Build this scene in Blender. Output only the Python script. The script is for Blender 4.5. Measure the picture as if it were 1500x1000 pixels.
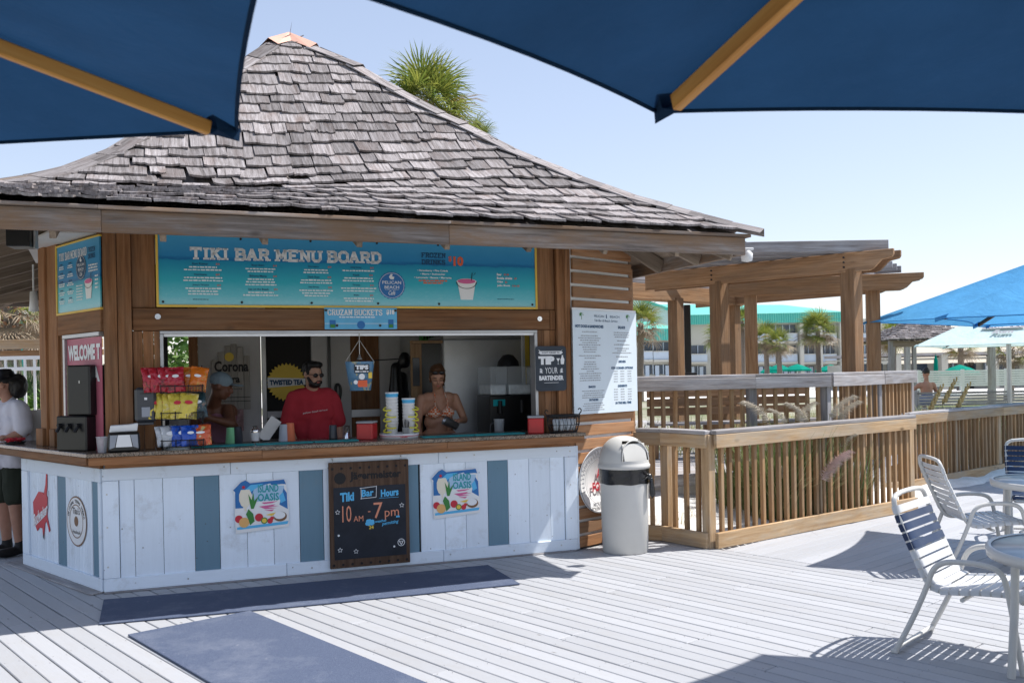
import bpy, bmesh, math, random
from mathutils import Vector, Matrix, Euler, Quaternion
from mathutils import noise as mnoise
R=math.radians
for o in list(bpy.data.objects): bpy.data.objects.remove(o)
SC=bpy.context.scene; COL=SC.collection
# ------------------------------------------------------------ camera
F=1350.0; RHO=0.0195; YC=548.0; EYE=1.6
cd=bpy.data.cameras.new('camera'); cam=bpy.data.objects.new('camera',cd); COL.objects.link(cam)
cc,cs=math.cos(RHO),math.sin(RHO)
cam.matrix_world=Matrix(((cc,cs,0,0),(0,0,-1,0),(-cs,cc,0,EYE),(0,0,0,1)))
cd.sensor_fit='HORIZONTAL'; cd.sensor_width=36; cd.lens=F/1500*36; cd.shift_y=(YC-500)/1500
cd.clip_start=0.05; cd.clip_end=3000
cd.dof.use_dof=True; cd.dof.focus_distance=8.2; cd.dof.aperture_fstop=5.0
SC.camera=cam
# ------------------------------------------------------------ sky + sun
SUN=Vector((0.592,0.10,1.0)).normalized()
w=bpy.data.worlds.new('World'); SC.world=w; w.use_nodes=True
nt=w.node_tree; nt.nodes.clear()
sk=nt.nodes.new('ShaderNodeTexSky'); sk.sky_type='NISHITA'; sk.sun_disc=False
sk.sun_elevation=math.asin(SUN.z); sk.sun_rotation=math.atan2(SUN.x,SUN.y)
sk.altitude=0; sk.air_density=1.0; sk.dust_density=0.45; sk.ozone_density=1.6
bg=nt.nodes.new('ShaderNodeBackground'); bg.inputs[1].default_value=0.125
wo=nt.nodes.new('ShaderNodeOutputWorld')
hsv=nt.nodes.new('ShaderNodeHueSaturation'); hsv.inputs['Saturation'].default_value=1.0; nt.links.new(sk.outputs[0],hsv.inputs['Color']); gm=nt.nodes.new('ShaderNodeGamma'); gm.inputs[1].default_value=.60; ml=nt.nodes.new('ShaderNodeMixRGB'); ml.blend_type='MULTIPLY'; ml.inputs[0].default_value=1; ml.inputs[2].default_value=(1.86,1.77,1.84,1); nt.links.new(hsv.outputs[0],gm.inputs[0]); nt.links.new(gm.outputs[0],ml.inputs[1]); nt.links.new(ml.outputs[0],bg.inputs[0]); nt.links.new(bg.outputs[0],wo.inputs[0])
sl=bpy.data.lights.new('sun','SUN'); sl.energy=4.2; sl.angle=R(0.55); sl.color=(1.0,0.965,0.92)
so=bpy.data.objects.new('sun',sl); COL.objects.link(so); so.rotation_euler=SUN.to_track_quat('Z','Y').to_euler()
so.location=(10,0,20)
SC.view_settings.view_transform='Standard'; SC.view_settings.look='None'
SC.view_settings.exposure=0.70; SC.view_settings.gamma=1.0; SC.view_settings.use_curve_mapping=False
SC.render.engine='CYCLES'
# ------------------------------------------------------------ where the camera sees a point (used only to read real positions)
def ray(x,y):
    u=x-750.0; v=YC-y
    return Vector(((u*cc+v*cs)/F,1.0,(-u*cs+v*cc)/F))
def aty(x,y,Y): return Vector((0,0,EYE))+Y*ray(x,y)
def gz(x,y,z=0.0):
    r=ray(x,y); return Vector((0,0,EYE))+(z-EYE)/r.z*r
# ------------------------------------------------------------ tagging
def tag(o,label=None,cat=None,group=None,kind=None):
    if label: o['label']=label
    if cat: o['category']=cat
    if group: o['group']=group
    if kind: o['kind']=kind
    return o
def empty(name,loc=(0,0,0),rz=0,parent=None,rot=None):
    o=bpy.data.objects.new(name,None); COL.objects.link(o); o.empty_display_size=.1
    if parent: o.parent=parent
    o.matrix_basis=Matrix.Translation(loc)@((rot.to_4x4() if rot is not None else Matrix.Rotation(rz,4,'Z')))
    return o
def thing(name,label,cat,loc=(0,0,0),rz=0,group=None,rot=None):
    return tag(empty(name,loc,rz,None,rot),label,cat,group)
def copy_tree(o,parent=None):
    c=o.copy(); COL.objects.link(c); c.parent=parent
    for ch in list(o.children): copy_tree(ch,c)
    return c
# ------------------------------------------------------------ materials
def srgb(h):
    h=h.lstrip('#'); f=lambda c:(c/12.92 if c<=.04045 else ((c+.055)/1.055)**2.4)
    return tuple(f(int(h[i:i+2],16)/255) for i in (0,2,4))
class NT:
    def __init__(s,name):
        s.m=bpy.data.materials.new(name); s.m.use_nodes=True; s.t=s.m.node_tree
        s.b=s.t.nodes['Principled BSDF']; s.o=s.t.nodes['Material Output']
    def n(s,t,**k):
        x=s.t.nodes.new('ShaderNode'+t)
        for a,b in k.items():
            if a.startswith('i_'): x.inputs[int(a[2:])].default_value=b
            else: setattr(x,a,b)
        return x
    def l(s,a,b): s.t.links.new(a,b)
    def rand(s):
        a=s.n('ObjectInfo').outputs['Random']; g=s.n('NewGeometry').outputs['Random Per Island']
        m=s.n('Math',operation='ADD'); s.l(a,m.inputs[0]); s.l(g,m.inputs[1])
        f=s.n('Math',operation='FRACT'); s.l(m.outputs[0],f.inputs[0]); return f.outputs[0]
    def coords(s,scale=(1,1,1),off=True,kind='Object'):
        tc=s.n('TexCoord').outputs[kind]
        mp=s.n('Mapping'); mp.inputs['Scale'].default_value=scale; s.l(tc,mp.inputs[0])
        if off:
            r=s.n('ObjectInfo').outputs['Random']
            mu=s.n('Math',operation='MULTIPLY',i_1=37.0); s.l(r,mu.inputs[0])
            s.l(mu.outputs[0],mp.inputs['Location'])
        return mp.outputs[0]
    def noise(s,co,scale,detail=4,rough=.6,dist=0):
        x=s.n('TexNoise'); s.l(co,x.inputs['Vector']); x.inputs['Scale'].default_value=scale
        x.inputs['Detail'].default_value=detail; x.inputs['Roughness'].default_value=rough; x.inputs['Distortion'].default_value=dist
        return x.outputs['Fac']
    def ramp(s,f,stops):
        x=s.n('ValToRGB'); s.l(f,x.inputs[0]); e=x.color_ramp.elements
        while len(e)<len(stops): e.new(.5)
        for i,(p,c) in enumerate(stops):
            e[i].position=p; e[i].color=(*c,1) if len(c)==3 else c
        return x.outputs[0]
    def mix(s,f,a,b,mode='MIX'):
        x=s.n('MixRGB',blend_type=mode)
        for i,v in enumerate((f,a,b)):
            if isinstance(v,(int,float)): x.inputs[i].default_value=v
            elif isinstance(v,tuple): x.inputs[i].default_value=(*v,1) if len(v)==3 else v
            else: s.l(v,x.inputs[i])
        return x.outputs[0]
    def mr(s,f,a,b,c,d):
        x=s.n('MapRange'); s.l(f,x.inputs[0])
        for i,v in enumerate((a,b,c,d)): x.inputs[i+1].default_value=v
        return x.outputs[0]
    def bump(s,h,strength=.3,dist=.005):
        x=s.n('Bump'); x.inputs['Strength'].default_value=strength; x.inputs['Distance'].default_value=dist
        s.l(h,x.inputs['Height']); s.l(x.outputs[0],s.b.inputs['Normal'])
    def base(s,c,rough=.7,spec=.3,metal=0):
        if isinstance(c,tuple): s.b.inputs['Base Color'].default_value=(*c,1)
        else: s.l(c,s.b.inputs['Base Color'])
        s.b.inputs['Roughness'].default_value=rough; s.b.inputs['Metallic'].default_value=metal
        s.b.inputs['Specular IOR Level'].default_value=spec
        return s.m
def wood(name,dark,mid,light,grain=1.0,knots=.5,rough=.75,weather=None,wamt=.0,bump=.35,vary=.35,along='X'):
    s=NT(name)
    sc={'X':(1.2,22,22),'Z':(22,22,1.2),'Y':(22,1.2,22)}[along]
    co=s.coords(sc); co2=s.coords((1,1,1)); 
    g=s.noise(co,1.6*grain,6,.65,.3)
    c=s.ramp(g,[(.28,dark),(.5,mid),(.72,light)])
    if knots>0:
        kc=s.coords({'X':(4,9,9),'Z':(9,9,4),'Y':(9,4,9)}[along])
        v=s.n('TexVoronoi'); s.l(kc,v.inputs['Vector']); v.inputs['Scale'].default_value=.55
        kf=s.mr(v.outputs['Distance'],.03,.13,knots,0.0)
        c=s.mix(kf,c,tuple(x*.35 for x in dark))
    if weather:
        wf=s.mr(s.noise(s.coords({'X':(1,4,4),'Z':(4,4,1),'Y':(4,1,4)}[along]),1.5,5,.7),.42,.62,0,1)
        mu=s.n('Math',operation='MULTIPLY',i_1=wamt); s.l(wf,mu.inputs[0]); 
        c=s.mix(mu.outputs[0],c,weather)
    r=s.rand(); vf=s.mr(r,0,1,1-vary,1+vary*.6)
    hs=s.n('HueSaturation'); s.l(c,hs.inputs['Color']); s.l(vf,hs.inputs['Value'])
    s.bump(g,bump,.004)
    return s.base(hs.outputs[0],rough,.25)
def flat(name,c,rough=.6,spec=.3,metal=0,mottle=.12,scale=6,emit=None,bump=0):
    s=NT(name); 
    if isinstance(c,str): c=srgb(c)
    n_=s.noise(s.coords(),scale,5,.65)
    v=s.mr(n_,.25,.75,1-mottle,1+mottle)
    hs=s.n('HueSaturation'); hs.inputs['Color'].default_value=(*c,1); s.l(v,hs.inputs['Value'])
    if bump: s.bump(n_,bump,.003)
    return s.base(hs.outputs[0],rough,spec,metal)
def painted(name,c,dirt=(.25,.22,.18),amt=.5,rough=.6,along='Z'):
    s=NT(name); co=s.coords({'Z':(18,18,1.5),'X':(1.5,18,18)}[along]); g=s.noise(co,2,6,.7)
    base=s.mix(s.mr(g,.3,.75,0,.16),c,tuple(x*.55 for x in c))
    d=s.mr(s.noise(s.coords((1,1,1)),5,6,.72),.56,.74,0,amt)
    c2=s.mix(d,base,tuple(a*.5+b*.5 for a,b in zip(c,dirt)))
    v=s.n('TexVoronoi'); s.l(s.coords((1,1,1)),v.inputs['Vector']); v.inputs['Scale'].default_value=9
    c3=s.mix(s.mr(v.outputs['Distance'],.02,.07,.75,0),c2,(.10,.08,.07))
    r=s.rand(); hs=s.n('HueSaturation'); s.l(c3,hs.inputs['Color']); s.l(s.mr(r,0,1,.93,1.05),hs.inputs['Value'])
    s.bump(g,.25,.003)
    return s.base(hs.outputs[0],rough,.3)
def cloth(name,c,trans=.35,stripe=0,rough=.9):
    s=NT(name); co=s.coords((1,1,1)); wv=s.noise(co,260,2,.5)
    big=s.mr(s.noise(co,2.5,4,.6),.3,.7,.88,1.1)
    hs=s.n('HueSaturation'); hs.inputs['Color'].default_value=(*c,1); s.l(big,hs.inputs['Value'])
    c2=s.mix(s.mr(s.noise(s.coords((1,1,1)),9,6,.7),.45,.75,0,.25),hs.outputs[0],tuple(min(1,x*1.6+.01) for x in c)); s.base(c2,rough,.15); wr=s.noise(s.coords((1.5,1.5,1)),5,5,.55,1.2); ad=s.n('Math',operation='ADD'); s.l(wr,ad.inputs[0]); s.l(s.mr(wv,0,1,0,.03),ad.inputs[1]); s.bump(ad.outputs[0],.55,.02)
    if trans>0:
        t=s.n('BsdfTranslucent'); s.l(hs.outputs[0],t.inputs[0]); mx=s.n('MixShader',i_0=trans)
        s.l(s.b.outputs[0],mx.inputs[1]); s.l(t.outputs[0],mx.inputs[2]); s.l(mx.outputs[0],s.o.inputs[0])
    return s.m
def leafmat(name,c1,c2,trans=.3):
    s=NT(name); f=s.rand(); n_=s.noise(s.coords((1,1,1)),3,3,.6)
    c=s.mix(f,c1,c2); c=s.mix(s.mr(n_,.3,.7,0,.5),c,tuple(x*.5 for x in c1))
    s.base(c,.55,.35); t=s.n('BsdfTranslucent'); s.l(c,t.inputs[0]); mx=s.n('MixShader',i_0=trans)
    s.l(s.b.outputs[0],mx.inputs[1]); s.l(t.outputs[0],mx.inputs[2]); s.l(mx.outputs[0],s.o.inputs[0]); return s.m
def glass(name,c=(.9,.95,.95),rough=.05,alpha=.25):
    s=NT(name); s.base(c,rough,.5); tr=s.n('BsdfTransparent'); tr.inputs[0].default_value=(*c,1)
    mx=s.n('MixShader',i_0=alpha); s.l(tr.outputs[0],mx.inputs[1]); s.l(s.b.outputs[0],mx.inputs[2]); s.l(mx.outputs[0],s.o.inputs[0]); return s.m

M={}
M['brown']=wood('stained_wood',(.13,.055,.022),(.26,.118,.050),(.36,.18,.085),weather=(.21,.14,.09),wamt=.4)
M['brownv']=wood('stained_wood_upright',(.13,.055,.022),(.26,.118,.050),(.36,.18,.085),weather=(.21,.14,.09),wamt=.35,along='Z')
M['slat']=wood('orange_brown_slat',(.22,.10,.045),(.36,.18,.085),(.46,.25,.13),weather=(.35,.25,.17),wamt=.4)
M['pine']=wood('tan_pine',(.26,.155,.075),(.40,.265,.145),(.52,.38,.235),weather=(.36,.32,.26),wamt=.55,knots=.8)
M['picket']=wood('tan_picket',(.22,.115,.05),(.36,.21,.10),(.46,.31,.17),weather=(.34,.27,.19),wamt=.4,knots=.5)
M['pergola']=wood('pergola_wood',(.20,.105,.050),(.34,.19,.095),(.46,.28,.155),weather=(.25,.185,.13),wamt=.4)
M['grey']=wood('weathered_grey_wood',(.19,.18,.18),(.36,.35,.36),(.52,.51,.515),weather=(.24,.18,.13),wamt=.35,knots=.4,bump=.6)
M['fascia']=wood('weathered_fascia',(.10,.082,.072),(.23,.19,.165),(.36,.32,.295),weather=(.25,.145,.075),wamt=.75,knots=.6,bump=.5)
M['soffit']=wood('soffit_wood',(.16,.12,.09),(.25,.195,.15),(.33,.27,.21),knots=.3)
M['deck']=None
def deckmat():
    s=NT('deck_paint'); co=s.coords((1.0,14,14)); g=s.noise(co,2.2,6,.7)
    c=s.mix(s.mr(g,.3,.7,0,.25),(.40,.407,.425),(.33,.337,.355))
    d=s.mr(s.noise(s.coords((1,2.5,1)),1.6,7,.75),.50,.72,0,.55); c=s.mix(d,c,(.36,.35,.34))
    v=s.n('TexVoronoi'); s.l(s.coords((2.2,6.5,1)),v.inputs['Vector']); v.inputs['Scale'].default_value=1.1
    c=s.mix(s.mr(v.outputs['Distance'],.02,.06,.85,0),c,(.13,.12,.11)); c=s.mix(s.mr(s.noise(s.coords((3,9,1)),3,6,.8),.60,.70,0,.35),c,(.27,.25,.23))
    hs=s.n('HueSaturation'); s.l(c,hs.inputs['Color']); s.l(s.mr(s.rand(),0,1,.92,1.05),hs.inputs['Value'])
    s.bump(g,.3,.004); return s.base(hs.outputs[0],.62,.3)
M['deck']=deckmat()
def shinglemat():
    s=NT('cedar_shingle'); co=s.coords((34,2.0,8)); g=s.noise(co,1.3,6,.75,.2)
    a=s.ramp(g,[(.30,(.09,.078,.074)),(.45,(.25,.225,.22)),(.60,(.39,.36,.36)),(.8,(.52,.495,.495))])
    br=s.mr(s.noise(s.coords((6,2,1)),1.2,4,.6),.52,.75,0,.55); a=s.mix(br,a,(.17,.115,.095))
    hs=s.n('HueSaturation'); s.l(a,hs.inputs['Color']); s.l(s.mr(s.rand(),0,1,.52,1.15),hs.inputs['Value'])
    s.bump(g,.9,.012); return s.base(hs.outputs[0],.85,.2)
M['shingle']=shinglemat()
M['black']=flat('black_plastic',(.007,.007,.008),.35,.5)
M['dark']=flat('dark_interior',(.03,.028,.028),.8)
M['iron']=flat('black_iron',(.02,.02,.022),.5,.4,.3)
M['white']=painted('white_paint',(.80,.88,.97),amt=.6)
M['whitex']=painted('white_paint_rail',(.80,.88,.97),amt=.6,along='X')
M['blueg']=painted('slate_blue_paint',(.15,.26,.34),amt=.3)
M['wallwhite']=flat('offwhite_wall',(.60,.58,.56),.7,mottle=.12,scale=2)
M['pure']=flat('plain_white',(.78,.78,.78),.5,mottle=.03)
M['ink']=flat('dark_ink',(.02,.045,.09),.6,mottle=.02)
M['yellow']=flat('yellow_trim',(.75,.50,.09),.5,mottle=.08)
M['steel']=flat('brushed_steel',(.55,.56,.57),.28,.5,.9,mottle=.15,scale=1.5)
M['chrome']=flat('chrome',(.7,.7,.72),.12,.5,1.0,mottle=.03)
M['alu']=flat('aluminium_channel',(.45,.45,.46),.4,.5,.7)
M['granite']=None
def gran():
    s=NT('granite'); v=s.n('TexVoronoi'); s.l(s.coords((1,1,1)),v.inputs['Vector']); v.inputs['Scale'].default_value=140
    c=s.ramp(v.outputs['Color'],[(.2,(.045,.04,.035)),(.45,(.17,.12,.085)),(.7,(.28,.22,.17)),(.9,(.12,.11,.10))]); return s.base(c,.22,.5)
M['granite']=gran()
M['strapw']=flat('white_vinyl',(.60,.61,.62),.45,mottle=.04)
M['strapn']=flat('navy_vinyl',(.018,.035,.085),.4,mottle=.06)
M['tube']=flat('cream_powder_coat',(.58,.57,.54),.35,.5,mottle=.04)
M['navy']=cloth('navy_canvas',(.010,.036,.085),.45)
M['sky_canvas']=cloth('sky_blue_canvas',(.10,.36,.66),.38)
M['pale_canvas']=cloth('pale_aqua_canvas',(.62,.78,.80),.3)
M['green_canvas']=cloth('green_canvas',(.0,.26,.19),.3)
M['rib']=wood('umbrella_rib',(.46,.20,.045),(.58,.28,.07),(.66,.36,.11),knots=0,rough=.35,vary=.05,bump=.1)
M['ribdark']=flat('dark_rib',(.08,.05,.03),.5)
# ------------------------------------------------------------ mesh building
class MB:
    def __init__(s): s.v=[];s.f=[];s.sm=[]
    def add(s,vs,fs,smooth=False):
        b=len(s.v); s.v+=[tuple(v) for v in vs]; s.f+=[tuple(b+i for i in f) for f in fs]; s.sm+=[smooth]*len(fs); return s
    def box(s,c,d,rot=None):
        x,y,z=[a/2 for a in d]; c=Vector(c)
        vs=[Vector((i*x,j*y,k*z)) for i in(-1,1) for j in(-1,1) for k in(-1,1)]
        if rot is not None: vs=[rot@v for v in vs]
        return s.add([c+v for v in vs],[(0,1,3,2),(4,6,7,5),(0,4,5,1),(2,3,7,6),(0,2,6,4),(1,5,7,3)])
    def b2(s,a,b):
        return s.box([(p+q)/2 for p,q in zip(a,b)],[abs(q-p) for p,q in zip(a,b)])
    def cyl(s,p0,p1,r0,r1=None,n=12,cap=True):
        if r1 is None: r1=r0
        p0=Vector(p0);p1=Vector(p1); q=(p1-p0).to_track_quat('Z','Y'); vs=[]
        for p,r in((p0,r0),(p1,r1)):
            for i in range(n):
                a=2*math.pi*i/n; vs.append(p+q@Vector((r*math.cos(a),r*math.sin(a),0)))
        fs=[(i,(i+1)%n,n+(i+1)%n,n+i) for i in range(n)]
        s.add(vs,fs,True)
        if cap: s.add(vs[:n][::-1],[tuple(range(n))]); s.add(vs[n:],[tuple(range(n))])
        return s
    def lathe(s,prof,n=24,c=(0,0,0),smooth=True,sx=1,sy=1):
        c=Vector(c); vs=[];fs=[]
        for r,z in prof:
            for i in range(n):
                a=2*math.pi*i/n; vs.append(c+Vector((sx*r*math.cos(a),sy*r*math.sin(a),z)))
        for k in range(len(prof)-1):
            for i in range(n):
                a=k*n+i;b=k*n+(i+1)%n; fs.append((a,b,b+n,a+n))
        return s.add(vs,fs,smooth)
    def sph(s,c,r,n=12,m=8,rot=None):
        if isinstance(r,(int,float)): r=(r,r,r)
        c=Vector(c); vs=[];fs=[]
        for k in range(m+1):
            t=math.pi*k/m
            for i in range(n):
                a=2*math.pi*i/n; v=Vector((r[0]*math.sin(t)*math.cos(a),r[1]*math.sin(t)*math.sin(a),r[2]*math.cos(t)))
                if rot is not None: v=rot@v
                vs.append(c+v)
        for k in range(m):
            for i in range(n):
                a=k*n+i;b=k*n+(i+1)%n; fs.append((a,a+n,b+n,b))
        return s.add(vs,fs,True)
    def tube(s,pts,r,n=8,closed=False,smooth_path=0,cap=True):
        P=[Vector(p) for p in pts]
        for _ in range(smooth_path):
            Q=[P[0]] if not closed else []
            for i in range(len(P)-(0 if closed else 1)):
                a=P[i];b=P[(i+1)%len(P)]; Q+=[a*.75+b*.25,a*.25+b*.75]
            if not closed: Q.append(P[-1])
            P=Q
        k=len(P); rs=r if isinstance(r,(list,tuple)) else [r]*k
        if len(rs)!=k: rs=[rs[0]+(rs[-1]-rs[0])*i/(k-1) for i in range(k)]
        vs=[];prev=None
        for i,p in enumerate(P):
            if closed: t=(P[(i+1)%k]-P[i-1])
            else: t=P[min(i+1,k-1)]-P[max(i-1,0)]
            t.normalize()
            if prev is None:
                u=t.orthogonal().normalized()
            else: u=(prev-t*prev.dot(t)).normalized()
            prev=u; v=t.cross(u)
            for j in range(n):
                a=2*math.pi*j/n; vs.append(p+rs[i]*(math.cos(a)*u+math.sin(a)*v))
        fs=[]
        for i in range(k if closed else k-1):
            for j in range(n):
                a=i*n+j;b=i*n+(j+1)%n;c=((i+1)%k)*n+(j+1)%n;d=((i+1)%k)*n+j; fs.append((a,b,c,d))
        s.add(vs,fs,True)
        if not closed and cap: s.add(vs[:n][::-1],[tuple(range(n))]); s.add(vs[-n:],[tuple(range(n))])
        return s
    def prism(s,pts,y0,y1):            # outline in the x-z plane, thickness along y
        n=len(pts); area=sum(pts[i][0]*pts[(i+1)%n][1]-pts[(i+1)%n][0]*pts[i][1] for i in range(n))
        if area<0: pts=pts[::-1]
        vs=[(x,y0,z) for x,z in pts]+[(x,y1,z) for x,z in pts]
        fs=[tuple(range(n)),tuple(range(2*n-1,n-1,-1))]+[(i,n+i,n+(i+1)%n,(i+1)%n) for i in range(n)]
        return s.add(vs,fs)
    def prismz(s,pts,z0,z1):
        n=len(pts); area=sum(pts[i][0]*pts[(i+1)%n][1]-pts[(i+1)%n][0]*pts[i][1] for i in range(n))
        if area<0: pts=pts[::-1]
        vs=[(x,y,z0) for x,y in pts]+[(x,y,z1) for x,y in pts]
        fs=[tuple(range(n-1,-1,-1)),tuple(range(n,2*n))]+[(i,(i+1)%n,n+(i+1)%n,n+i) for i in range(n)]
        return s.add(vs,fs)
    def mesh(s,name):
        me=bpy.data.meshes.new(name); me.from_pydata(s.v,[],s.f); me.polygons.foreach_set('use_smooth',s.sm); me.update(); return me
    def build(s,name,mat,parent=None,Mx=None,bevel=0,kind=None,label=None):
        return link(name,s.mesh(name),mat,parent,Mx,bevel,kind,label)
def link(name,me,mat,parent=None,Mx=None,bevel=0,kind=None,label=None):
    if mat is not None and not me.materials: me.materials.append(mat if not isinstance(mat,str) else M[mat])
    o=bpy.data.objects.new(name,me); COL.objects.link(o)
    if parent: o.parent=parent
    if Mx is not None: o.matrix_basis=Mx
    if bevel:
        b=o.modifiers.new('bevel','BEVEL'); b.width=bevel; b.segments=1; b.limit_method='ANGLE'
    if kind: o['kind']=kind
    if label: o['label']=label
    return o
_lc={}
def frame(o,x,y=None,z=None):
    x=Vector(x).normalized()
    if z is not None:
        z=Vector(z); z=Vector((0,1,0)) if abs(z.normalized().dot(x))>.999 else z; z=(z-x*z.dot(x)).normalized(); y=z.cross(x)
    else:
        y=Vector(y); y=(y-x*y.dot(x)).normalized(); z=x.cross(y)
    return Matrix(((x.x,y.x,z.x,o[0]),(x.y,y.y,z.y,o[1]),(x.z,y.z,z.z,o[2]),(0,0,0,1)))
def lumber(name,p0,p1,w,t,mat,parent=None,side=(0,0,1),bevel=.003,kind=None,label=None):
    """board from p0 to p1 along its axis; w measured along `side`, t across"""
    p0=Vector(p0);p1=Vector(p1);L=(p1-p0).length
    key=(round(L,3),round(w,3),round(t,3),mat)
    me=_lc.get(key)
    if me is None:
        me=MB().box((L/2,0,0),(L,t,w)).mesh(name); me.materials.append(M[mat]); _lc[key]=me
    return link(name,me,None,parent,frame(p0,p1-p0,z=side),bevel,kind,label)
# ------------------------------------------------------------ lettering (flat print standing a hair proud of its board)
_tc={}
def text_mesh(s,bold=0,shear=0,extr=.0015,space=1.0):
    k=(s,bold,shear,space)
    if k in _tc: return _tc[k]
    c=bpy.data.curves.new('lettering','FONT'); c.body=s; c.size=1; c.offset=bold; c.shear=shear; c.extrude=0; c.resolution_u=2
    c.space_character=space; c.align_x='LEFT'
    o=bpy.data.objects.new('lettering',c); COL.objects.link(o)
    dg=bpy.context.evaluated_depsgraph_get(); me=bpy.data.meshes.new_from_object(o.evaluated_get(dg))
    bpy.data.objects.remove(o); bpy.data.curves.remove(c)
    vs=[v.co.copy() for v in me.vertices]; fs=[tuple(p.vertices) for p in me.polygons]; bpy.data.meshes.remove(me)
    x0=min(v.x for v in vs);x1=max(v.x for v in vs);y0=min(v.y for v in vs);y1=max(v.y for v in vs)
    _tc[k]=([((v.x-x0)/(x1-x0),(v.y-y0)/(y1-y0)) for v in vs],fs,(x1-x0)/(y1-y0)); return _tc[k]
def put_text(mb,s,x,z,h,w=None,y=-.004,align='c',bold=0,shear=0,arc=None,space=1.0,slope=0):
    """adds text with its box centred (or left aligned) at x, bottom at z, letter height h, facing -y"""
    vs,fs,asp=text_mesh(s,bold,shear,space=space); ww=w if w else h*asp
    x0=x-ww/2 if align=='c' else (x if align=='l' else x-ww)
    out=[]
    for a,b in vs:
        px=x0+a*ww; pz=z+b*h+slope*(px-x)
        if arc:
            cx,cz,rr,sgn=arc; ang=(px-x)/rr
            r2=rr+sgn*(pz-z)
            px=cx+r2*math.sin(ang); pz=cz+sgn*r2*math.cos(ang)
        out.append((px,y,pz))
    mb.add(out,fs)
    return ww
SLAB={'T':([[(0,7),(5,7)],[(2.5,7),(2.5,0)]],[(2.5,0)],[(0,7),(5,7)]),
'I':([[(1.5,7),(1.5,0)]],[(1.5,0),(1.5,7)],[]),
'K':([[(1,7),(1,0)],[(1,3),(4.3,7)],[(2.2,4.3),(4.6,0)]],[(1,0),(1,7),(4.3,7),(4.6,0)],[]),
'B':([[(1,7),(1,0)],[(0.3,7),(3.4,7),(4.4,6.2),(4.4,4.6),(3.4,3.7),(1,3.7)],[(3.4,3.7),(4.8,2.8),(4.8,.9),(3.8,0),(.3,0)]],[],[]),
'A':([[(2.4,7),(.6,0)],[(2.6,7),(4.5,0)],[(1.2,2.3),(3.9,2.3)]],[(.6,0),(4.5,0)],[]),
'R':([[(1,7),(1,0)],[(0.3,7),(3.5,7),(4.5,6.2),(4.5,4.4),(3.5,3.5),(1,3.5)],[(3,3.5),(4.7,0)]],[(1,0),(4.7,0)],[]),
'M':([[(1,0),(1,7),(3,2),(5,7),(5,0)]],[(1,0),(5,0),(.7,7),(5.3,7)],[]),
'E':([[(1,7),(1,0)],[(.3,7),(4.6,7)],[(1,3.6),(3.4,3.6)],[(.3,0),(4.7,0)]],[],[(4.6,7),(4.7,.9)]),
'N':([[(1,0),(1,7),(4.6,0),(4.6,7)]],[(1,0),(.7,7),(4.6,7)],[]),
'U':([[(1,7),(1,1.4),(2,0),(3.8,0),(4.8,1.4),(4.8,7)]],[(1,7),(4.8,7)],[]),
'O':([[(1.8,0),(.6,1.5),(.6,5.5),(1.8,7),(3.7,7),(4.9,5.5),(4.9,1.5),(3.7,0),(1.8,0)]],[],[]),
'D':([[(1,7),(1,0)],[(.3,7),(3.3,7),(4.8,5.4),(4.8,1.6),(3.3,0),(.3,0)]],[],[]),
'F':([[(1,7),(1,0)],[(.3,7),(4.6,7)],[(1,3.6),(3.4,3.6)]],[(1,0)],[(4.6,7)]),
'Z':([[(.7,7),(4.6,7),(.7,0),(4.7,0)]],[],[(.7,7),(4.7,.9)]),
'S':([[(4.6,5.6),(3.8,7),(1.7,7),(.7,5.9),(1.2,4.3),(4.0,3),(4.7,1.6),(3.8,0),(1.6,0),(.6,1.4)]],[],[]),
'C':([[(4.7,5.4),(3.7,7),(1.9,7),(.7,5.4),(.7,1.6),(1.9,0),(3.7,0),(4.7,1.6)]],[],[(4.7,6.4)]),
'H':([[(1,7),(1,0)],[(4.6,7),(4.6,0)],[(1,3.6),(4.6,3.6)]],[(1,0),(1,7),(4.6,0),(4.6,7)],[]),
'Y':([[(.6,7),(2.7,3.2),(4.8,7)],[(2.7,3.2),(2.7,0)]],[(.6,7),(4.8,7),(2.7,0)],[])}
def put_slab(mb,s,x,z,h,w,y=-.004,th=1.25):
    adv={'I':3.6,'M':6.6,' ':2.6}; tot=sum(adv.get(c,5.9) for c in s); k=w/tot; kz=h/7.6; cx=x-w/2; i=0
    for c in s:
        if c!=' ':
            st,sf,dn=SLAB[c]; yy=y-.0004*(i%2); i+=1
            T=lambda p:(cx+p[0]*k,z+p[1]*kz)
            def bar(a,b,t):
                a=Vector((a[0]*k,a[1]*kz));b=Vector((b[0]*k,b[1]*kz)); d=b-a
                if d.length<1e-6:return
                d.normalize(); n=Vector((-d.y,d.x))*t/2; a=a-d*t*.3;b=b+d*t*.3
                mb.add([(cx+q.x,yy,z+q.y) for q in(a-n,b-n,b+n,a+n)],[(0,1,2,3)])
            for pl in st:
                for a,b in zip(pl,pl[1:]): bar(a,b,th*k)
            for p in sf: bar((p[0]-1.1,p[1]),(p[0]+1.1,p[1]),.95*k)
            for p in dn: bar((p[0],p[1]),(p[0],p[1]-1.3),.8*k)
        cx+=adv.get(c,5.9)*k
def rect(mb,x0,x1,z0,z1,y): mb.add([(x0,y,z0),(x1,y,z0),(x1,y,z1),(x0,y,z1)],[(0,1,2,3)])
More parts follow.
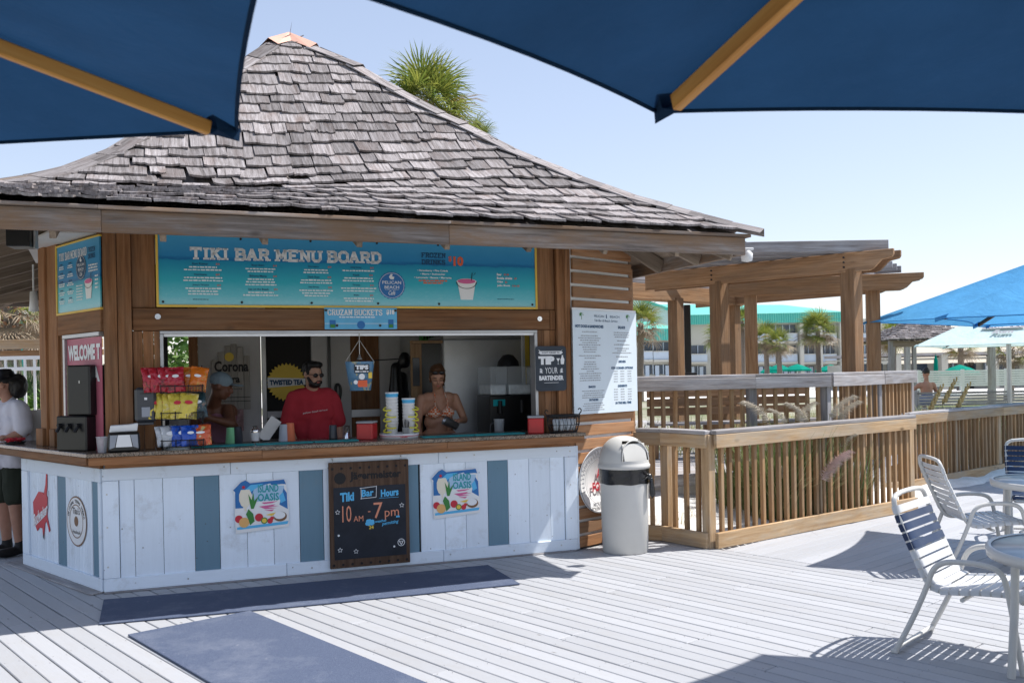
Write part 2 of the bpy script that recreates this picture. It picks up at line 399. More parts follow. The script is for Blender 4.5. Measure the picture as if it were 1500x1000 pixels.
def disc(mb,x,z,r,y,n=32,rz=None,r0=0,a0=0,a1=2*math.pi):
    rz=rz or r; k=(rz/r)
    if r0==0 and a1-a0>6.28:
        mb.add([(x+r*math.cos(2*math.pi*i/n),y,z+rz*math.sin(2*math.pi*i/n)) for i in range(n)],[tuple(range(n))])
    else:
        vs=[]
        for i in range(n+1):
            a=a0+(a1-a0)*i/n
            vs+=[(x+r0*math.cos(a),y,z+k*r0*math.sin(a)),(x+r*math.cos(a),y,z+rz*math.sin(a))]
        mb.add(vs,[(2*i,2*i+1,2*i+3,2*i+2) for i in range(n)])
def greek(mb,x,z,w,h,y,rng,align='c'):
    """a printed line too small to read: word-sized strokes"""
    x0=x-w/2 if align=='c' else x; p=x0
    while p<x0+w:
        ww=min(h*rng.uniform(1.2,3.6),x0+w-p)
        rect(mb,p,p+ww,z,z+h*rng.uniform(.8,1.1),y); p+=ww+h*.55
# ------------------------------------------------------------ organic bodies: overlapping volumes fused into one skin
def cap(mb,p0,p1,r0,r1,n=14):
    mb.cyl(p0,p1,r0,r1,n); mb.sph(p0,r0,n,8); mb.sph(p1,r1,n,8)
def fuse(mb,name,mat,parent=None,voxel=.008,smooth=4,Mx=None,label=None,fold=None):
    me=mb.mesh(name); o=bpy.data.objects.new(name,me); COL.objects.link(o)
    r=o.modifiers.new('r','REMESH'); r.mode='VOXEL'; r.voxel_size=voxel; r.use_smooth_shade=True
    sm=o.modifiers.new('s','SMOOTH'); sm.factor=.5; sm.iterations=smooth
    dg=bpy.context.evaluated_depsgraph_get(); dg.update(); m2=bpy.data.meshes.new_from_object(o.evaluated_get(dg))
    bpy.data.objects.remove(o); m2.materials.clear(); m2.polygons.foreach_set('use_smooth',[True]*len(m2.polygons))
    if fold is None: fold=(.009,(9,9,4.5)) if name in('red_shirt','white_shirt','shorts','striped_top') else ((.007,(34,34,16)) if name=='hair' else ((.004,(40,40,30)) if name=='beard' else None))
    if fold:
        am,fq=fold; nn=[(v.co.copy(),v.normal.copy()) for v in m2.vertices]
        for v,(c_,n_) in zip(m2.vertices,nn):
            q=Vector((c_.x*fq[0],c_.y*fq[1],c_.z*fq[2])); d_=1-2*abs(mnoise.noise(q+Vector((3,1,7)))); v.co=c_+n_*am*(d_-.55)
        m2.update()
    return link(name,m2,mat,parent,Mx,label=label)
rng=random.Random(7)
# ============================================================ SETTING: ground, deck
d1=Vector((math.cos(R(-48.5)),math.sin(R(-48.5)),0)); d2=Vector((math.cos(R(41.5)),math.sin(R(41.5)),0))
TS=lambda t,s,z=0:Vector((d1.x*t+d2.x*s,d1.y*t+d2.y*s,z))
def sandmat():
    s=NT('beach_sand'); n1=s.noise(s.coords((1,1,1),False),3,8,.75); n2=s.noise(s.coords((1,1,1),False),40,4,.6)
    c=s.ramp(n1,[(.3,(.52,.50,.47)),(.55,(.72,.70,.67)),(.8,(.80,.79,.77))]); s.bump(n2,.5,.01); return s.base(c,.9,.1)
M['sand']=sandmat()
def groundmat():
    s=NT('sandy_ground'); n1=s.noise(s.coords((1,1,1),False),.08,8,.75)
    c=s.ramp(n1,[(.35,(.10,.13,.05)),(.5,(.28,.27,.20)),(.65,(.5,.48,.43))]); return s.base(c,.9,.1)
M['ground']=groundmat()
g=MB(); g.add([(-1500,-300,-.35),(1500,-300,-.35),(1500,2500,-.35),(-1500,2500,-.35)],[(0,1,2,3)]); g.build('ground','ground',kind='structure')
deck=empty('deck'); deck['kind']='structure'
walk=empty('deck_walkway'); walk['kind']='structure'
pitch=.118
def board(par,t0,t1,s0,s1,alongt,dz=0):
    if alongt: a,b=TS(t0,(s0+s1)/2,-.0155+dz),TS(t1,(s0+s1)/2,-.0155+dz); wd=s1-s0
    else: a,b=TS((t0+t1)/2,s0,-.0155+dz),TS((t0+t1)/2,s1,-.0155+dz); wd=t1-t0
    L=(b-a).length; wd=round(wd,3); key=('deckb',round(L,2),wd)
    me=_lc.get(key)
    if me is None:
        me=MB().box((L/2,0,0),(L,wd,.031)).mesh('deck_board'); me.materials.append(M['deck']); _lc[key]=me
    x=(b-a).normalized(); ang=math.atan2(x.y,x.x)
    o=link('deck_board',me,None,par,Matrix.Translation(a)@Matrix.Rotation(ang+rng.gauss(0,.0006),4,'Z'),.004)
    return o
s=-1.2
while s<6.80:
    cuts=[-13.0]; 
    if s<2.15: cuts+=[-10.4+rng.choice([0,.6]),-6.8]
    t=cuts[-1]
    while t<1.5:
        t=round(t+rng.choice([2.4,3.0,3.6]),1); cuts.append(min(t,1.6))
    for a,b in zip(cuts,cuts[1:]):
        if b-a>.1: board(deck,a+.003,b-.003,s+.004,s+pitch-.004,True,rng.uniform(-.0012,.0012))
    s+=pitch
send=s
t=-7.4
while t<1.2:
    s0=send+.004 if t>-5.03 else 10.3
    s=s0
    while s<19.5:
        n=min(s+rng.choice([3.0,3.6,4.2]),19.6)
        if n-s>.3: board(walk,t+.003,t+pitch-.004,round(s+.003,2),round(n-.003,2),False,rng.uniform(-.001,.001))
        s=n
    t+=pitch
scr=MB(); r0=random.Random(77)
s=-1.2
while s<6.8:
    joff=r0.uniform(-.12,.12)
    for k in range(26):
        t_=-13+.6*k
        if t_>1.5: break
        for e_ in(.022,pitch-.022):
            p=TS(t_+joff+r0.uniform(-.03,.03),s+e_+r0.uniform(-.003,.003)); n=6
            scr.add([(p.x+.0030*math.cos(a*math.pi/3),p.y+.0030*math.sin(a*math.pi/3),.0026) for a in range(n)],[tuple(range(n))])
    s+=pitch
scr.build('screw_heads','dark',deck,kind='stuff')
ub=MB(); ub.prismz([tuple(TS(-13,-1.3)[:2]),tuple(TS(1.6,-1.3)[:2]),tuple(TS(1.6,19)[:2]),tuple(TS(-5.0,19)[:2]),tuple(TS(-5.0,6.6)[:2]),tuple(TS(-13,6.6)[:2])],-.30,-.09)
ub.build('deck_underframe','dark',kind='structure')
# light paving left behind the bar
pv=MB(); pv.prismz([(-60,11.2),(-4.2,10.6),(-2.0,15.5),(-4,40),(-60,40)],-.2,.012); 
M['paving']=flat('pale_concrete',(.62,.56,.52),.85,mottle=.1,scale=1.5)
pv.build('pavement','paving',kind='structure')
# floor mats -----------------------------------------------------------------
def matmat():
    s=NT('blue_grey_carpet'); n1=s.noise(s.coords((1,1,1)),260,3,.7); n2=s.noise(s.coords((1,1,1)),2.2,7,.75)
    c=s.mix(s.mr(n1,.3,.7,0,1),(.045,.062,.105),(.13,.155,.225)); c=s.mix(s.mr(n2,.50,.74,0,.5),c,(.22,.24,.29))
    n3=s.noise(s.coords((1,1,1)),14,6,.8); c=s.mix(s.mr(n3,.64,.72,0,.75),c,(.40,.41,.43))
    s.bump(n1,.5,.003); return s.base(c,.95,.1)
M['carpet']=matmat()
def floor_mat(pts,label):
    mb=MB(); mb.prismz(pts,.003,.014); o=mb.build('floor_mat','carpet',bevel=.003)
    return tag(o,label,'floor mat')
A=Vector((-2.45,5.80,0)); u=Vector((math.cos(R(41.1)),math.sin(R(41.1)),0)); v=Vector((u.y,-u.x,0))
q=[A,A+u*.82,A+u*.82+v*3.2,A+v*3.2]; floor_mat([tuple(p[:2]) for p in q],'blue grey carpet mat lying in full sun on the deck in the foreground')
floor_mat([(-3.02,6.745),(-2.753,6.07),(-1.6,6.42),(-.6,6.77),(.03,7.0),(-.23,7.71),(-1.2,7.33),(-2.2,6.99)],'long dark blue carpet runner along the foot of the white bar front')
# ============================================================ THE TIKI BAR
KA=19.87
kiosk=thing('tiki_bar','wooden tiki bar kiosk with grey shingle roof, white plank counter front and open serving window','bar kiosk',(-3.12,6.984,0),R(KA))
K2W=Matrix.Translation((-3.12,6.984,0))@Matrix.Rotation(R(KA),4,'Z')
LWM=Matrix.Rotation(R(-63.57),4,'Z')                     # left wall frame, x' runs negative away from the corner
SWM=Matrix.Translation((3.913,0,0))@Matrix.Rotation(R(25.13),4,'Z')   # slatted wall frame
def bx(name,a,b,mat,par,Mx=None,bevel=.003,label=None,kind=None):
    """box a..b; its mesh is centred so grain follows it"""
    c=[(p+q)/2 for p,q in zip(a,b)]; d=[abs(q-p) for p,q in zip(a,b)]
    m=Matrix.Translation(c); m=(Mx@m) if Mx is not None else m
    key=('bx',tuple(round(k,4) for k in d),mat); me=_lc.get(key)
    if me is None:
        me=MB().box((0,0,0),d).mesh(name); me.materials.append(M[mat]); _lc[key]=me
    return link(name,me,None,par,m,bevel,kind,label)
# ---- white counter front
cf=empty('counter_front',parent=kiosk)
white=[(.115,.222),(.222,.427),(.427,.656),(.844,1.051),(1.051,1.257),(1.257,1.462),(1.655,1.87),(1.87,2.09),(2.09,2.30),(2.47,2.683),(2.683,2.873),(2.873,3.074),(3.263,3.459),(3.459,3.661),(3.661,3.80)]
for a,b in white: bx('plank',(a+.0015,.004+rng.uniform(0,.003),.108),(b-.0015,.03,.852),'white',cf)
for a,b in ((.656,.844),(1.462,1.655),(2.30,2.458),(3.074,3.263)): bx('plank',(a+.002,.008,.108),(b-.002,.03,.852),'blueg',cf,label='slate blue painted plank')
for a,b in ((0,1.35),(1.352,2.66),(2.662,3.913)): bx('bottom_board',(a,-.014,.012),(b-.001,.012,.11),'whitex',cf,bevel=.004)
for a,b in ((0,.93),(.932,2.63),(2.632,3.913)): bx('top_board',(a,-.014,.852),(b-.001,.012,.945),'whitex',cf,bevel=.004)
bx('stile',(0,-.016,.112),(.113,.011,.85),'white',cf); bx('stile',(3.802,-.016,.112),(3.913,.011,.85),'white',cf)
bx('end_board',(3.915,0,.012),(3.937,.35,.945),'white',cf)
bx('backing',(0.02,.034,0),(3.9,.05,.94),'dark',cf)
sm=MB()
for x,z in [(.03,.2),(.03,.5),(.03,.75),(.98,.9),(1.55,.06),(2.3,.9),(2.95,.91),(3.3,.055),(3.85,.9),(3.85,.3),(3.85,.6),(.6,.06),(2.0,.05),(2.7,.9),(2.72,.07),(3.75,.065)]: sm.cyl((x,-.018,z),(x,-.013,z),.007,n=8)
sm.build('screw_heads','steel',cf)
le=empty('counter_side',parent=kiosk,rot=LWM.to_3x3())
for a,b in ((-.733,-.206),(-1.54,-.908)):
    bb=MB(); x=a
    while x<b-.01: bb.b2((x+.002,.004,.108),(min(x+.052,b)-.002,.022,.838)); x+=.052
    bb.build('beadboard','white',le,kind='stuff',bevel=.002)
for a,b in ((-.908,-.733),(-.206,-.06)): bx('plank',(a+.002,.006,.108),(b-.002,.024,.838),'blueg',le,label='slate blue painted plank')
bx('bottom_board',(-1.69,-.014,.012),(-.016,.012,.108),'whitex',le); bx('top_board',(-1.69,-.014,.84),(-.016,.012,.945),'whitex',le)
bx('stile',(-.058,-.014,.11),(-.017,.012,.838),'white',le); bx('stile',(-1.69,-.014,.11),(-1.542,.012,.838),'white',le)
bx('backing',(-1.67,.026,0),(-.03,.04,.94),'dark',le)
bx('sill_board',(-1.9,-.10,-.0),(-.02,.03,.011),'grey',le); 
bx('sill_board',(0,-.03,.0),(3.9,.03,.0115),'grey',cf)
# ---- granite counter with wooden edge
e=Vector((-.4446,.8957)); nL=Vector((-.8957,-.4446))
slab=[(-.09,-.2),(3.93,-.2),(3.93,.5),(.2,.5),tuple(2.05*e-.4*nL),tuple(2.05*e+.17*nL)]
ct=MB().prismz(slab,1.045,1.075).build('countertop','granite',kiosk,bevel=.004)
off=lambda k:[(-.09+k*.8,-.2+k),(3.93-k,-.2+k)]
for a,b in ((-.078,1.16),(1.162,2.66),(2.662,3.92)): bx('edge_board',(a,-.188,.985),(b,-.16,1.0445),'brown',ct)
bx('edge_board',(-2.04,-.158,.985),(.10,-.13,1.0445),'brown',ct,LWM)
bx('apron_board',(.02,-.012,.945),(3.9,.02,1.0445),'brown',ct); bx('apron_board',(-1.7,-.012,.945),(-.02,.02,1.0445),'brown',ct,LWM)
bk=MB().prism([(0,0),(0,.075),(-.14,.075),(-.14,.06)],-.019,.019).mesh('bracket'); bk.materials.append(M['brown'])
for x in (.14,.98,1.74,2.33,2.95,3.72): link('bracket',bk,None,ct,Matrix.Translation((x,-.012,.968))@Matrix.Rotation(R(90),4,'Z'))
for x in (-.3,-.75,-1.2,-1.6): link('bracket',bk,None,ct,LWM@Matrix.Translation((x,-.012,.968))@Matrix.Rotation(R(90),4,'Z'))

# ---- front wall above the counter
fw=empty('front_wall',parent=kiosk)
bx('post',(.03,.0,1.0755),(.125,.16,2.80),'brownv',fw); bx('post',(.129,.006,1.0755),(.228,.16,2.80),'brownv',fw)
bx('panel_board',(.231,.05,1.0755),(.30,.13,1.99),'brownv',fw); bx('panel_board',(.303,.052,1.0755),(.38,.13,1.99),'brownv',fw); bx('panel_board',(.383,.05,1.0755),(.425,.13,1.99),'brownv',fw)
bx('panel_board',(.231,.05,2.171),(.40,.13,2.80),'brownv',fw)
bx('header_beam',(.231,.03,1.992),(3.70,.15,2.168),'brown',fw,bevel=.006)
bx('header_end',(3.703,.035,1.992),(3.755,.15,2.168),'brownv',fw)
bx('panel_board',(3.58,.05,2.171),(3.755,.13,2.80),'brownv',fw)
bx('panel_board',(.402,.06,2.72),(3.578,.13,2.82),'brown',fw)
for a,b in ((3.575,3.645),(3.648,3.705),(3.708,3.755)): bx('panel_board',(a,.05,1.0755),(b,.13,1.99),'brownv',fw)
bx('post',(3.76,.0,1.0755),(3.885,.15,2.80),'brownv',fw)
wf=MB(); wf.b2((.427,.02,1.0755),(.452,.14,1.965)); wf.b2((3.545,.02,1.0755),(3.572,.14,1.965)); wf.b2((.427,.018,1.966),(3.572,.14,1.989))
wf.build('window_frame','alu',fw,bevel=.002)
MB().b2((.455,.035,1.945),(3.543,.06,1.9655)).build('track','pure',fw)
bl=MB()
for x,z in((.415,2.10),(3.60,2.09)): bl.cyl((x,.031,z),(x,.022,z),.022,n=16); bl.cyl((x,.022,z),(x,.014,z),.009,n=8)
bl.build('bolt','chrome',fw)
# ---- left wall
lw=empty('side_wall',parent=kiosk,rot=LWM.to_3x3())
bx('post',(-1.235,.0,1.0755),(-1.10,.16,2.95),'brownv',lw); bx('post',(-1.095,.02,1.0755),(-.885,.16,2.80),'brownv',lw)
bx('header_beam',(-.882,.02,1.99),(-.03,.12,2.165),'brown',lw,bevel=.006)
bx('panel_board',(-.882,.05,2.167),(-.03,.12,2.90),'brown',lw)
bx('panel_board',(-.882,.04,1.0755),(-.76,.12,1.988),'brownv',lw)
wf=MB(); wf.b2((-.757,.01,1.0755),(-.72,.15,1.955)); wf.b2((-.757,.008,1.957),(-.04,.14,1.987)); wf.build('window_frame','alu',lw,bevel=.002)
bx('post_foot',(-1.27,-.03,1.0755),(-1.12,.1,1.22),'brownv',lw); bx('post_foot',(-1.0,-.02,1.0755),(-.89,.1,1.22),'brownv',lw)
# lower wall and structure at the left rear, going back
bx('post',(-1.66,.04,0),(-1.55,.15,.94),'brownv',lw)
# ---- slatted end wall
sw=empty('slat_wall',parent=kiosk); sw.matrix_basis=SWM
bx('backing_board',(.005,.03,.02),(.86,.05,2.78),'pure',sw)
z=.02;k=0
while z<2.74:
    h=.097; bx('slat',(.012,-.002+rng.uniform(0,.006),z),(.868+rng.uniform(0,.008),.028,z+h),'slat',sw,bevel=.003); z+=h+.029
bx('end_post',(.872,.03,.0),(.93,.17,2.6),'slat',sw)
bx('corner_post',(-.075,.02,.0),(-.004,.12,2.80),'brownv',sw)
# ---- interior and back walls
iw=empty('back_room',parent=kiosk)
MB().prismz([(.1,.1),(3.8,.1),(4.4,.6),(4.4,3.4),(-1.2,3.4),(-.85,2.1)],.006,.04).build('floor','wallwhite',iw)
bx('wall_panel',(.745,2.1,.04),(1.35,2.16,2.75),'wallwhite',iw); 
bx('door_frame',(1.36,2.06,.04),(1.40,2.16,2.75),'alu',iw); bx('door_frame',(1.86,2.06,.04),(2.26,2.16,2.75),'wallwhite',iw)
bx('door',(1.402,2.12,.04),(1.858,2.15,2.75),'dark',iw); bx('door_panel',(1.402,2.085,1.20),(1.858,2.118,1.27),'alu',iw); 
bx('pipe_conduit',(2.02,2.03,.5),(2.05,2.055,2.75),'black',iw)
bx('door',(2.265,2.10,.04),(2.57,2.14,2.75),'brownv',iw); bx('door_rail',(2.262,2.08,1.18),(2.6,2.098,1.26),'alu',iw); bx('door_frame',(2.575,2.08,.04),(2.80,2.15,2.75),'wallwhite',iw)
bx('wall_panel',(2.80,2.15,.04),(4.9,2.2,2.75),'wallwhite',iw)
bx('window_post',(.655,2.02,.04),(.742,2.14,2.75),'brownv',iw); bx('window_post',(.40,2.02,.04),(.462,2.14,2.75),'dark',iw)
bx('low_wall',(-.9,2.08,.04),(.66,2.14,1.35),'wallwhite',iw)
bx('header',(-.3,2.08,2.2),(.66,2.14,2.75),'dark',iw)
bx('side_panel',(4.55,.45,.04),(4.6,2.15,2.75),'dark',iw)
bx('work_counter',(.7,1.3,.86),(4.4,2.0,.90),'steel',iw)
bx('work_front',(.7,1.32,.04),(4.4,1.36,.858),'dark',iw)
MB().prismz([(-.35,.15),(3.85,.15),(4.6,.55),(4.6,2.15),(-.7,2.15),(-.6,.8)],2.745,2.76).build('ceiling','wallwhite',iw)
# ============================================================ ROOF
A_=6.5; H_=A_/2; RC=Vector((1.781,2.108))
UR=[(0,5.03),(.02,5.01),(.156,4.70),(.293,4.29),(.42,3.94),(.545,3.60),(.69,3.27),(.785,3.08),(.877,2.92),(.95,2.80),(1,2.72)]
UL=[(0,5.03),(.07,4.90),(.182,4.50),(.35,3.93),(.511,3.39),(.583,3.22),(.66,3.07),(.727,2.965),(.80,2.88),(.90,2.79),(1,2.72)]
def itp(T,u):
    for (a,x),(b,y) in zip(T,T[1:]):
        if u<=b: return x+(y-x)*(u-a)/(b-a)
    (a,x),(b,y)=T[-2],T[-1]; return y+(y-x)/(b-a)*(u-b)
DIRS=[((0,-1),(1,0),UL,UR),((-1,0),(0,-1),UL,UL),((1,0),(0,1),UR,UR),((0,1),(-1,0),UR,UL)]   # outward, along, profile at s=-1, s=+1
def RS(f,u,s,dz=0):
    o,a,T0,T1=DIRS[f]
    k=(s+1)/2; k=max(0,min(1,k)); zz=itp(T0,u)*(1-k)+itp(T1,u)*k
    if f==0:
        bell=math.exp(-((u-.66)/.10)**2)*math.exp(-((s+.35)/.5)**2); zz-=.07*bell
    p=RC+Vector(o)*H_*u+Vector(a)*H_*u*s
    return Vector((p.x,p.y,zz+dz))
roof=empty('roof',parent=kiosk); roof.matrix_basis=Matrix.Translation((5.031,-1.142,0))@Matrix.Rotation(R(1.7),4,'Z')@Matrix.Translation((-5.031,1.142,0))
sd=MB(); sdt=MB(); us=[i/24 for i in range(25)]
for f in range(4):
    N=16
    vs=[RS(f,u*.992,-1+2*j/N,-.03) for u in us for j in range(N+1)]; vs2=[RS(f,u*.992,-1+2*j/N,-.075) for u in us for j in range(N+1)]
    fs=[(i*(N+1)+j,i*(N+1)+j+1,(i+1)*(N+1)+j+1,(i+1)*(N+1)+j) for i in range(24) for j in range(N)]
    sdt.add(vs,fs); sd.add(vs2,[q[::-1] for q in fs])
sd.build('roof_boarding','soffit',roof); sdt.build('roof_felt','shingle',roof)
# shingles: eight hand-split shapes
def shingle_mesh(seed):
    r=random.Random(seed); nx=6; ny=3; L=.40; vs=[]; 
    edge=[r.uniform(-.012,.006) for _ in range(nx+1)]; warp=r.uniform(-.006,.012); tw=r.uniform(-.008,.008)
    cut=r.choice([0,0,0,r.randint(1,nx-1)])
    for top in (1,0):
        for j in range(ny+1):
            for i in range(nx+1):
                x=(i/nx-.5); y=j/ny*L+(edge[i] if j==0 else 0); 
                if cut and j==0 and i<cut: y+=.018
                th=.017*(1-.75*j/ny)
                z=(th if top else 0)+warp*(2*x)**2*(1-j/ny)+tw*x*(1-j/ny)+.003*mnoise.noise(Vector((x*9+seed,y*9,top)))
                vs.append((x,y,z))
    n=(nx+1)*(ny+1); fs=[]
    for j in range(ny):
        for i in range(nx):
            a=j*(nx+1)+i; fs.append((a,a+1,a+nx+2,a+nx+1)); fs.append((n+a,n+a+nx+1,n+a+nx+2,n+a+1))
    for i in range(nx): fs.append((i,n+i,n+i+1,i+1))
    for j in range(ny):
        a=j*(nx+1); fs.append((a,a+nx+1,n+a+nx+1,n+a)); a+=nx; fs.append((a,n+a,n+a+nx+1,a+nx+1))
    return vs,fs
SH=[shingle_mesh(i) for i in range(10)]; SHM={}
def shm(k,wd):
    key=(k,wd)
    if key not in SHM:
        me=bpy.data.meshes.new('shingle'); vs,fs=SH[k]; me.from_pydata([(x*wd,y,z) for x,y,z in vs],[],fs); me.materials.append(M['shingle']); SHM[key]=me
    return SHM[key]
items=[]; rr=random.Random(11)
for f in range(4):
    # courses: equal steps of slope length along the middle
    u=1.0; courses=[]
    while u>.03:
        courses.append(u); p=RS(f,u,0);q=RS(f,u-.01,0); u-=.01*.185/((p-q).length)*(1+rr.uniform(-.03,.03))
    for ci,u in enumerate(courses):
        half=H_*u; x=-half+.0; first=True
        while x<half-.02:
            wd=rr.choice([.12,.15,.18,.18,.21,.21,.24,.27])
            if x+wd>half: wd=round(max(.06,half-x),2)
            xc=x+wd/2; s_=xc/half; uu=u+rr.uniform(-.006,.006)+.004*math.sin(xc*2.3+ci)
            sag=0
            if f==0: sag=math.exp(-((u-.68)/.09)**2)*math.exp(-((s_+.3)/.45)**2)
            uu+=sag*rr.uniform(-.015,.015)
            base=RS(f,uu,s_); up=RS(f,uu-.03,s_*uu/(uu-.03) if uu>.05 else s_)-base
            # side follows the course line
            sd_=RS(f,uu,s_+.02)-RS(f,uu,s_-.02)
            up.normalize(); sd_.normalize(); sd_=(sd_-up*sd_.dot(up)).normalized(); nn=sd_.cross(up)
            if nn.z<0: nn=-nn; sd_=-sd_
            tilt=R(3.6)+rr.uniform(-.012,.02)+sag*rr.uniform(-.02,.09)
            Mx=Matrix(((sd_.x,up.x,nn.x,base.x),(sd_.y,up.y,nn.y,base.y),(sd_.z,up.z,nn.z,base.z),(0,0,0,1)))
            Mx=Mx@Matrix.Rotation(rr.gauss(0,.018)+sag*rr.gauss(0,.05),4,'Z')@Matrix.Translation((0,0,.012+rr.uniform(0,.004)+.022))@Matrix.Rotation(-tilt,4,'X')@Matrix.Rotation(rr.gauss(0,.015),4,'Y')
            # keep tails inside the hips
            lim=1.0
            if abs(s_)*uu>uu-.012 and wd<.1: pass
            W=K2W@base; dist=W.length; vis=(f in(0,)) or (f==1)
            inframe=abs(W.x/W.y)<.6 if W.y>0 else False
            nw=(K2W.to_3x3()@nn); facing=nw.dot((Vector((0,0,1.6))-W).normalized())
            score=(wd*facing/dist if inframe and facing>0 else -1)
            items.append((score,rr.randrange(10),wd-.006,Mx,f,abs(s_)*uu+(wd/2+.02)/H_>uu-.16))
            x+=wd
items.sort(key=lambda a:-a[0])
def clipped(k,wd,Mx,f):
    # cut the shingle along the hip: nothing sticks out past the neighbouring face
    o=Vector((*DIRS[f][0],0)); a=Vector((*DIRS[f][1],0)); c=Vector((RC.x,RC.y,0)); out=[]
    for x,y,z in SH[k][0]:
        p=Mx@Vector((x*wd,y,z)); q=p-c; ao=q.dot(o); aa=q.dot(a)
        if abs(aa)>ao-.01: p=p-a*(aa-math.copysign(max(ao-.01,0),aa))
        out.append(p)
    return out
for sc_,k,wd,Mx,f,near in items[:300]:
    if near:
        me=bpy.data.meshes.new('shingle'); inv=Mx.inverted(); me.from_pydata([inv@p for p in clipped(k,wd,Mx,f)],[],SH[k][1]); me.materials.append(M['shingle']); link('shingle',me,None,roof,Mx)
    else: link('shingle',shm(k,round(wd,3)),None,roof,Mx)
rest=MB()
for sc_,k,wd,Mx,f,near in items[300:]:
    vs,fs=SH[k]; rest.add(clipped(k,wd,Mx,f),fs)
rest.build('shingles','shingle',roof,kind='stuff')
# hip caps: overlapping pairs of boards folded over each hip
def capmesh(L=.36):
    mb=MB()
    for sg in(-1,1):
        mb.add([(0,-L/2,.014),(sg*.13,-L/2,.014-.052),(0,L/2,.0),(sg*.13,L/2,-.052),(0,-L/2,.012),(sg*.13,-L/2,.012-.052),(0,L/2,-.015),(sg*.13,L/2,-.067)],
            [(0,1,3,2),(4,6,7,5),(0,4,5,1),(1,5,7,3),(2,3,7,6)])
    return mb.mesh('ridge_cap')
CM=capmesh(); CM.materials.append(M['shingle'])
for f,sg in ((0,1),(0,-1),(1,-1),(2,1)):
    u=.985
    while u>.10:
        p=RS(f,u,sg,.058); q=RS(f,u-.02,sg,.060); y=(q-p); st=y.length; y.normalize()
        xh=Vector((y.y,-y.x,0)).normalized(); z_=xh.cross(y)
        if z_.z<0: xh=-xh; z_=xh.cross(y)
        Mx=Matrix(((xh.x,y.x,z_.x,p.x),(xh.y,y.y,z_.y,p.y),(xh.z,y.z,z_.z,p.z),(0,0,0,1)))@Matrix.Rotation(rr.gauss(0,.02),4,'Z')@Matrix.Rotation(rr.gauss(0,.02),4,'X')
        link('ridge_cap',CM,None,roof,Mx); u-=.02*.27/st
cp=MB(); ap=Vector((RC.x,RC.y,5.10))
for sx,sy in((1,-1),(-1,-1),(1,1),(-1,1)):
    d=Vector((sx,sy,0)).normalized(); n=Vector((-d.y,d.x,0)); e1=ap+d*.34+Vector((0,0,-.17)); up=Vector((0,0,.05))
    for k in(-1,1):
        a,b,c_,d_=ap+up,e1+up,e1+n*k*.12-Vector((0,0,.03)),ap+n*k*.10-Vector((0,0,.04)); cp.add([a,b,c_,d_],[(0,1,2,3)])
M['copper']=flat('pinkish_copper',(.62,.36,.27),.5,.4,.15,mottle=.12)
cp.build('apex_cap','copper',roof)
# fascia boards under the eave
for f in range(4):
    o,a,_,_2=DIRS[f]; o=Vector((*o,0));a=Vector((*a,0)); c=Vector((RC.x,RC.y,0)); cuts=[-1,-.28,.36,1] if f!=0 else [-1,-.52,.2,1]
    for p,q in zip(cuts,cuts[1:]):
        P=c+o*(H_-.045)+a*(p*(H_-.045)+(.001 if p>-1 else 0)); Q=c+o*(H_-.045)+a*(q*(H_-.045)); P.z=Q.z=2.622
        lumber('fascia_board',P,Q,.142,.04,'fascia',roof,bevel=.004)
        P=c+o*(H_-.012)+a*(p*(H_-.012)); Q=c+o*(H_-.012)+a*(q*(H_-.012)); P.z=Q.z=2.706
        lumber('drip_board',P,Q,.022,.045,'fascia',roof,bevel=.003)
# rafters and hip beams seen under the eaves
for f in range(4):
    for s_ in (-.8,-.6,-.4,-.2,0,.2,.4,.6,.8):
        o,a,_,_2=DIRS[f]; y0=H_*s_
        us_=[u_ for u_ in (.6,.97)]
        P=RS(f,max(.62,abs(s_)*1.02),max(-1,min(1,y0/(H_*max(.62,abs(s_)*1.02)))),-.22); Q=RS(f,.975,y0/(H_*.975),-.17)
        if (P-Q).length>.2: lumber('rafter',P,Q,.13,.04,'soffit',roof,bevel=.003)
for f,sg in ((0,1),(0,-1),(3,1),(3,-1)):
    P=RS(f,.5,sg,-.19); Q=RS(f,.97,sg,-.17); lumber('hip_beam',P,Q,.19,.07,'soffit',roof,bevel=.004)
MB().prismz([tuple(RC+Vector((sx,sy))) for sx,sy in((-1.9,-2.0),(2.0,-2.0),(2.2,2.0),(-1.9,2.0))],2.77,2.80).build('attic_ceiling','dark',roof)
# ============================================================ SIGNS AND BOARDS
FM=K2W; LM=K2W@LWM; SM=K2W@SWM
def tat(name,label,cat,Mx,p=(0,0,0),group=None,rz=0):
    o=empty(name); o.matrix_basis=Mx@Matrix.Translation(p)@Matrix.Rotation(rz,4,'Z'); return tag(o,label,cat,group)
def ink(name,c,rough=.5): 
    M[name]=flat(name,c,rough,.3,mottle=.03); return name
ink('print_white',(.78,.79,.80)); ink('print_navy',(.02,.075,.16)); ink('print_orange',(.72,.13,.05)); ink('print_pink',(.62,.13,.30)); ink('print_red',(.55,.03,.05))
ink('print_teal',(.0,.30,.33)); ink('print_green',(.05,.22,.05)); ink('print_yellow',(.78,.55,.08)); ink('print_lightblue',(.10,.45,.75)); ink('print_brown',(.20,.10,.05)); ink('print_grey',(.30,.31,.33)); ink('print_black',(.01,.01,.012))
ink('cup_fabric_blue',(.03,.16,.42)); ink('peach',(.75,.42,.15)); ink('print_palesky',(.38,.55,.72)); ink('print_cream',(.78,.72,.58)); ink('salmon',(.72,.28,.17))
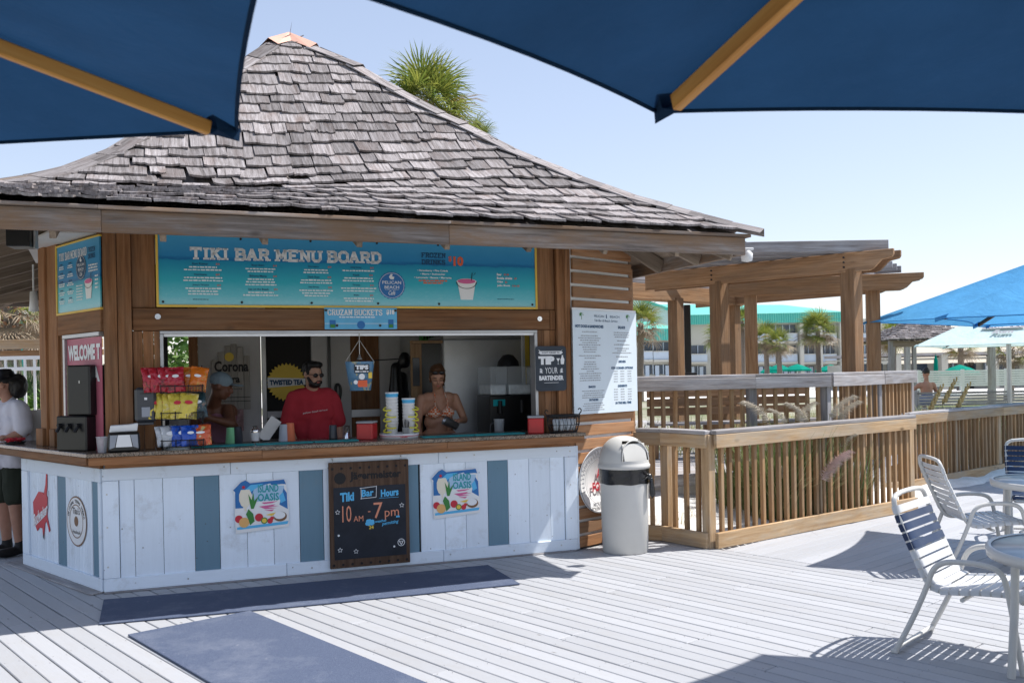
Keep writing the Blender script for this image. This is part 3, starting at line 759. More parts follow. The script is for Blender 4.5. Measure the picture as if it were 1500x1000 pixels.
def beachmat(name,z0,z1,hz):
    s=NT(name); co=s.n('TexCoord').outputs['Object']; sp=s.n('SeparateXYZ'); s.l(co,sp.inputs[0])
    f=s.mr(sp.outputs[2],z0,z1,0,1)
    n=s.noise(s.coords((3,1,10),False),2,6,.7); ns=s.n('Math',operation='MULTIPLY_ADD',i_1=.10); s.l(n,ns.inputs[0]); s.l(f,ns.inputs[2])
    c=s.ramp(ns.outputs[0],[(.05,(.28,.60,.66)),(.18,(.13,.52,.60)),(.40,(.02,.40,.50)),(hz-.02,(.01,.27,.45)),(hz,(.005,.14,.35)),(hz+.05,(.02,.23,.48)),(1.05,(.06,.33,.58))])
    wv=s.mr(s.noise(s.coords((8,1,22),False),3,5,.75),.52,.7,0,.35); lowm=s.mr(f,.0,.33,1,0); mm=s.n('Math',operation='MULTIPLY'); s.l(wv,mm.inputs[0]); s.l(lowm,mm.inputs[1])
    c=s.mix(mm.outputs[0],c,(.55,.75,.78)); return s.base(c,.35,.4)
M['beach']=beachmat('beach_print',0,.548,.70); M['beachd']=beachmat('beach_print_side',0,.54,.50)
def menu_art(t,W,H,side=False):
    y=-.014; r=random.Random(3)
    navy=MB();wh=MB();og=MB()
    if not side:
        put_slab(wh,'TIKI BAR MENU BOARD',1.0,.365,.085,1.52,y-.001,th=1.5); 
        cols=[(.33,[('Rum Runner',2),('Hurricane',2),("Jimmy's Tiki Juice",3)]),(.77,[('Mango Mojito',2),('Bahama Mama',3),('Sex on the Beach',2)]),(1.21,[('Blue Lagoon',2),('Dark Rum',2),('Salty Breeze',3)]),(1.56,[('Dirty Shirley',1),('Peach',2),('Tiki Juice',2),('Mojito',2)])]
        for cx,its in cols:
            z=.315-(cx>.5)*.005
            for nm,nl in its:
                put_text(navy,nm,cx-.02,z,.017,y=y-.001,bold=.02); put_text(og,'$10',cx+.10+len(nm)*.001,z,.016,y=y-.001,bold=.02); z-.02
                for _ in range(nl): z-=.022; greek(wh,cx,z,r.uniform(.18,.30),.010,y,r)
                z-=.040
        put_slab(navy,'FROZEN',2.21,.42,.038,.215,y-.001,th=1.3); put_slab(navy,'DRINKS',2.21,.362,.038,.215,y-.001,th=1.3)
        put_text(og,'$',2.355,.385,.05,y=y-.001,bold=.02); put_text(og,'10',2.43,.35,.085,w=.09,y=y-.001,bold=.05)
        for i,s in enumerate(('• Strawberry • Pina Colada','• Mango • Bushwacker','• Lemonade • Banana • Margarita')): put_text(wh,s,2.2,.295-i*.03,.020,w=(.27,.22,.33)[i],y=y-.001,bold=.03)
        greek(og,2.2,.215,.25,.012,y,r); greek(og,2.2,.195,.17,.012,y,r)
        for i,(s,p) in enumerate((('Beer','$5-$6'),('Bottle drinks','$3'),('Chips','$2'),('Jello Shots','2 for $5'))):
            ww=put_text(wh,s,2.78,.275-i*.033,.021,y=y-.001,align='l',bold=.04,w=.011*len(s)); put_text(og,p,2.80+ww,.275-i*.033,.018,y=y-.001,align='l',bold=.02)
        greek(navy,2.86,.065,.16,.006,y,r); greek(navy,.31,.04,.12,.006,y,r)
        bx_,bz,sc=2.50,.06,1.0; lx,lz,lr=1.84,.175,.118
    else:
        put_slab(wh,'TIKI BAR MENU BOARD',.33,.425,.06,.56,y-.001,th=1.5)
        for cx in(.09,.27,.45):
            z=.385
            while z>.05 and not(cx>.4 and z>.22):
                greek(navy,cx,z,.06,.011,y,r); z-=.018
                for _ in range(2): greek(wh,cx,z,r.uniform(.09,.14),.009,y,r); z-=.016
                z-=.02
            if cx>.4:
                z=.19
                while z>.07: greek(wh,cx,z,.12,.009,y,r); z-=.022
        put_slab(navy,'FROZEN',.70,.44,.035,.14,y-.001); put_slab(navy,'DRINKS',.70,.39,.035,.14,y-.001)
        for i in range(3): greek(wh,.72,.33-i*.022,.17,.012,y,r)
        for i in range(4): greek(wh,.75,.24-i*.03,.06,.013,y,r,'l')
        bx_,bz,sc=.63,.08,.85; lx,lz,lr=.49,.335,.10
    wh.build('white_lettering','print_white',t); navy.build('navy_lettering','print_navy',t); og.build('orange_lettering','print_orange',t)
    # round emblem
    em=MB(); n=44; em.add([(lx+(lr*(1 if i%2 else .94))*math.cos(2*math.pi*i/n),y-.001,lz+(lr*(1 if i%2 else .94))*math.sin(2*math.pi*i/n)) for i in range(n)],[tuple(range(n))])
    e_=em.build('round_emblem','cup_fabric_blue' if not side else 'print_navy',t)
    ew=MB(); disc(ew,lx,lz,lr*.90,y-.002,40,r0=lr*.875); put_text(ew,'PELICAN',lx,lz+lr*.10,lr*.22,w=lr*1.36,y=y-.002,bold=.01); put_text(ew,'BEACH',lx,lz-lr*.24,lr*.22,w=lr*1.06,y=y-.002,bold=.01); put_text(ew,'Café',lx,lz-lr*.68,lr*.30,w=lr*.5,y=y-.002,shear=.35,bold=.01)
    rect(ew,lx-lr*.5,lx+lr*.5,lz-lr*.32,lz-lr*.305,y-.002)
    # little bird
    ew.add([(lx-.1*lr,y-.002,lz+.45*lr),(lx+.12*lr,y-.002,lz+.42*lr),(lx+.2*lr,y-.002,lz+.6*lr),(lx+.02*lr,y-.002,lz+.66*lr),(lx+.08*lr,y-.002,lz+.8*lr),(lx-.06*lr,y-.002,lz+.82*lr),(lx-.2*lr,y-.002,lz+.6*lr)],[(0,1,2,3,4,5,6)])
    ew.build('emblem_lettering','print_white',e_)
    # printed bucket drink
    bw=MB(); k=sc; bw.add([(bx_-.055*k,y-.001,bz),(bx_+.055*k,y-.001,bz),(bx_+.082*k,y-.001,bz+.155*k),(bx_-.082*k,y-.001,bz+.155*k)],[(0,1,2,3)])
    disc(bw,bx_,bz+.158*k,.090*k,y-.0013,28,rz=.026*k); b_=bw.build('bucket_print','pure',t)
    s_=MB(); disc(s_,bx_,bz+.160*k,.082*k,y-.002,28,rz=.021*k); s_.build('drink_print','print_pink',b_)
    h=MB(); disc(h,bx_,bz+.155*k,.094*k,y-.0025,24,rz=.06*k,r0=.087*k,a0=math.pi,a1=2*math.pi)
    h.add([(bx_+.04,y-.003,bz+.165*k),(bx_+.046,y-.003,bz+.165*k),(bx_+.056,y-.003,bz+.235*k),(bx_+.050,y-.003,bz+.235*k)],[(0,1,2,3)]); h.add([(bx_+.05,y-.003,bz+.2*k),(bx_+.085,y-.003,bz+.232*k),(bx_+.081,y-.003,bz+.236*k)],[(0,1,2)]); h.build('handle_print','print_black',b_)
mb_=tat('menu_board','long turquoise tiki bar menu board under the eave above the serving window','menu board',FM,(.425,.045,2.194))
BW,BH=3.14,.548
MB().b2((0,-.012,0),(BW,.0,BH)).build('panel','beach',mb_)
fr=MB(); fr.b2((-.018,-.022,-.018),(BW+.018,.004,0)); fr.b2((-.018,-.022,BH),(BW+.018,.004,BH+.014)); fr.b2((-.018,-.022,0),(0,.004,BH)); fr.b2((BW,-.022,0),(BW+.018,.004,BH)); fr.build('frame','yellow',mb_,bevel=.002)
menu_art(mb_,BW,BH)
gr=MB()
for x in(.03,.62,1.17,1.72,2.25,3.11):
    for z in(.022,BH-.02): gr.cyl((x,-.012,z),(x,-.017,z),.010,n=10)
gr.build('grommet','dark',mb_)
mb2=tat('menu_board','smaller darker turquoise menu board with yellow frame on the left side wall','menu board',LM,(-.868,.035,2.172))
MB().b2((0,-.012,0),(.84,.0,.54)).build('panel','beachd',mb2)
fr=MB(); fr.b2((-.018,-.022,-.018),(.858,.004,0)); fr.b2((-.018,-.022,.54),(.858,.004,.554)); fr.b2((-.018,-.022,0),(0,.004,.54)); fr.build('frame','yellow',mb2,bevel=.002)
menu_art(mb2,.84,.54,True)
# small banner under the board
cz=tat('bucket_banner','small light blue drink bucket banner below the long menu board','banner',FM,(1.695,.022,2.0))
M['banner']=flat('banner_blue',(.12,.42,.66),.4,mottle=.15,scale=3); MB().b2((0,-.006,0),(.605,0,.178)).build('panel','banner',cz)
w_=MB(); put_slab(w_,'CRUZAN BUCKETS',.255,.118,.045,.46,-.008,th=1.5); put_text(w_,'$18',.55,.118,.045,w=.07,y=-.008,bold=.05); r=random.Random(1); greek(w_,.27,.095,.30,.010,-.007,r); rect(w_,0,.605,.045,.048,-.0067)
w_.build('lettering','print_white',cz)
b_=MB(); disc(b_,.30,.035,.034,-.008,20); rect(b_,.04,.09,.01,.075,-.0085); rect(b_,.53,.575,.01,.08,-.0085); b_.build('emblem','cup_fabric_blue',cz)
b_=MB(); rect(b_,.045,.085,.012,.04,-.0095); rect(b_,.535,.57,.012,.04,-.0095); b_.build('bottle_print','print_green',cz)
b_=MB()
for x,z in((.012,.155),(.10,.03),(.46,.03),(.592,.155)): b_.cyl((x,-.006,z),(x,-.012,z),.011,n=10)
b_.build('screw','black',cz)
# tip your bartender
tp=tat('tip_sign','charcoal chalk style tin sign with rounded corners right of the serving window','sign',FM,(3.535,-.012,1.445))
W,H=.295,.40; pts=[]
for cx,cz_,a0 in((W-.03,.03,-90),(W-.03,H-.03,0),(.03,H-.03,90),(.03,.03,180)):
    for k in range(5): a=R(a0+22.5*k); pts.append((cx+.03*math.cos(a),cz_+.03*math.sin(a)))
M['slate']=flat('charcoal_tin',(.035,.045,.06),.45,mottle=.25,scale=8); MB().prism(pts,-.004,.0).build('panel','slate',tp)
q=MB(); q.add([(.03,-.005,.34),(.05,-.005,.325),(.245,-.005,.325),(.265,-.005,.34),(.25,-.005,.355),(.265,-.005,.37),(.245,-.005,.355),(.05,-.005,.355),(.03,-.005,.37),(.045,-.005,.355)],[(0,1,8,9),(1,2,7,8),(2,3,4,7),(4,5,6,7)])
put_text(q,'TIP',.105,.235,.075,w=.155,y=-.006,bold=.08); put_text(q,'YOUR',.15,.155,.055,w=.12,y=-.006); put_text(q,'BARTENDER',.15,.095,.042,w=.235,y=-.006,bold=.05)
q.add([(.20,-.006,.29),(.235,-.006,.29),(.2195,-.006,.262),(.2195,-.006,.24),(.23,-.006,.236),(.205,-.006,.236),(.2155,-.006,.24),(.2155,-.006,.262)],[(0,7,2,1),(7,6,3,2),(6,5,4,3)])
q.add([(.243,-.006,.236),(.272,-.006,.236),(.278,-.006,.28),(.266,-.006,.305),(.266,-.006,.318),(.252,-.006,.318),(.252,-.006,.305),(.240,-.006,.28)],[(0,1,2,7),(7,2,3,6),(6,3,4,5)])
for sx in(-1,1):
    for k in(-1,0,1): q.add([(.15+sx*.08,-.006,.172+k*.012),(.15+sx*.115,-.006,.18+k*.016),(.15+sx*.10,-.006,.19+k*.012)],[(0,1,2)])
rect(q,.08,.22,.072,.075,-.006); q.build('lettering','print_white',tp)
q=MB(); put_text(q,"DON'T FORGET TO",.147,.333,.016,w=.17,y=-.0065,bold=.03); q.build('small_lettering','slate',tp)
# chalkboard with bar hours
jb=tat('chalkboard','wood framed chalkboard with bar opening hours standing against the white counter front','chalkboard',FM,(1.695,-.045,.04))
JW,JH=.665,.865
M['framewood']=wood('stained_ply',(.045,.025,.016),(.095,.055,.035),(.14,.085,.055),along='Z',knots=.2,vary=.05)
MB().b2((0,0,0),(JW,.026,JH)).build('frame','framewood',jb,bevel=.003)
M['chalkblack']=flat('chalkboard_black',(.016,.020,.030),.6,mottle=.4,scale=5); MB().b2((.035,-.003,.07),(JW-.03,.0005,.66)).build('board','chalkblack',jb)
q=MB(); put_text(q,'Jägermeister',.385,.70,.085,w=.43,y=-.003,bold=.035,shear=.0); disc(q,.09,.735,.048,-.003,24); 
for i in range(9):
    for z in(.815,.028): disc(q,.028+i*.076,z+.0,.011,-.0035,12)
q.build('dark_lettering','print_black',jb)
def chalk(name,items,mat):
    q=MB()
    for it in items: put_text(q,*it[0],y=-.006,**it[1])
    q.build(name,mat,jb); return q
chalk('blue_chalk_lettering',[(('Tiki',.145,.545,.075,.115),dict(bold=.045,slope=.06)),(('Bar',.315,.575,.06,.10),dict(bold=.03,slope=.05)),(('Hours',.50,.565,.062,.15),dict(bold=.04,slope=.05)),(('permitting',.50,.325,.035,.14),dict(bold=.02,slope=.1,shear=.2)),(('weather',.42,.355,.022,.10),dict(bold=.02,slope=.05))],'print_lightblue')
q=MB(); 
for i in range(9):
    a=rng.uniform(0,6.3); disc(q,.325+.03*math.cos(a),.36+.012*math.sin(a),.016,-.006-i*.0001,10)
rect(q,.41,.575,.553,.556,-.006); rect(q,.55,.58,.385,.40,-.006); q.build('blue_chalk_marks','print_lightblue',jb)
chalk('orange_chalk_lettering',[(('10',.14,.375,.135,.075),dict(bold=.0)),(('AM',.235,.375,.045,.08),dict(bold=0)),(('-',.325,.445,.008,.02),dict(bold=.02)),(('7',.40,.39,.13,.075),dict(bold=.0)),(('pm',.515,.375,.075,.12),dict(bold=0,slope=.04))],'salmon')
q=MB()
def line(mb,a,b,t,y):
    a=Vector(a);b=Vector(b);d=(b-a).normalized();n=Vector((-d.y,d.x))*t/2; mb.add([(p.x,y,p.y) for p in(a-n,b-n,b+n,a+n)],[(0,1,2,3)])
for a,b in(((.255,.56),(.385,.565)),((.385,.565),(.39,.66)),((.39,.655),(.25,.645)),((.26,.65),(.262,.555))): line(q,a,b,.004,-.006)
def star(mb,x,z,r_,y,ring=True):
    P=[(x+(r_ if i%2==0 else r_*.45)*math.sin(i*math.pi/5),z+(r_ if i%2==0 else r_*.45)*math.cos(i*math.pi/5)) for i in range(10)]
    for i in range(10): line(mb,P[i],P[(i+1)%10],.003,y)
for x,z in((.065,.46),(.60,.485),(.08,.15),(.21,.13)): star(q,x,z,.02,-.006)
for x,z in((.07,.27),(.53,.145)): disc(q,x,z,.009,-.006,10)
q.build('pink_chalk_marks','print_white',jb)
q=MB(); disc(q,.59,.175,.031,-.006,24,r0=.026); line(q,(.572,.19),(.59,.155),.006,-.006); line(q,(.608,.19),(.59,.155),.006,-.006); line(q,(.58,.185),(.60,.185),.004,-.006); q.build('round_logo','print_white',jb)
q=MB(); put_text(q,'24',.34,.305,.03,.04,y=-.006,bold=.03); q.build('yellow_chalk_marks','print_yellow',jb)
hk=MB(); 
for x in(.03,.60): hk.tube([(x,.0,JH),(x,-.02,JH+.015),(x,-.01,JH+.03),(x,.02,JH+.03)],.004,6)
hk.build('hanging_hooks','steel',jb)
# frozen drink posters
def fruit_poster(x,label):
    t=tat('drinks_poster',label,'poster',FM,(x,-.006,.38),group='frozen drink fruit posters on the counter front'); y=-.004
    pts=[(.02,.0),(.43,.03),(.435,.15),(.43,.25),(.41,.40),(.38,.415),(.13,.40),(.10,.425),(.06,.41),(.0,.345),(.01,.33),(.02,.30),(.015,.15)]
    MB().prism(pts,-.003,.0).build('sheet','pure',t)
    def L(name,polys,mat,yy):
        q=MB()
        for P in polys:
            if len(P)==3 and isinstance(P[2],float): disc(q,P[0],P[1],P[2],yy,20)
            elif len(P)==4 and isinstance(P[3],float): disc(q,P[0],P[1],P[2],yy,20,rz=P[3])
            else: q.add([(a,yy,b) for a,b in P],[tuple(range(len(P)))])
            yy-=.00012
        return q.build(name,mat,t)
    L('blue_splash',[[(.005,.345),(.065,.405),(.10,.42),(.135,.395),(.40,.41),(.415,.37),(.30,.385),(.17,.36),(.15,.30),(.05,.30)],[(.02,.20),(.08,.20),(.07,.31),(.02,.335)],[(.36,.21),(.425,.17),(.42,.30),(.395,.34)],[(.28,.40),(.40,.41),(.41,.375),(.30,.37)]],'cup_fabric_blue',-.0035)
    L('sky_splash',[[(.08,.33),(.14,.38),(.24,.385),(.17,.345),(.11,.30)],[(.37,.22),(.41,.24),(.39,.31),(.36,.28)],[(.03,.03),(.42,.05),(.43,.075),(.03,.05)]],'print_lightblue',-.0040)
    L('pale_sky_print',[[(.03,.24),(.40,.25),(.40,.36),(.13,.385),(.03,.33)]],'print_palesky',-.0033)
    L('glass_print',[[(.065,.345),(.13,.345),(.150,.30),(.145,.25),(.12,.215),(.105,.20),(.105,.175),(.09,.175),(.09,.20),(.065,.22),(.05,.26),(.05,.31)]],'print_cream',-.0052)
    L('red_fruit_print',[(.085,.365,.012),(.045,.115,.030),(.20,.118,.032),(.285,.085,.022),(.30,.105,.015)],'print_red',-.0056)
    L('orange_fruit_print',[(.085,.085,.040)],'peach',-.0064)
    L('green_fruit_print',[[(.13,.06),(.165,.09),(.155,.15),(.12,.19),(.10,.15),(.12,.10)],(.24,.09,.026),[(.14,.19),(.16,.19),(.20,.29),(.165,.25),(.16,.32),(.145,.26),(.12,.31),(.13,.24)]],'print_green',-.0070)
    L('kiwi_print',[(.24,.09,.018)],'print_yellow',-.0080)
    L('coconut_shell_print',[(.365,.115,.052,.040)],'print_brown',-.0072); L('coconut_print',[(.36,.125,.045,.030)],'print_white',-.0082)
    L('banana_print',[[(.25,.135),(.30,.125),(.35,.15),(.30,.145)]],'print_yellow',-.0068)
    L('pink_wave_print',[[(.20,.205),(.33,.215),(.31,.205),(.36,.20),(.27,.195),(.34,.185),(.25,.180)],[(.22,.235),(.35,.24),(.30,.225),(.24,.222)],[(.24,.172),(.32,.175),(.30,.16)]],'print_pink',-.0046)
    q=MB(); put_text(q,'ISLAND',.275,.315,.062,w=.16,y=-.0058,bold=.02); put_text(q,'OASIS',.275,.245,.062,w=.165,y=-.0058,bold=.02); q.build('lettering','print_teal',t)
fruit_poster(.942,'frozen drink fruit poster left of the chalkboard on the counter front')
fruit_poster(2.562,'frozen drink fruit poster right of the chalkboard on the counter front')
# stickers on the left side
t=tat('map_sticker','red map shaped beer sticker on the left side of the counter','sticker',LM,(-1.47,.0,.28))
P=[(.02,.33),(.16,.44),(.27,.44),(.285,.42),(.33,.52),(.35,.62),(.375,.62),(.37,.50),(.35,.42),(.37,.40),(.36,.30),(.36,.22),(.42,.10),(.40,.08),(.34,.18),(.30,.15),(.27,.03),(.25,.03),(.24,.10),(.17,.10),(.11,.06),(.05,.13),(.03,.20)]
MB().prism([(a*.95,b*.9) for a,b in P],-.003,0).build('sheet','print_red',t)
q=MB(); put_text(q,'Budweiser',.19,.155,.10,w=.34,y=-.0045,bold=.03,slope=.42,shear=.3); line(q,(.07,.10),(.33,.22),.008,-.0045); q.build('lettering','print_white',t)
q=MB(); q.add([(.24,-.0042,.02),(.27,-.0042,-.01),(.26,-.0042,.07)],[(0,1,2)]); line(q,(.35,.24),(.39,.42),.006,-.0042); q.build('dark_outline','print_black',t)
t=tat('vodka_sticker','round copper and white sticker on the left side of the counter','sticker',LM,(-.505,.0,.50))
for nm,r1,r0,mat,yy in(('sheet',.20,0,'print_brown',-.002),('white_band',.188,0,'pure',-.0030),('ring',.135,.127,'print_brown',-.0042),('seal',.040,0,'print_brown',-.0045)):
    q=MB(); disc(q,0,.0,r1,yy,40,r0=r0) if r0 else disc(q,0,0,r1,yy,40); q.build(nm,mat,t)
q=MB(); put_text(q,"Tito's",0,.055,.055,w=.14,y=-.005,bold=.01); put_text(q,'Handmade',0,-.10,.03,w=.16,y=-.005,shear=.3)
for i,ch in enumerate('ORIGINAL TEXAS VODKA'):
    a=R(150-i*6.3*1.0*2.4*.62*1.0*1.0) if False else R(165-i*7.9)
    if ch!=' ':
        m2=MB(); put_text(m2,ch,0,0,.024,y=0,bold=.03); 
        for v in m2.v: pass
        ca,sa=math.cos(a-math.pi/2),math.sin(a-math.pi/2)
        q.add([(.148*math.cos(a)+v[0]*ca-v[2]*sa,-.005,.148*math.sin(a)+v[0]*sa+v[2]*ca) for v in m2.v],[f for f in m2.f])
q.build('lettering','print_black',t)
# round air force sign on the slats
t=tat('round_sign','round white metal sign with red capital letters on slats behind the trash can','sign',SM,(.325,-.016,.61))
q=MB(); q.lathe([(0,-.006),(.30,-.006),(.305,0),(.30,.006)],48); 
o=q.build('disc','pure',t,Matrix.Rotation(R(90),4,'X'))
q=MB(); disc(q,0,0,.305,-.009,48,r0=.293); disc(q,0,0,.225,-.009,48,r0=.221); disc(q,0,0,.205,-.009,48,r0=.203); q.build('rings','print_grey',t)
q=MB(); put_text(q,'AIR',0,.02,.085,w=.14,y=-.010,bold=.04); put_text(q,'FORCE',0,-.10,.085,w=.26,y=-.010,bold=.04); q.build('lettering','print_red',t)
q=MB(); put_text(q,'MOUNTAIN',.0,-.24,.04,w=.24,y=-.010,bold=.05)
for i in range(26):
    a=R(200-i*8.8); m2=MB(); rect(m2,-.006,.006,0,.03,0); ca,sa=math.cos(a-math.pi/2),math.sin(a-math.pi/2)
    q.add([(.245*math.cos(a)+v[0]*ca-v[2]*sa,-.010,.245*math.sin(a)+v[0]*sa+v[2]*ca) for v in m2.v],m2.f)
q.build('small_lettering','print_grey',t)
# food menu
t=tat('food_menu','tall white food menu board on the slatted end wall','menu board',SM,(-.035,-.020,1.225))
W,H=.93,.945
M['menupale']=flat('pale_menu_print',(.66,.74,.80),.35,.4,mottle=.03)
MB().b2((0,-.006,0),(W,0,H)).build('panel','menupale',t); MB().b2((0,-.004,H+.001),(W,.006,H+.02)).build('top_strip','pure',t)
nv=MB(); gr_=MB(); r=random.Random(9)
put_text(nv,'PELICAN',.37,.885,.022,w=.14,y=-.008); put_text(nv,'BEACH',.60,.885,.022,w=.14,y=-.008); put_text(nv,'Tiki Bar & Beach Service',.47,.845,.022,w=.34,y=-.008,shear=.2)
nv.add([(.47,-.008,.88),(.485,-.008,.88),(.48,-.008,.92),(.47,-.008,.91)],[(0,1,2,3)])
put_text(nv,'HOT DOGS & SANDWICHES',.23,.785,.028,w=.40,y=-.008,bold=.05); put_text(nv,'SALADS',.70,.785,.028,w=.11,y=-.008,bold=.05)
for s_,x,z,wd in(('SIDES',.70,.465,.11),('KIDS CORNER OPTIONS',.70,.405,.33),('DESSERTS',.70,.235,.14),('SNACKS',.25,.235,.10),('ON THE SIDE',.27,.115,.13),('IN THE MILL TIME',.71,.075,.24)): put_text(nv,s_,x,z,.022,w=wd,y=-.008,bold=.05)
z=.745
while z>.27:
    greek(gr_,.23,z,r.uniform(.10,.34),.009,-.007,r); z-=.021 if r.random()<.6 else .036
z=.745
while z>.50:
    greek(gr_,.70,z,r.uniform(.12,.30),.009,-.007,r); z-=.021 if r.random()<.6 else .036
for a,b in((.38,.27),(.21,.11)):
    z=a
    while z>b: greek(gr_,.60,z,.06,.008,-.007,r); greek(gr_,.70,z,.06,.008,-.007,r); greek(gr_,.81,z,.06,.008,-.007,r); z-=.024
for z in(.205,.185,.165,.145,.09,.07,.05,.03): greek(gr_,.27,z,r.uniform(.25,.36),.008,-.007,r)
nv.build('heading_lettering','print_navy',t); gr_.build('small_lettering','print_grey',t)
pl=MB()
for x in(.12,.80):
    rect(pl,x-.003,x+.003,.86,.90,-.008)
    for k in range(6): a=R(-20+k*44); pl.add([(x,-.0085,.905),(x+.03*math.cos(a),-.0085,.905+.022*math.sin(a)),(x+.03*math.cos(a+.5),-.0085,.90+.02*math.sin(a+.5))],[(0,1,2)])
pl.build('palm_print','print_green',t)
# signs inside
M['cabinetpale']=wood('pale_plank',(.30,.27,.23),(.40,.37,.33),(.47,.44,.40),along='Z',knots=.2,vary=.1)
t=tat('beer_sign','pale plank beer sign with black gothic letters on the back wall','sign',FM,(.87,2.07,1.30))
pk=[(0,.0,.50),(.062,.0,.58),(.124,0,.64),(.186,0,.66),(.248,0,.63),(.31,0,.54)]
for x,a,b in pk: bx('plank',(x,0,a),(x+.059,.02,b),'cabinetpale',t)
q=MB(); put_text(q,'Corona',.19,.38,.11,w=.33,y=-.004,bold=.03); put_text(q,'Extra',.17,.27,.075,w=.20,y=-.004,bold=.03); put_text(q,'La Cerveza',.19,.20,.02,w=.2,y=-.004)
for z in(.08,.12): rect(q,.0,.37,z,z+.006,-.003)
q.build('lettering','print_black',t); q=MB(); disc(q,.17,.53,.045,-.004,20); q.build('crown_print','print_yellow',t)
t=tat('tea_sign','yellow sunburst drink sign in the dark doorway','sign',FM,(1.60,2.07,1.565))
P=[]; 
for i in range(60): a=2*math.pi*i/60; rr_=.20 if i%2 else .172; P.append((rr_*math.cos(a),rr_*math.sin(a)))
MB().prism(P,-.004,0).build('panel','print_yellow',t); q=MB(); q.add([(-.19,-.006,-.055),(.19,-.006,-.03),(.19,-.006,.035),(-.19,-.006,.05)],[(0,1,2,3)]); q.build('band','print_white',t)
q=MB(); put_text(q,'TWISTED TEA',0,-.03,.055,w=.34,y=-.008,bold=.06); q.build('lettering','print_navy',t)
t=tat('notice_sheet','faded pink printed notice sheet low on the white back wall','notice',FM,(.90,2.09,1.08))
M['faded']=flat('faded_pink_print',(.36,.22,.22),.6,mottle=.5,scale=30); MB().b2((0,-.002,0),(.27,0,.22)).build('sheet','faded',t)
t=tat('welcome_poster','pink welcome poster inside the left side window','poster',LM,(-.713,.03,1.0755))
M['pinkposter']=flat('pink_poster',(.44,.12,.17),.5,mottle=.15,scale=2); MB().b2((0,0,0),(.67,.006,.875)).build('sheet','pinkposter',t)
q=MB(); put_text(q,'WELCOME T',.03,.70,.125,w=.625,y=-.004,bold=.05,align='l'); put_text(q,'PELICA',.05,.53,.12,w=.59,y=-.004,bold=.05,align='l'); 
q.build('lettering','print_white',t)
# ============================================================ THINGS ON AND ABOUT THE COUNTER   (kiosk frame, top at 1.075)
CT=1.0755
# black drink machine at the left
t=tat('drink_machine','tall black drink machine standing at the left end of the counter','machine',FM,(-.33,.30,CT),rz=R(-40))
bx('base',(0,-.02,0),(.30,.30,.27),'black',t,bevel=.01); bx('body',(.10,.0,.272),(.32,.30,.66),'black',t,bevel=.012)
M['bronzeglass']=flat('bronze_panel',(.10,.085,.06),.2,.5,.2,mottle=.4,scale=8); bx('side_panel',(.085,.01,.272),(.099,.27,.66),'bronzeglass',t); bx('keyhole',(.22,-.004,.52),(.228,.0,.54),'steel',t,bevel=0)
q=MB(); 
for k in range(3): q.cyl((.05+.09*k,-.03,.19),(.05+.09*k,-.06,.15),.012,n=8); q.cyl((.05+.09*k,-.02,.2),(.05+.09*k,-.05,.2),.014,n=8)
q.build('tap','iron',t)
def lathe_obj(name,prof,mat,par,n=20,loc=(0,0,0),tilt=None):
    m=Matrix.Translation(loc); m=m@tilt if tilt else m
    return MB().lathe(prof,n).build(name,mat,par,m)
M['clearcup']=glass('clear_plastic',(.86,.88,.9),.15,.35); M['glassware']=glass('glass',(.9,.93,.95),.03,.3)
t=tat('plastic_cup','clear plastic cup on the counter beside the black machine','cup',FM,(.01,-.10,CT)); lathe_obj('wall',[(.0,.0),(.028,.0),(.030,.004),(.041,.115),(.043,.116)],'clearcup',t); lathe_obj('rim',[(.041,.113),(.045,.115),(.043,.118)],'clearcup',t)
t=tat('sauce_bottle','small white bottle with red label behind the left window ledge','bottle',LM,(-.62,.05,CT))
lathe_obj('body',[(0,0),(.022,0),(.023,.07),(.012,.09),(.012,.10)],'pure',t); lathe_obj('cap',[(.013,.10),(.016,.102),(.014,.125),(0,.126)],'pure',t); lathe_obj('label_band',[(.0235,.02),(.0238,.05)],'print_red',t)
t=tat('condiment_bowl','small dark red bowl of sauce packets at the far left end of the counter','bowl',FM,(-.80,1.45,CT)); 
q=MB(); rr=random.Random(4)
lathe_obj('tray',[(0,0),(.07,0),(.09,.02),(.085,.02)],'dark',t); 
for k in range(18): q.box((rr.uniform(-.06,.06),rr.uniform(-.05,.05),.03+rr.uniform(0,.02)),(.05,.03,.006),Euler((rr.uniform(-.6,.6),rr.uniform(-.6,.6),rr.uniform(0,3))).to_matrix())
q.build('sauce_packets','print_red',t,kind='stuff')
def napkin_disp(x,y,rz,label):
    t=tat('napkin_dispenser',label,'napkin dispenser',FM@Matrix.Translation((x,y,CT))@Matrix.Scale(1.28,4),(0,0,0),rz=rz)
    q=MB(); q.prism([(-.085,0),(.085,0),(.09,.03),(.082,.115),(-.082,.115),(-.09,.03)],-.06,.10); q.build('body','black',t,bevel=.01)
    M.setdefault('greyface',flat('grey_plastic_face',(.30,.32,.36),.35)); q=MB(); q.prism([(-.078,.02),(-.05,.03),(-.035,.10),(-.074,.10)],-.066,-.059); q.prism([(.078,.02),(.05,.03),(.035,.10),(.074,.10)],-.066,-.059); q.build('face_wings','greyface',t)
    q=MB(); q.prism([(-.045,.03),(.045,.03),(.032,.10),(-.032,.10)],-.064,-.0595); q.build('front_plate','pure',t)
    q=MB(); q.prism([(-.078,.115),(.074,.118),(.080,.165),(.03,.158),(-.07,.155)],-.02,.05); q.build('napkins','pure',t,bevel=.004)
napkin_disp(.16,-.085,R(4),'silver and black napkin dispenser with white napkins near the counter corner')
t=tat('towel_dispenser','dark grey wall mounted dispenser left of the chip rack','dispenser',FM,(.24,.0,1.29))
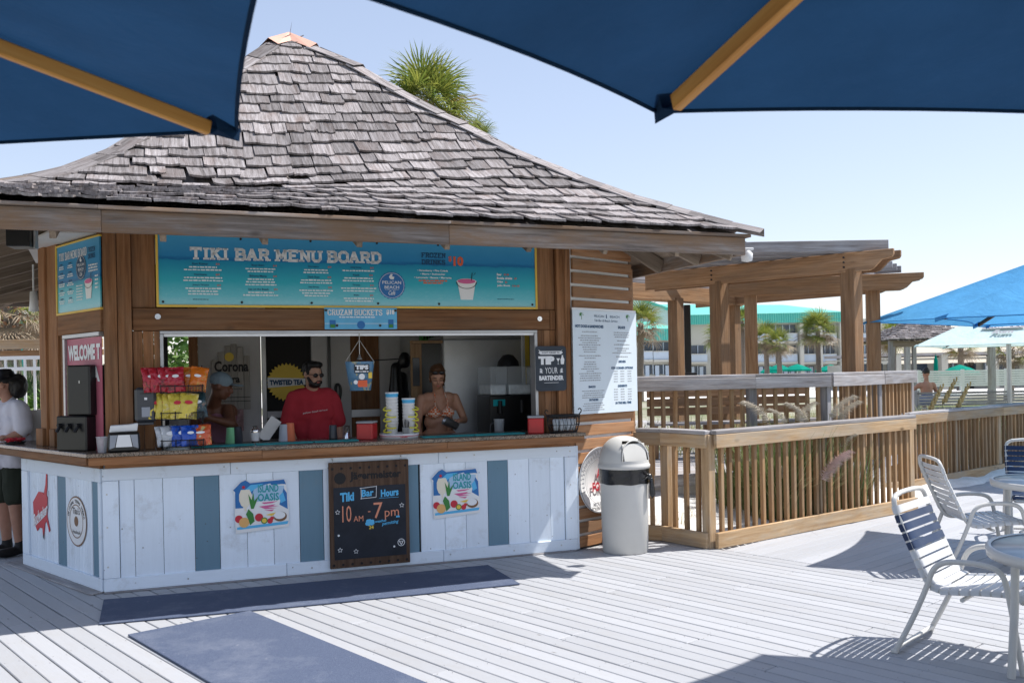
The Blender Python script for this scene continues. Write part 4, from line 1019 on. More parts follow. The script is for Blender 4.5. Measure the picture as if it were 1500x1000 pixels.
M['dkgrey']=flat('dark_grey_plastic',(.045,.05,.06),.3,.5); bx('housing',(0,-.09,0),(.155,.03,.265),'dkgrey',t,bevel=.02)
bx('window',(.05,-.094,.04),(.11,-.0905,.115),'greyface',t,bevel=.002); bx('light',(.07,-.094,.17),(.09,-.0905,.188),'print_white',t,bevel=0); bx('slot',(.04,-.094,.215),(.12,-.0905,.222),'black',t,bevel=0); bx('tray',(.02,-.10,-.02),(.135,-.02,-.001),'dkgrey',t,bevel=.005)
# chip rack: wire stand and every bag on it
t=tat('chip_rack','black wire snack rack standing at the left edge of the serving window','rack',FM,(.43,-.12,CT))
q=MB()
for x in(0,.30): q.tube([(x,.14,0),(x,.14,.64)],.006,6); q.tube([(x,.14,0),(x,-.02,.0)],.006,6)
for z in(.02,.23,.435):
    for yy,zz in((-.02,z),(-.035,z+.05)): q.tube([(-.01,yy,zz),(.31,yy-.01,zz)],.004,6); 
    for x in(0,.10,.20,.30): q.tube([(x,.14,z+.12),(x,.02,z+.0),(x,-.035,z+.0),(x,-.04,z+.06)],.004,6)
    for k in range(13): q.tube([(.18+k*.011,-.04,z),(.18+k*.011,-.045,z+.05)],.0025,4)
q.build('wire_frame','iron',t)
def bagmat(name,c1,c2,c3):
    s=NT(name); v=s.n('TexVoronoi'); s.l(s.coords((1,1,1)),v.inputs['Vector']); v.inputs['Scale'].default_value=16
    n_=s.noise(s.coords((1,1,1)),14,4,.7); c=s.ramp(n_,[(.40,c1),(.56,c1),(.60,c2),(.66,c3),(.72,c1)])
    s.bump(s.noise(s.coords((1,1,1)),12,3,.6),.8,.02); return s.base(c,.25,.6)
M['bag_red']=bagmat('red_chip_bag',(.42,.015,.03),(.08,.01,.01),(.45,.08,.05)); M['bag_orange']=bagmat('orange_chip_bag',(.62,.15,.01),(.55,.30,.05),(.50,.06,.03)); M['bag_yellow']=bagmat('yellow_chip_bag',(.66,.52,.07),(.70,.60,.25),(.45,.25,.04))
M['bag_blue']=bagmat('blue_chip_bag',(.01,.07,.42),(.02,.10,.50),(.05,.04,.10)); M['bag_white']=bagmat('white_chip_bag',(.50,.52,.55),(.05,.20,.35),(.30,.18,.10)); M['bag_dark']=bagmat('dark_chip_bag',(.02,.05,.06),(.20,.15,.10),(.30,.08,.10)); M['bag_mix']=bagmat('red_yellow_bag',(.60,.10,.03),(.60,.45,.10),(.5,.5,.5))
def bag_mesh(seed,W=.15,H=.19):
    r=random.Random(seed); nx,nz=12,15; vs=[];fs=[]
    for sgn in(-1,1):
        for j in range(nz+1):
            for i in range(nx+1):
                a=i/nx;b=j/nz; puff=.028*(math.sin(math.pi*a)**.6)*(math.sin(math.pi*min(1,max(0,(b-.06)/.88)))**.7) if 0<b<1 else 0
                wx=W*(.5-.03*math.sin(math.pi*b)); vs.append(((2*a-1)*wx+.002*r.uniform(-1,1),sgn*(puff+.001)+.011*mnoise.noise(Vector((a*5+seed,b*7,sgn)))+.005*mnoise.noise(Vector((a*13+seed,b*15,sgn))),b*H))
    n=(nx+1)*(nz+1)
    for j in range(nz):
        for i in range(nx):
            a=j*(nx+1)+i; fs.append((a,a+1,a+nx+2,a+nx+1)); fs.append((n+a,n+a+nx+1,n+a+nx+2,n+a+1))
    for i in range(nx):
        fs.append((i,n+i,n+i+1,i+1)); a=nz*(nx+1)+i; fs.append((a,a+1,n+a+1,n+a))
    for j in range(nz):
        a=j*(nx+1); fs.append((a,a+nx+1,n+a+nx+1,n+a)); a+=nx; fs.append((a,n+a,n+a+nx+1,a+nx+1))
    return vs,fs
rows=[(.45,[('bag_red','red',-.06,.02,25),('bag_red','red',-.005,.005,18),('bag_red','red',.05,-.01,14),('bag_red','red',.115,-.03,5),('bag_orange','orange',.20,.03,-4),('bag_orange','orange',.255,-.03,-6)],.195),
 (.245,[('bag_yellow','yellow',-.03,.04,25),('bag_yellow','yellow',.02,.02,22),('bag_yellow','yellow',.07,0,18),('bag_yellow','yellow',.13,-.03,8),('bag_yellow','yellow',.185,-.05,5),('bag_dark','dark',.27,.0,-5)],.20),
 (.035,[('bag_white','white',.03,.03,25),('bag_white','white',.075,.01,20),('bag_blue','blue',.135,-.01,10),('bag_blue','blue',.205,-.04,5),('bag_mix','red and yellow',.28,.02,-4),('bag_mix','red and yellow',.295,-.04,-8)],.16)]
rn=['top','middle','bottom']; seen={}
ordw=['leftmost','second','third','fourth','fifth','sixth']
for ri,(z,lst,hh) in enumerate(rows):
    for bi,(mt,cn,x,yy,ang) in enumerate(lst):
        vs,fs=bag_mesh(ri*10+bi); mb=MB(); mb.add([(a*(.9),b,c_*hh/.19) for a,b,c_ in vs],fs,True)
        Mx=FM@Matrix.Translation((.43+x,-.11+yy,CT+z-.01))@Matrix.Rotation(R(ang),4,'Z')@Matrix.Rotation(R(-14),4,'X')@Matrix.Rotation(rr.gauss(0,.07),4,'Y')
        o=mb.build('chip_bag',mt,None,Mx); tag(o,'%s snack bag, %s from the left in the %s row of the rack'%(cn,ordw[bi] if bi else 'first',rn[ri]),'chip bag','snack bags on the wire rack')
        lg=MB(); disc(lg,rr.uniform(-.01,.01),.60*hh,rr.uniform(.024,.034),-.036,14,rz=rr.uniform(.010,.016)); lg.build('logo_patch','print_white' if mt!='bag_yellow' else 'print_red',o)
# turquoise bar mats
M['matcyan']=flat('turquoise_rubber',(.03,.36,.38),.5,mottle=.1,bump=.2)
for i,(a,b,lb) in enumerate(((.64,1.12,'turquoise bar mat in front of the snack rack'),(1.13,1.58,'turquoise bar mat in front of the tablet'),(1.59,1.95,'turquoise bar mat left of the red napkin box'),(2.50,2.95,'turquoise bar mat in front of the bartender in a bikini'),(2.96,3.42,'turquoise bar mat left of the second red napkin box'))):
    o=tag(bx('bar_mat',(a,-.03,CT+.0005),(b,.12,CT+.008),'matcyan',None,FM,bevel=.002),lb,'bar mat','turquoise mats along the counter')
    rect_=MB(); rect_.add([(-.12,-.045,.0042),(.12,-.045,.0042),(.12,-.02,.0042),(-.12,-.02,.0042)],[(0,1,2,3)]); rect_.build('printed_strip','print_navy',o)
M['mint']=flat('mint_plastic',(.22,.55,.28),.4); M['orangep']=flat('orange_plastic',(.72,.20,.10),.4); M['greyp']=flat('pale_grey_plastic',(.45,.49,.55),.4)
def cupstack(x,y,lst,label,grp=None,h=.135):
    t=tat('cup_stack',label,'cup stack',FM,(x,y,CT))
    for dx,mt,hh in lst: lathe_obj('cup',[(0,hh),(.030,hh),(.033,hh-.004),(.044,.0),(.046,.0)],mt,t,loc=(dx,0,0))
    return t
cupstack(.955,.33,[(0,'mint',.13),(.055,'dkgrey',.135)],'upturned mint green cup next to a dark cup beside the snack rack')
cupstack(1.385,.35,[(0,'greyp',.14),(.052,'orangep',.15)],'upturned grey and orange cups behind the turquoise mats')
t=tat('cocktail_shaker','steel cocktail shaker with white label left of the tablet','shaker',FM,(1.15,.36,CT))
lathe_obj('body',[(0,0),(.030,0),(.038,.09),(.036,.10)],'chrome',t); lathe_obj('lid',[(.036,.10),(.022,.12),(.020,.135),(0,.138)],'chrome',t); lathe_obj('label_band',[(.0315,.01),(.0375,.08)],'pure',t,n=20)
t=tat('tablet_stand','tilted white backed tablet on a black stand','tablet',FM,(1.27,.40,CT))
rt=Matrix.Translation((0,0,.10))@Matrix.Rotation(R(36),4,'Y')@Matrix.Rotation(R(-8),4,'X')
link('screen',MB().box((0,0,0),(.016,.02,.22)).mesh('a'),'black',t,rt); link('back_shell',MB().box((0,-.012,0),(.10,.004,.21)).mesh('a'),'wallwhite',t,rt); bx('foot',(-.07,-.05,0),(.12,.08,.012),'black',t)
t=tat('dark_tumbler','dark green tumbler in front of the bartender in red','cup',FM,(1.795,.33,CT)); lathe_obj('wall',[(0,.12),(.030,.12),(.032,.115),(.036,0)],'dkgrey',t); lathe_obj('rim',[(.034,.0),(.039,.0),(.038,.008)],'black',t)
t=tat('steel_tumbler','shiny steel shaker tin left of the red napkin box','cup',FM,(1.90,.25,CT)); lathe_obj('wall',[(0,.115),(.024,.115),(.032,0)],'chrome',t); lathe_obj('rim',[(.032,0),(.035,0),(.034,.006)],'chrome',t)
M['redbox']=flat('red_plastic',(.50,.02,.025),.3,.5); M['greylid']=flat('grey_lid',(.33,.34,.36),.4)
for x,y,rz,lb in((2.04,.10,R(-30),'red napkin box beside the tray of drink buckets'),(3.52,-.03,R(-20),'red napkin box beside the wire basket of glasses')):
    t=tat('napkin_box',lb,'napkin box',FM,(x,y,CT),rz=rz,group='red napkin boxes on the counter'); bx('body',(-.07,-.06,0),(.07,.08,.135),'redbox',t,bevel=.008); bx('lid',(-.073,-.063,.136),(.073,.083,.155),'greylid',t,bevel=.006); bx('slot',(-.05,-.0625,.03),(.05,-.0605,.11),'redbox',t,bevel=0)
# round tray with buckets
t=tat('serving_tray','round white and red rimmed tray holding stacked drink buckets','tray',FM,(2.325,.12,CT))
lathe_obj('dish',[(0,.004),(.155,.004),(.165,.04),(.170,.042),(.160,0),(0,0)],'pure',t,n=32); lathe_obj('red_band',[(.1625,.012),(.1665,.026)],'print_red',t,n=32)
q=MB(); put_text(q,'CRUZAN',0,.010,.014,w=.06,y=-.170,bold=.04); q.build('lettering','print_red',t)
M['lemon']=flat('yellow_plastic_handle',(.78,.72,.06),.4)
for bi,(x,yy,n_,lb,hd) in enumerate(((2.265,.12,9,'taller stack of white and blue drink buckets on the tray',-1),(2.405,.10,7,'shorter stack of white and blue drink buckets with yellow handles',1))):
    t=tat('bucket_stack',lb,'bucket stack',FM,(x,yy,CT+.012),group='stacked drink buckets on the tray')
    for k in range(n_):
        z=k*.027; lathe_obj('bucket',[(.038,z),(.052,z+.115),(.055,z+.116),(.055,z+.122),(.051,z+.122),(.037,z+.004)],'pure',t,n=20)
    z=n_*.027+.03; lathe_obj('blue_bucket',[(.046,z),(.0535,z+.088),(.0565,z+.09),(.0565,z+.098),(.052,z+.098)],'print_lightblue',t,n=20)
    lathe_obj('top_rim',[(.053,z+.094),(.058,z+.096),(.056,z+.108),(.05,z+.105)],'pure',t,n=20)
    for k in range(5):
        zz=.04+k*.046; q=MB(); a0=1.2 if hd>0 else 3.6
        q.tube([(hd*.05,-.02,zz+.03),(hd*.072,-.045,zz),(hd*.03,-.075,zz-.012),(-hd*.02,-.065,zz-.008)] if k%2 else [(hd*.05,.0,zz+.03),(hd*.085,-.02,zz+.01),(hd*.07,-.05,zz),(hd*.02,-.062,zz+.005)],.006,5,smooth_path=2); q.build('handle','lemon',t)
t=tat('straw_cup','clear tub of straws and picks between the bucket stacks','straw holder',FM,(2.36,.02,CT+.012))
lathe_obj('tub',[(0,0),(.028,0),(.032,.08),(.034,.082)],'clearcup',t); q=MB(); r=random.Random(8)
for k in range(14): a=r.uniform(0,6.3); q.tube([(.015*math.cos(a),.015*math.sin(a),.01),(.03*math.cos(a),.03*math.sin(a),.12+r.uniform(0,.03))],.002,4)
q.build('straws','black',t,kind='stuff')
# hanging tips bucket and bell
t=tat('tips_bucket','printed tips bucket hanging by twine below the header','tip bucket',FM,(1.975,.0,1.49))
M['tipprint']=bagmat('busy_tip_print',(.10,.22,.35),(.35,.33,.12),(.40,.40,.38)); q=MB(); q.lathe([(0,0),(.088,0),(.122,.235),(.124,.24),(.118,.235),(.085,.005)],24,sy=.7); q.build('bucket','tipprint',t)
q=MB(); q.tube([(-.12,0,.235),(0,.0,.42),(.12,0,.235)],.005,5); q.tube([(0,0,.41),(0,0,.475)],.004,5); q.build('twine','cabinetpale',t)
q=MB(); q.lathe([(0,.30),(.008,.298),(.010,.285),(.022,.262),(.024,.258),(0,.258)],14); q.tube([(0,0,.42),(0,0,.30)],.0025,5); q.build('bell','steel',t)
q=MB(); rect(q,-.062,.062,.145,.215,-.0885); q.build('label_panel','print_black',t); q=MB(); put_text(q,'TIPS',0,.172,.038,w=.11,y=-.0895,bold=.07); r=random.Random(2); greek(q,0,.152,.11,.010,-.0895,r); q.build('lettering','print_white',t)
q=MB(); rect(q,-.03,.045,.03,.085,-.0775); put_text(q,'10.1',.0,.04,.03,w=.07,y=-.079,bold=.05); q.build('number_print','print_orange',t)
q=MB(); disc(q,.0,.115,.025,-.083,14); disc(q,-.05,.07,.018,-.0775,12); q.build('white_spots','print_white',t); q=MB(); rect(q,.055,.085,.10,.15,-.080); q.build('yellow_patch','print_yellow',t)
# wire basket with glasses
t=tat('wire_basket','black wire basket of glasses at the right end of the counter','basket',FM,(3.755,-.105,CT)); q=MB()
oval=lambda rx,ry,z,n=24:[(rx*math.cos(2*math.pi*i/n),ry*math.sin(2*math.pi*i/n),z) for i in range(n)]
q.tube(oval(.155,.10,.155),.006,6,closed=True); q.tube(oval(.15,.096,.14),.004,5,closed=True); q.tube(oval(.125,.078,.005),.004,5,closed=True); q.tube(oval(.14,.088,.07),.003,5,closed=True)
for i in range(26): a=2*math.pi*i/26; q.tube([(.125*math.cos(a),.078*math.sin(a),.005),(.15*math.cos(a+.12),.096*math.sin(a+.12),.08),(.153*math.cos(a),.10*math.sin(a),.15)],.0028,4)
q.tube([(.15,0,.155),(.18,0,.19),(.16,0,.215),(.145,0,.20)],.005,6,smooth_path=1); q.tube([(-.15,0,.155),(-.18,0,.18),(-.16,0,.21),(-.145,0,.19)],.005,6,smooth_path=1)
q.build('wire','iron',t)
for i,(x,yy) in enumerate(((-.085,-.02),(-.03,-.035),(.028,-.03),(.085,-.01),(-.05,.04),(.02,.045),(.075,.045))):
    o=MB().lathe([(0,.02),(.020,.02),(.026,.06),(.030,.12),(.028,.12),(.024,.06),(0,.026)],16).build('glass','glassware',None,FM@Matrix.Translation((3.755+x,-.105+yy,CT)))
    tag(o,'drinking glass standing in the black wire basket','glass','glasses in the wire basket')
# frozen drink machine, bins, steel box
M['steelb']=flat('bright_brushed_steel',(.62,.63,.64),.42,.5,.55,mottle=.2,scale=1.2)
t=tat('ice_machine','large brushed steel ice machine behind the bartender in a bikini','ice machine',FM,(3.06,1.30,.902))
bx('body',(0,0,0),(.86,.70,1.06),'steelb',t,bevel=.01); bx('top_trim',(0,-.01,1.062),(.86,.70,1.10),'alu',t)
M['tanpanel']=wood('scuffed_tan_ply',(.24,.14,.07),(.36,.22,.12),(.44,.30,.18),along='Z',knots=.8)
t=tat('wooden_cabinet','tan plywood cabinet front with a black opening left of the ice machine','cabinet',FM,(2.72,1.28,.902))
bx('side_board',(0,0,.10),(.11,.03,1.02),'tanpanel',t); bx('top_board',(.0,.0,1.022),(.33,.04,1.05),'tanpanel',t); bx('opening',(.112,.02,.10),(.32,.04,1.02),'black',t); bx('hatch',(.015,-.01,.60),(.085,-.002,.88),'dkgrey',t)
t=tat('frozen_drink_machine','black two tank frozen drink machine with clear hoppers','drink machine',FM,(3.33,.66,.902))
bx('base',(0,0,0),(.44,.42,.50),'black',t,bevel=.01); M['hopper']=glass('hopper_plastic',(.93,.95,.96),.1,.16); M['slush']=flat('pale_slush',(.66,.68,.68),.4,mottle=.3,scale=14)
for a,b in((0.005,.185),(.19,.435)):
    link('hopper',MB().box(((a+b)/2,.2,.64),(b-a-.004,.40,.27)).mesh('h'),'hopper',t,bevel=.01); bx('slush_fill',(a+.012,.02,.505),(b-.012,.38,.60),'slush',t,bevel=.01)
lathe_obj('domed_lid',[(0,.12),(.05,.11),(.10,.05),(.11,0)],'iron',t,loc=(.26,.2,.775)); q=MB(); q.cyl((.09,-.03,.33),(.09,-.03,.45),.02,n=10); q.cyl((.31,-.03,.33),(.31,-.03,.45),.02,n=10); q.build('tap','iron',t); bx('control_strip',(.03,-.004,.40),(.15,.0,.46),'print_teal',t,bevel=0)
t=tat('juice_pitcher','clear pitcher with orange juice under the frozen drink machine tap','pitcher',FM,(3.36,.50,CT-.10))
M['juice']=flat('orange_juice',(.55,.22,.02),.3); lathe_obj('jug',[(0,0),(.04,0),(.05,.20),(.052,.21)],'glassware',t); lathe_obj('juice',[(0,.006),(.037,.006),(.043,.08),(0,.08)],'juice',t); q=MB(); q.tube([(-.045,0,.18),(-.09,0,.16),(-.085,0,.06),(-.045,0,.04)],.006,6,smooth_path=2); q.build('handle','dkgrey',t)
t=tat('beer_bin','black ice bin with white and yellow beer lettering at the right of the window','bin',FM,(3.66,.62,.902))
bx('body',(.13,0,0),(.45,.3,.50),'black',t,bevel=.01); bx('clear_lid',(.14,.01,.502),(.44,.28,.76),'clearcup',t); q=MB(); q.add([(.135,-.003,.49),(.40,-.003,.49),(.34,-.003,.10)],[(0,1,2)]); q.build('white_panel','pure',t); q=MB(); rect(q,.30,.42,.12,.47,-.004); q.build('yellow_panel','print_yellow',t)
q=MB(); put_text(q,'Corona',.34,.30,.10,w=.36,y=-.006,bold=.03); q.build('lettering','print_navy',t)
t=tat('bottle','dark bottle with a steel pourer on the beer bin','bottle',FM,(3.84,.55,1.41)); lathe_obj('neck',[(0,0),(.025,0),(.025,.06),(.014,.075),(.014,.13),(0,.13)],'dkgrey',t); lathe_obj('cap',[(.017,.13),(.017,.15),(0,.152)],'steel',t)
t=tat('yellow_post','yellow and white upright pole inside the right window edge','pole',FM,(3.88,1.15,.9)); bx('pole',(0,0,0),(.05,.05,1.2),'print_yellow',t); bx('white_edge',(-.03,0,0),(-.002,.04,1.2),'pure',t)
t=tat('garbage_bag','black coat and bags hanging on the back wall left of the wooden cabinet','hanging coat',FM,(2.68,1.8,1.05)); q=MB(); cap(q,(0,0,.65),(0,0,.05),.05,.11); cap(q,(.08,.02,.55),(.07,0,.0),.05,.09); q.sph((.1,0,.72),(.07,.05,.09)); fuse(q,'folds','black',t,voxel=.015); q=MB(); q.tube([(-.25,.0,.72),(.2,0,.74)],.006,5); q.build('hanging_rail','iron',t)
t=tat('apron','black apron strap hanging on the white door frame','apron',FM,(2.12,2.03,1.30)); q=MB(); q.tube([(0,0,0),(.03,-.01,.16),(.01,-.01,.24),(-.03,-.01,.22),(-.02,0,.10),(-.06,0,.02)],.014,6,smooth_path=2); q.build('strap','black',t); q=MB(); q.sph((-.03,0,-.03),(.07,.03,.05)); q.build('pouch','black',t)
t=tat('green_bin','small green plastic crate on top of the back shelf','crate',FM,(3.0,1.9,1.97)); bx('wall',(0,0,0),(.2,.15,.08),'print_green',t)
for k in range(6): bx('slot',(.01+k*.032,-.003,.02),(.03+k*.032,.0,.06),'black',t,bevel=0)
# speaker under the eave
t=tat('speaker','black loudspeaker bracketed under the left eave','speaker',Matrix.Identity(4),tuple(aty(33,348,6.75)),rz=R(10)); bx('cabinet',(-.085,-.09,-.075),(.075,.09,.06),'black',t,bevel=.006); bx('bracket',(.077,-.02,-.08),(.09,.06,.07),'alu',t); bx('grille',(-.08,-.094,-.07),(.07,-.0905,.055),'iron',t,bevel=0)
# light fixture at the right corner
t=tat('flood_light','small white flood light hanging under the right roof corner','light',Matrix.Identity(4),tuple(aty(1094,372,7.9)),rz=R(10)); q=MB(); q.lathe([(.03,.03),(.05,-.0),(.045,-.06),(0,-.07)],14); q.build('lens_shade','pure',t); bx('mount',(-.05,-.03,.031),(.05,.03,.05),'pure',t)
# ============================================================ PEOPLE
def skinmat(name,c):
    s=NT(name); n_=s.noise(s.coords((1,1,1)),18,4,.6); cc_=s.mix(s.mr(n_,.35,.7,0,.35),c,(c[0]*.75,c[1]*.6,c[2]*.55)); s.base(cc_,.5,.35); s.b.inputs['Subsurface Weight'].default_value=.06; return s.m
M['skin1']=skinmat('light_skin',(.52,.30,.21)); M['skin2']=skinmat('tanned_skin',(.50,.265,.17)); M['skin3']=skinmat('dark_skin',(.16,.07,.04)); M['skin4']=skinmat('ruddy_skin',(.42,.22,.15))
M['hairblack']=flat('black_hair',(.012,.010,.009),.5,.4,mottle=.3,scale=60); M['hairbrown']=flat('brown_hair',(.10,.045,.02),.5,.4,mottle=.35,scale=60)
def clothmat(name,c,f=3):
    s=NT(name); n_=s.noise(s.coords((1,1,1)),5,4,.6); s.base(s.mix(s.mr(n_,.35,.7,0,.3),c,tuple(x*.6 for x in c)),.9,.1); s.bump(n_,.5,.02); return s.m
M['teered']=clothmat('red_tee',(.50,.045,.06)); M['teewhite']=clothmat('white_tee',(.66,.64,.70)); M['shorts']=clothmat('olive_shorts',(.035,.04,.03)); M['pinktop']=clothmat('pink_striped_top',(.30,.14,.18)); M['capgrey']=clothmat('grey_cap',(.20,.25,.27)); M['blueshorts']=clothmat('blue_shorts',(.06,.12,.33)); M['shoe']=flat('black_shoe',(.015,.014,.014),.6)
def gingham():
    s=NT('orange_gingham'); c=s.n('TexChecker'); s.l(s.coords((1,1,1),False),c.inputs['Vector']); c.inputs['Scale'].default_value=52; c.inputs[1].default_value=(.70,.13,.02,1); c.inputs[2].default_value=(.75,.62,.50,1); return s.base(c.outputs[0],.8,.1)
M['gingham']=gingham()
def hand(mb,wrist,dirv,palm_n,side=1,curl=.5,s=1.0):
    """palm and five bent fingers; dirv points along the hand, palm_n out of the palm, side +1 puts the thumb on dirv x palm_n"""
    d=Vector(dirv).normalized(); n=Vector(palm_n); n=(n-d*n.dot(d)).normalized(); t=d.cross(n)*side; w=Vector(wrist)
    for k in range(4):
        o=(k-1.5)*.020*s; base=w+d*.085*s-t*o*1.0
        mb.cyl(w+d*.01-t*o*.55,base,.014*s,.0115*s,10); mb.sph(base,.0115*s,10,6)
        L=[.042,.046,.043,.034][k]*s; p=base; a=curl*.7; dd=d
        for j,f in enumerate((1,.65,.5)):
            dd=(d*math.cos(a)+n*math.sin(a)).normalized(); q=p+dd*L*f; cap(mb,p,q,.0095*s,.0085*s,8); p=q; a+=curl
    p=w+d*.02*s+t*.022*s; q=p+(d*.6+t*.7+n*.25).normalized()*.042*s; cap(mb,p,q,.013*s,.0105*s,8); q2=q+(d*.85+t*.25+n*.4*curl).normalized()*.032*s; cap(mb,q,q2,.010*s,.0085*s,8)
    mb.sph(w+d*.045*s,(.034*s,.034*s,.034*s),10,6,)
def head(mb,c,rot,s=1.0,neck_to=None):
    """c is the middle of the head, rot turns it; face looks to -y"""
    P=lambda x,y,z:Vector(c)+rot@Vector((x*s,y*s,z*s))
    mb.sph(P(0,.012,.028),(.075*s,.095*s,.088*s),18,12,rot); mb.sph(P(0,-.018,-.045),(.057*s,.068*s,.062*s),16,10,rot); mb.sph(P(0,-.048,-.088),(.026*s,.022*s,.020*s),10,8,rot)
    cap(mb,P(0,-.085,.018),P(0,-.104,-.022),.009*s,.013*s,8); mb.sph(P(.010,-.093,-.026),.008*s,8,6); mb.sph(P(-.010,-.093,-.026),.008*s,8,6)
    cap(mb,P(-.035,-.076,.026),P(.035,-.076,.026),.010*s,.010*s,8)
    for sg in(-1,1):
        mb.sph(P(sg*.038,-.066,-.028),(.022*s,.018*s,.018*s),8,6,rot); mb.sph(P(sg*.077,.012,-.004),(.009*s,.019*s,.030*s),10,8,rot)
    mb.sph(P(0,-.083,-.052),(.022*s,.009*s,.005*s),8,6,rot); mb.sph(P(0,-.081,-.062),(.018*s,.009*s,.006*s),8,6,rot)
    if neck_to is not None: cap(mb,P(0,.02,-.06),neck_to,.052*s,.060*s,14)
def features(par,c,rot,s=1.0,glasses=None,eyes=True,lips=True):
    P=lambda x,y,z:Vector(c)+rot@Vector((x*s,y*s,z*s))
    if glasses:
        g=MB(); dz,dy=glasses
        for sg in(-1,1): g.sph(P(sg*.032,-.086+dy,.008+dz),(.027*s,.008*s,.020*s),12,8,rot); g.tube([P(sg*.058,-.080+dy,.014+dz),P(sg*.080,-.03+dy*.8,.012+dz),P(sg*.078,.012+dy*.6,.005+dz)],.003*s,5)
        g.tube([P(-.012,-.092+dy,.014+dz),P(.012,-.092+dy,.014+dz)],.003*s,5); g.build('sunglasses','black',par)
    if eyes:
        for sg in(-1,1):
            e_=MB(); e_.sph(P(sg*.031,-.079,.004),(.013*s,.007*s,.006*s),10,6,rot); eo=e_.build('eye','pure',par)
            e2=MB(); e2.sph(P(sg*.031,-.0845,.003),(.006*s,.004*s,.0055*s),8,6,rot); e2.build('iris','dark',eo)
    b_=MB()
    for sg in(-1,1): b_.tube([P(sg*.014,-.087,.027),P(sg*.033,-.086,.032),P(sg*.052,-.075,.026)],.0035*s,5)
    if not (glasses and glasses[0]==0): b_.build('eyebrows','hairbrown',par)
    if lips: 
        M.setdefault('lips',flat('lips',(.42,.12,.10),.5)); m=MB(); m.sph(P(0,-.0875,-.052),(.020*s,.005*s,.0035*s),10,6,rot); m.sph(P(0,-.086,-.060),(.017*s,.005*s,.004*s),10,6,rot); m.build('lips','lips',par)
def rot3(z=0,x=0,y=0): return (Matrix.Rotation(R(z),3,'Z')@Matrix.Rotation(R(x),3,'X')@Matrix.Rotation(R(y),3,'Y'))
# ---- bartender in red: stands behind the counter
t=tat('person','bearded man in sunglasses and red t-shirt standing behind the bar counter','person',FM,(1.72,.98,.04))
hc=Vector((-.005,-.05,1.585)); hr=rot3(28,6)
b=MB(); head(b,hc,hr,1,(0,.02,1.43))
sh=1.40
def limb(mb,pts,rs):
    for (p,q),(r0,r1) in zip(zip(pts,pts[1:]),zip(rs,rs[1:])): cap(mb,p,q,r0,r1,12)
for x0,x1,r0,r1,z0,z1 in((-.10,.10,.085,.085,1.36,1.36),(-.09,.09,.10,.10,1.22,1.22),(-.07,.07,.105,.105,1.05,1.05),(-.08,.08,.11,.11,.92,.92)): cap(b,(x0,.02,z0),(x1,.02,z1),r0,r1,14)
cap(b,(0,.02,1.36),(0,.02,.95),.10,.11)
limb(b,[(-.178,.02,1.375),(-.235,.0,1.12),(-.19,-.20,.985)],[.062,.045,.028]); hand(b,(-.19,-.20,.985),(.25,-.9,-.1),(0,0,-1),1,.45)
limb(b,[(.178,.02,1.375),(.23,.03,1.11),(.215,-.13,.93)],[.062,.045,.028]); hand(b,(.215,-.13,.93),(-.1,-.8,-.4),(0,.2,-1),-1,.5)
for sg in(-1,1): limb(b,[(sg*.09,.02,.92),(sg*.10,.0,.48),(sg*.10,.03,.09)],[.095,.062,.042]); b.box((sg*.10,-.05,.035),(.09,.25,.07))
fuse(b,'body','skin1',t,.010,4)
q=MB()
for x,r_,z in((.115,.105,1.37),(.10,.118,1.25),(.085,.124,1.08),(.09,.128,.93)): cap(q,(-x,.02,z),(x,.02,z),r_,r_,14)
cap(q,(0,.02,1.36),(0,.02,.95),.118,.128); 
for sg in(-1,1): cap(q,(sg*.168,.02,1.375),(sg*.225,.01,1.17),.078,.076,14)
q.sph((-.02,-.1,1.05),(.06,.03,.12)); q.sph((.07,-.09,.95),(.05,.03,.12)); cap(q,(0,.02,1.40),(0,.025,1.455),.085,.066)
fuse(q,'red_shirt','teered',t,.012,5)
q=MB(); put_text(q,'pelican beach terrace',.0,1.245,.022,w=.22,y=-.118,slope=.12,shear=.3); q.build('shirt_print','print_white',t)
q=MB(); HP=lambda x,y,z:hc+hr@Vector((x,y,z)); q.sph(HP(0,.03,.055),(.082,.095,.078),16,10,hr); q.sph(HP(0,-.03,.10),(.07,.065,.035),12,8,hr); cap(q,HP(-.07,.0,.05),HP(-.076,-.03,.02),.018,.010); cap(q,HP(.07,.0,.05),HP(.076,-.03,.02),.018,.010); fuse(q,'hair','hairblack',t,.008,3)
q=MB(); q.sph(HP(0,-.030,-.078),(.055,.064,.036),14,8,hr); cap(q,HP(-.066,-.02,-.02),HP(-.05,-.045,-.06),.012,.02); cap(q,HP(.066,-.02,-.02),HP(.05,-.045,-.06),.012,.02); q.tube([HP(-.028,-.086,-.062),HP(-.02,-.096,-.042),HP(.02,-.096,-.042),HP(.028,-.086,-.062)],.006,6); fuse(q,'beard','hairblack',t,.006,2)
features(t,hc,hr,1,(0,0),eyes=False)
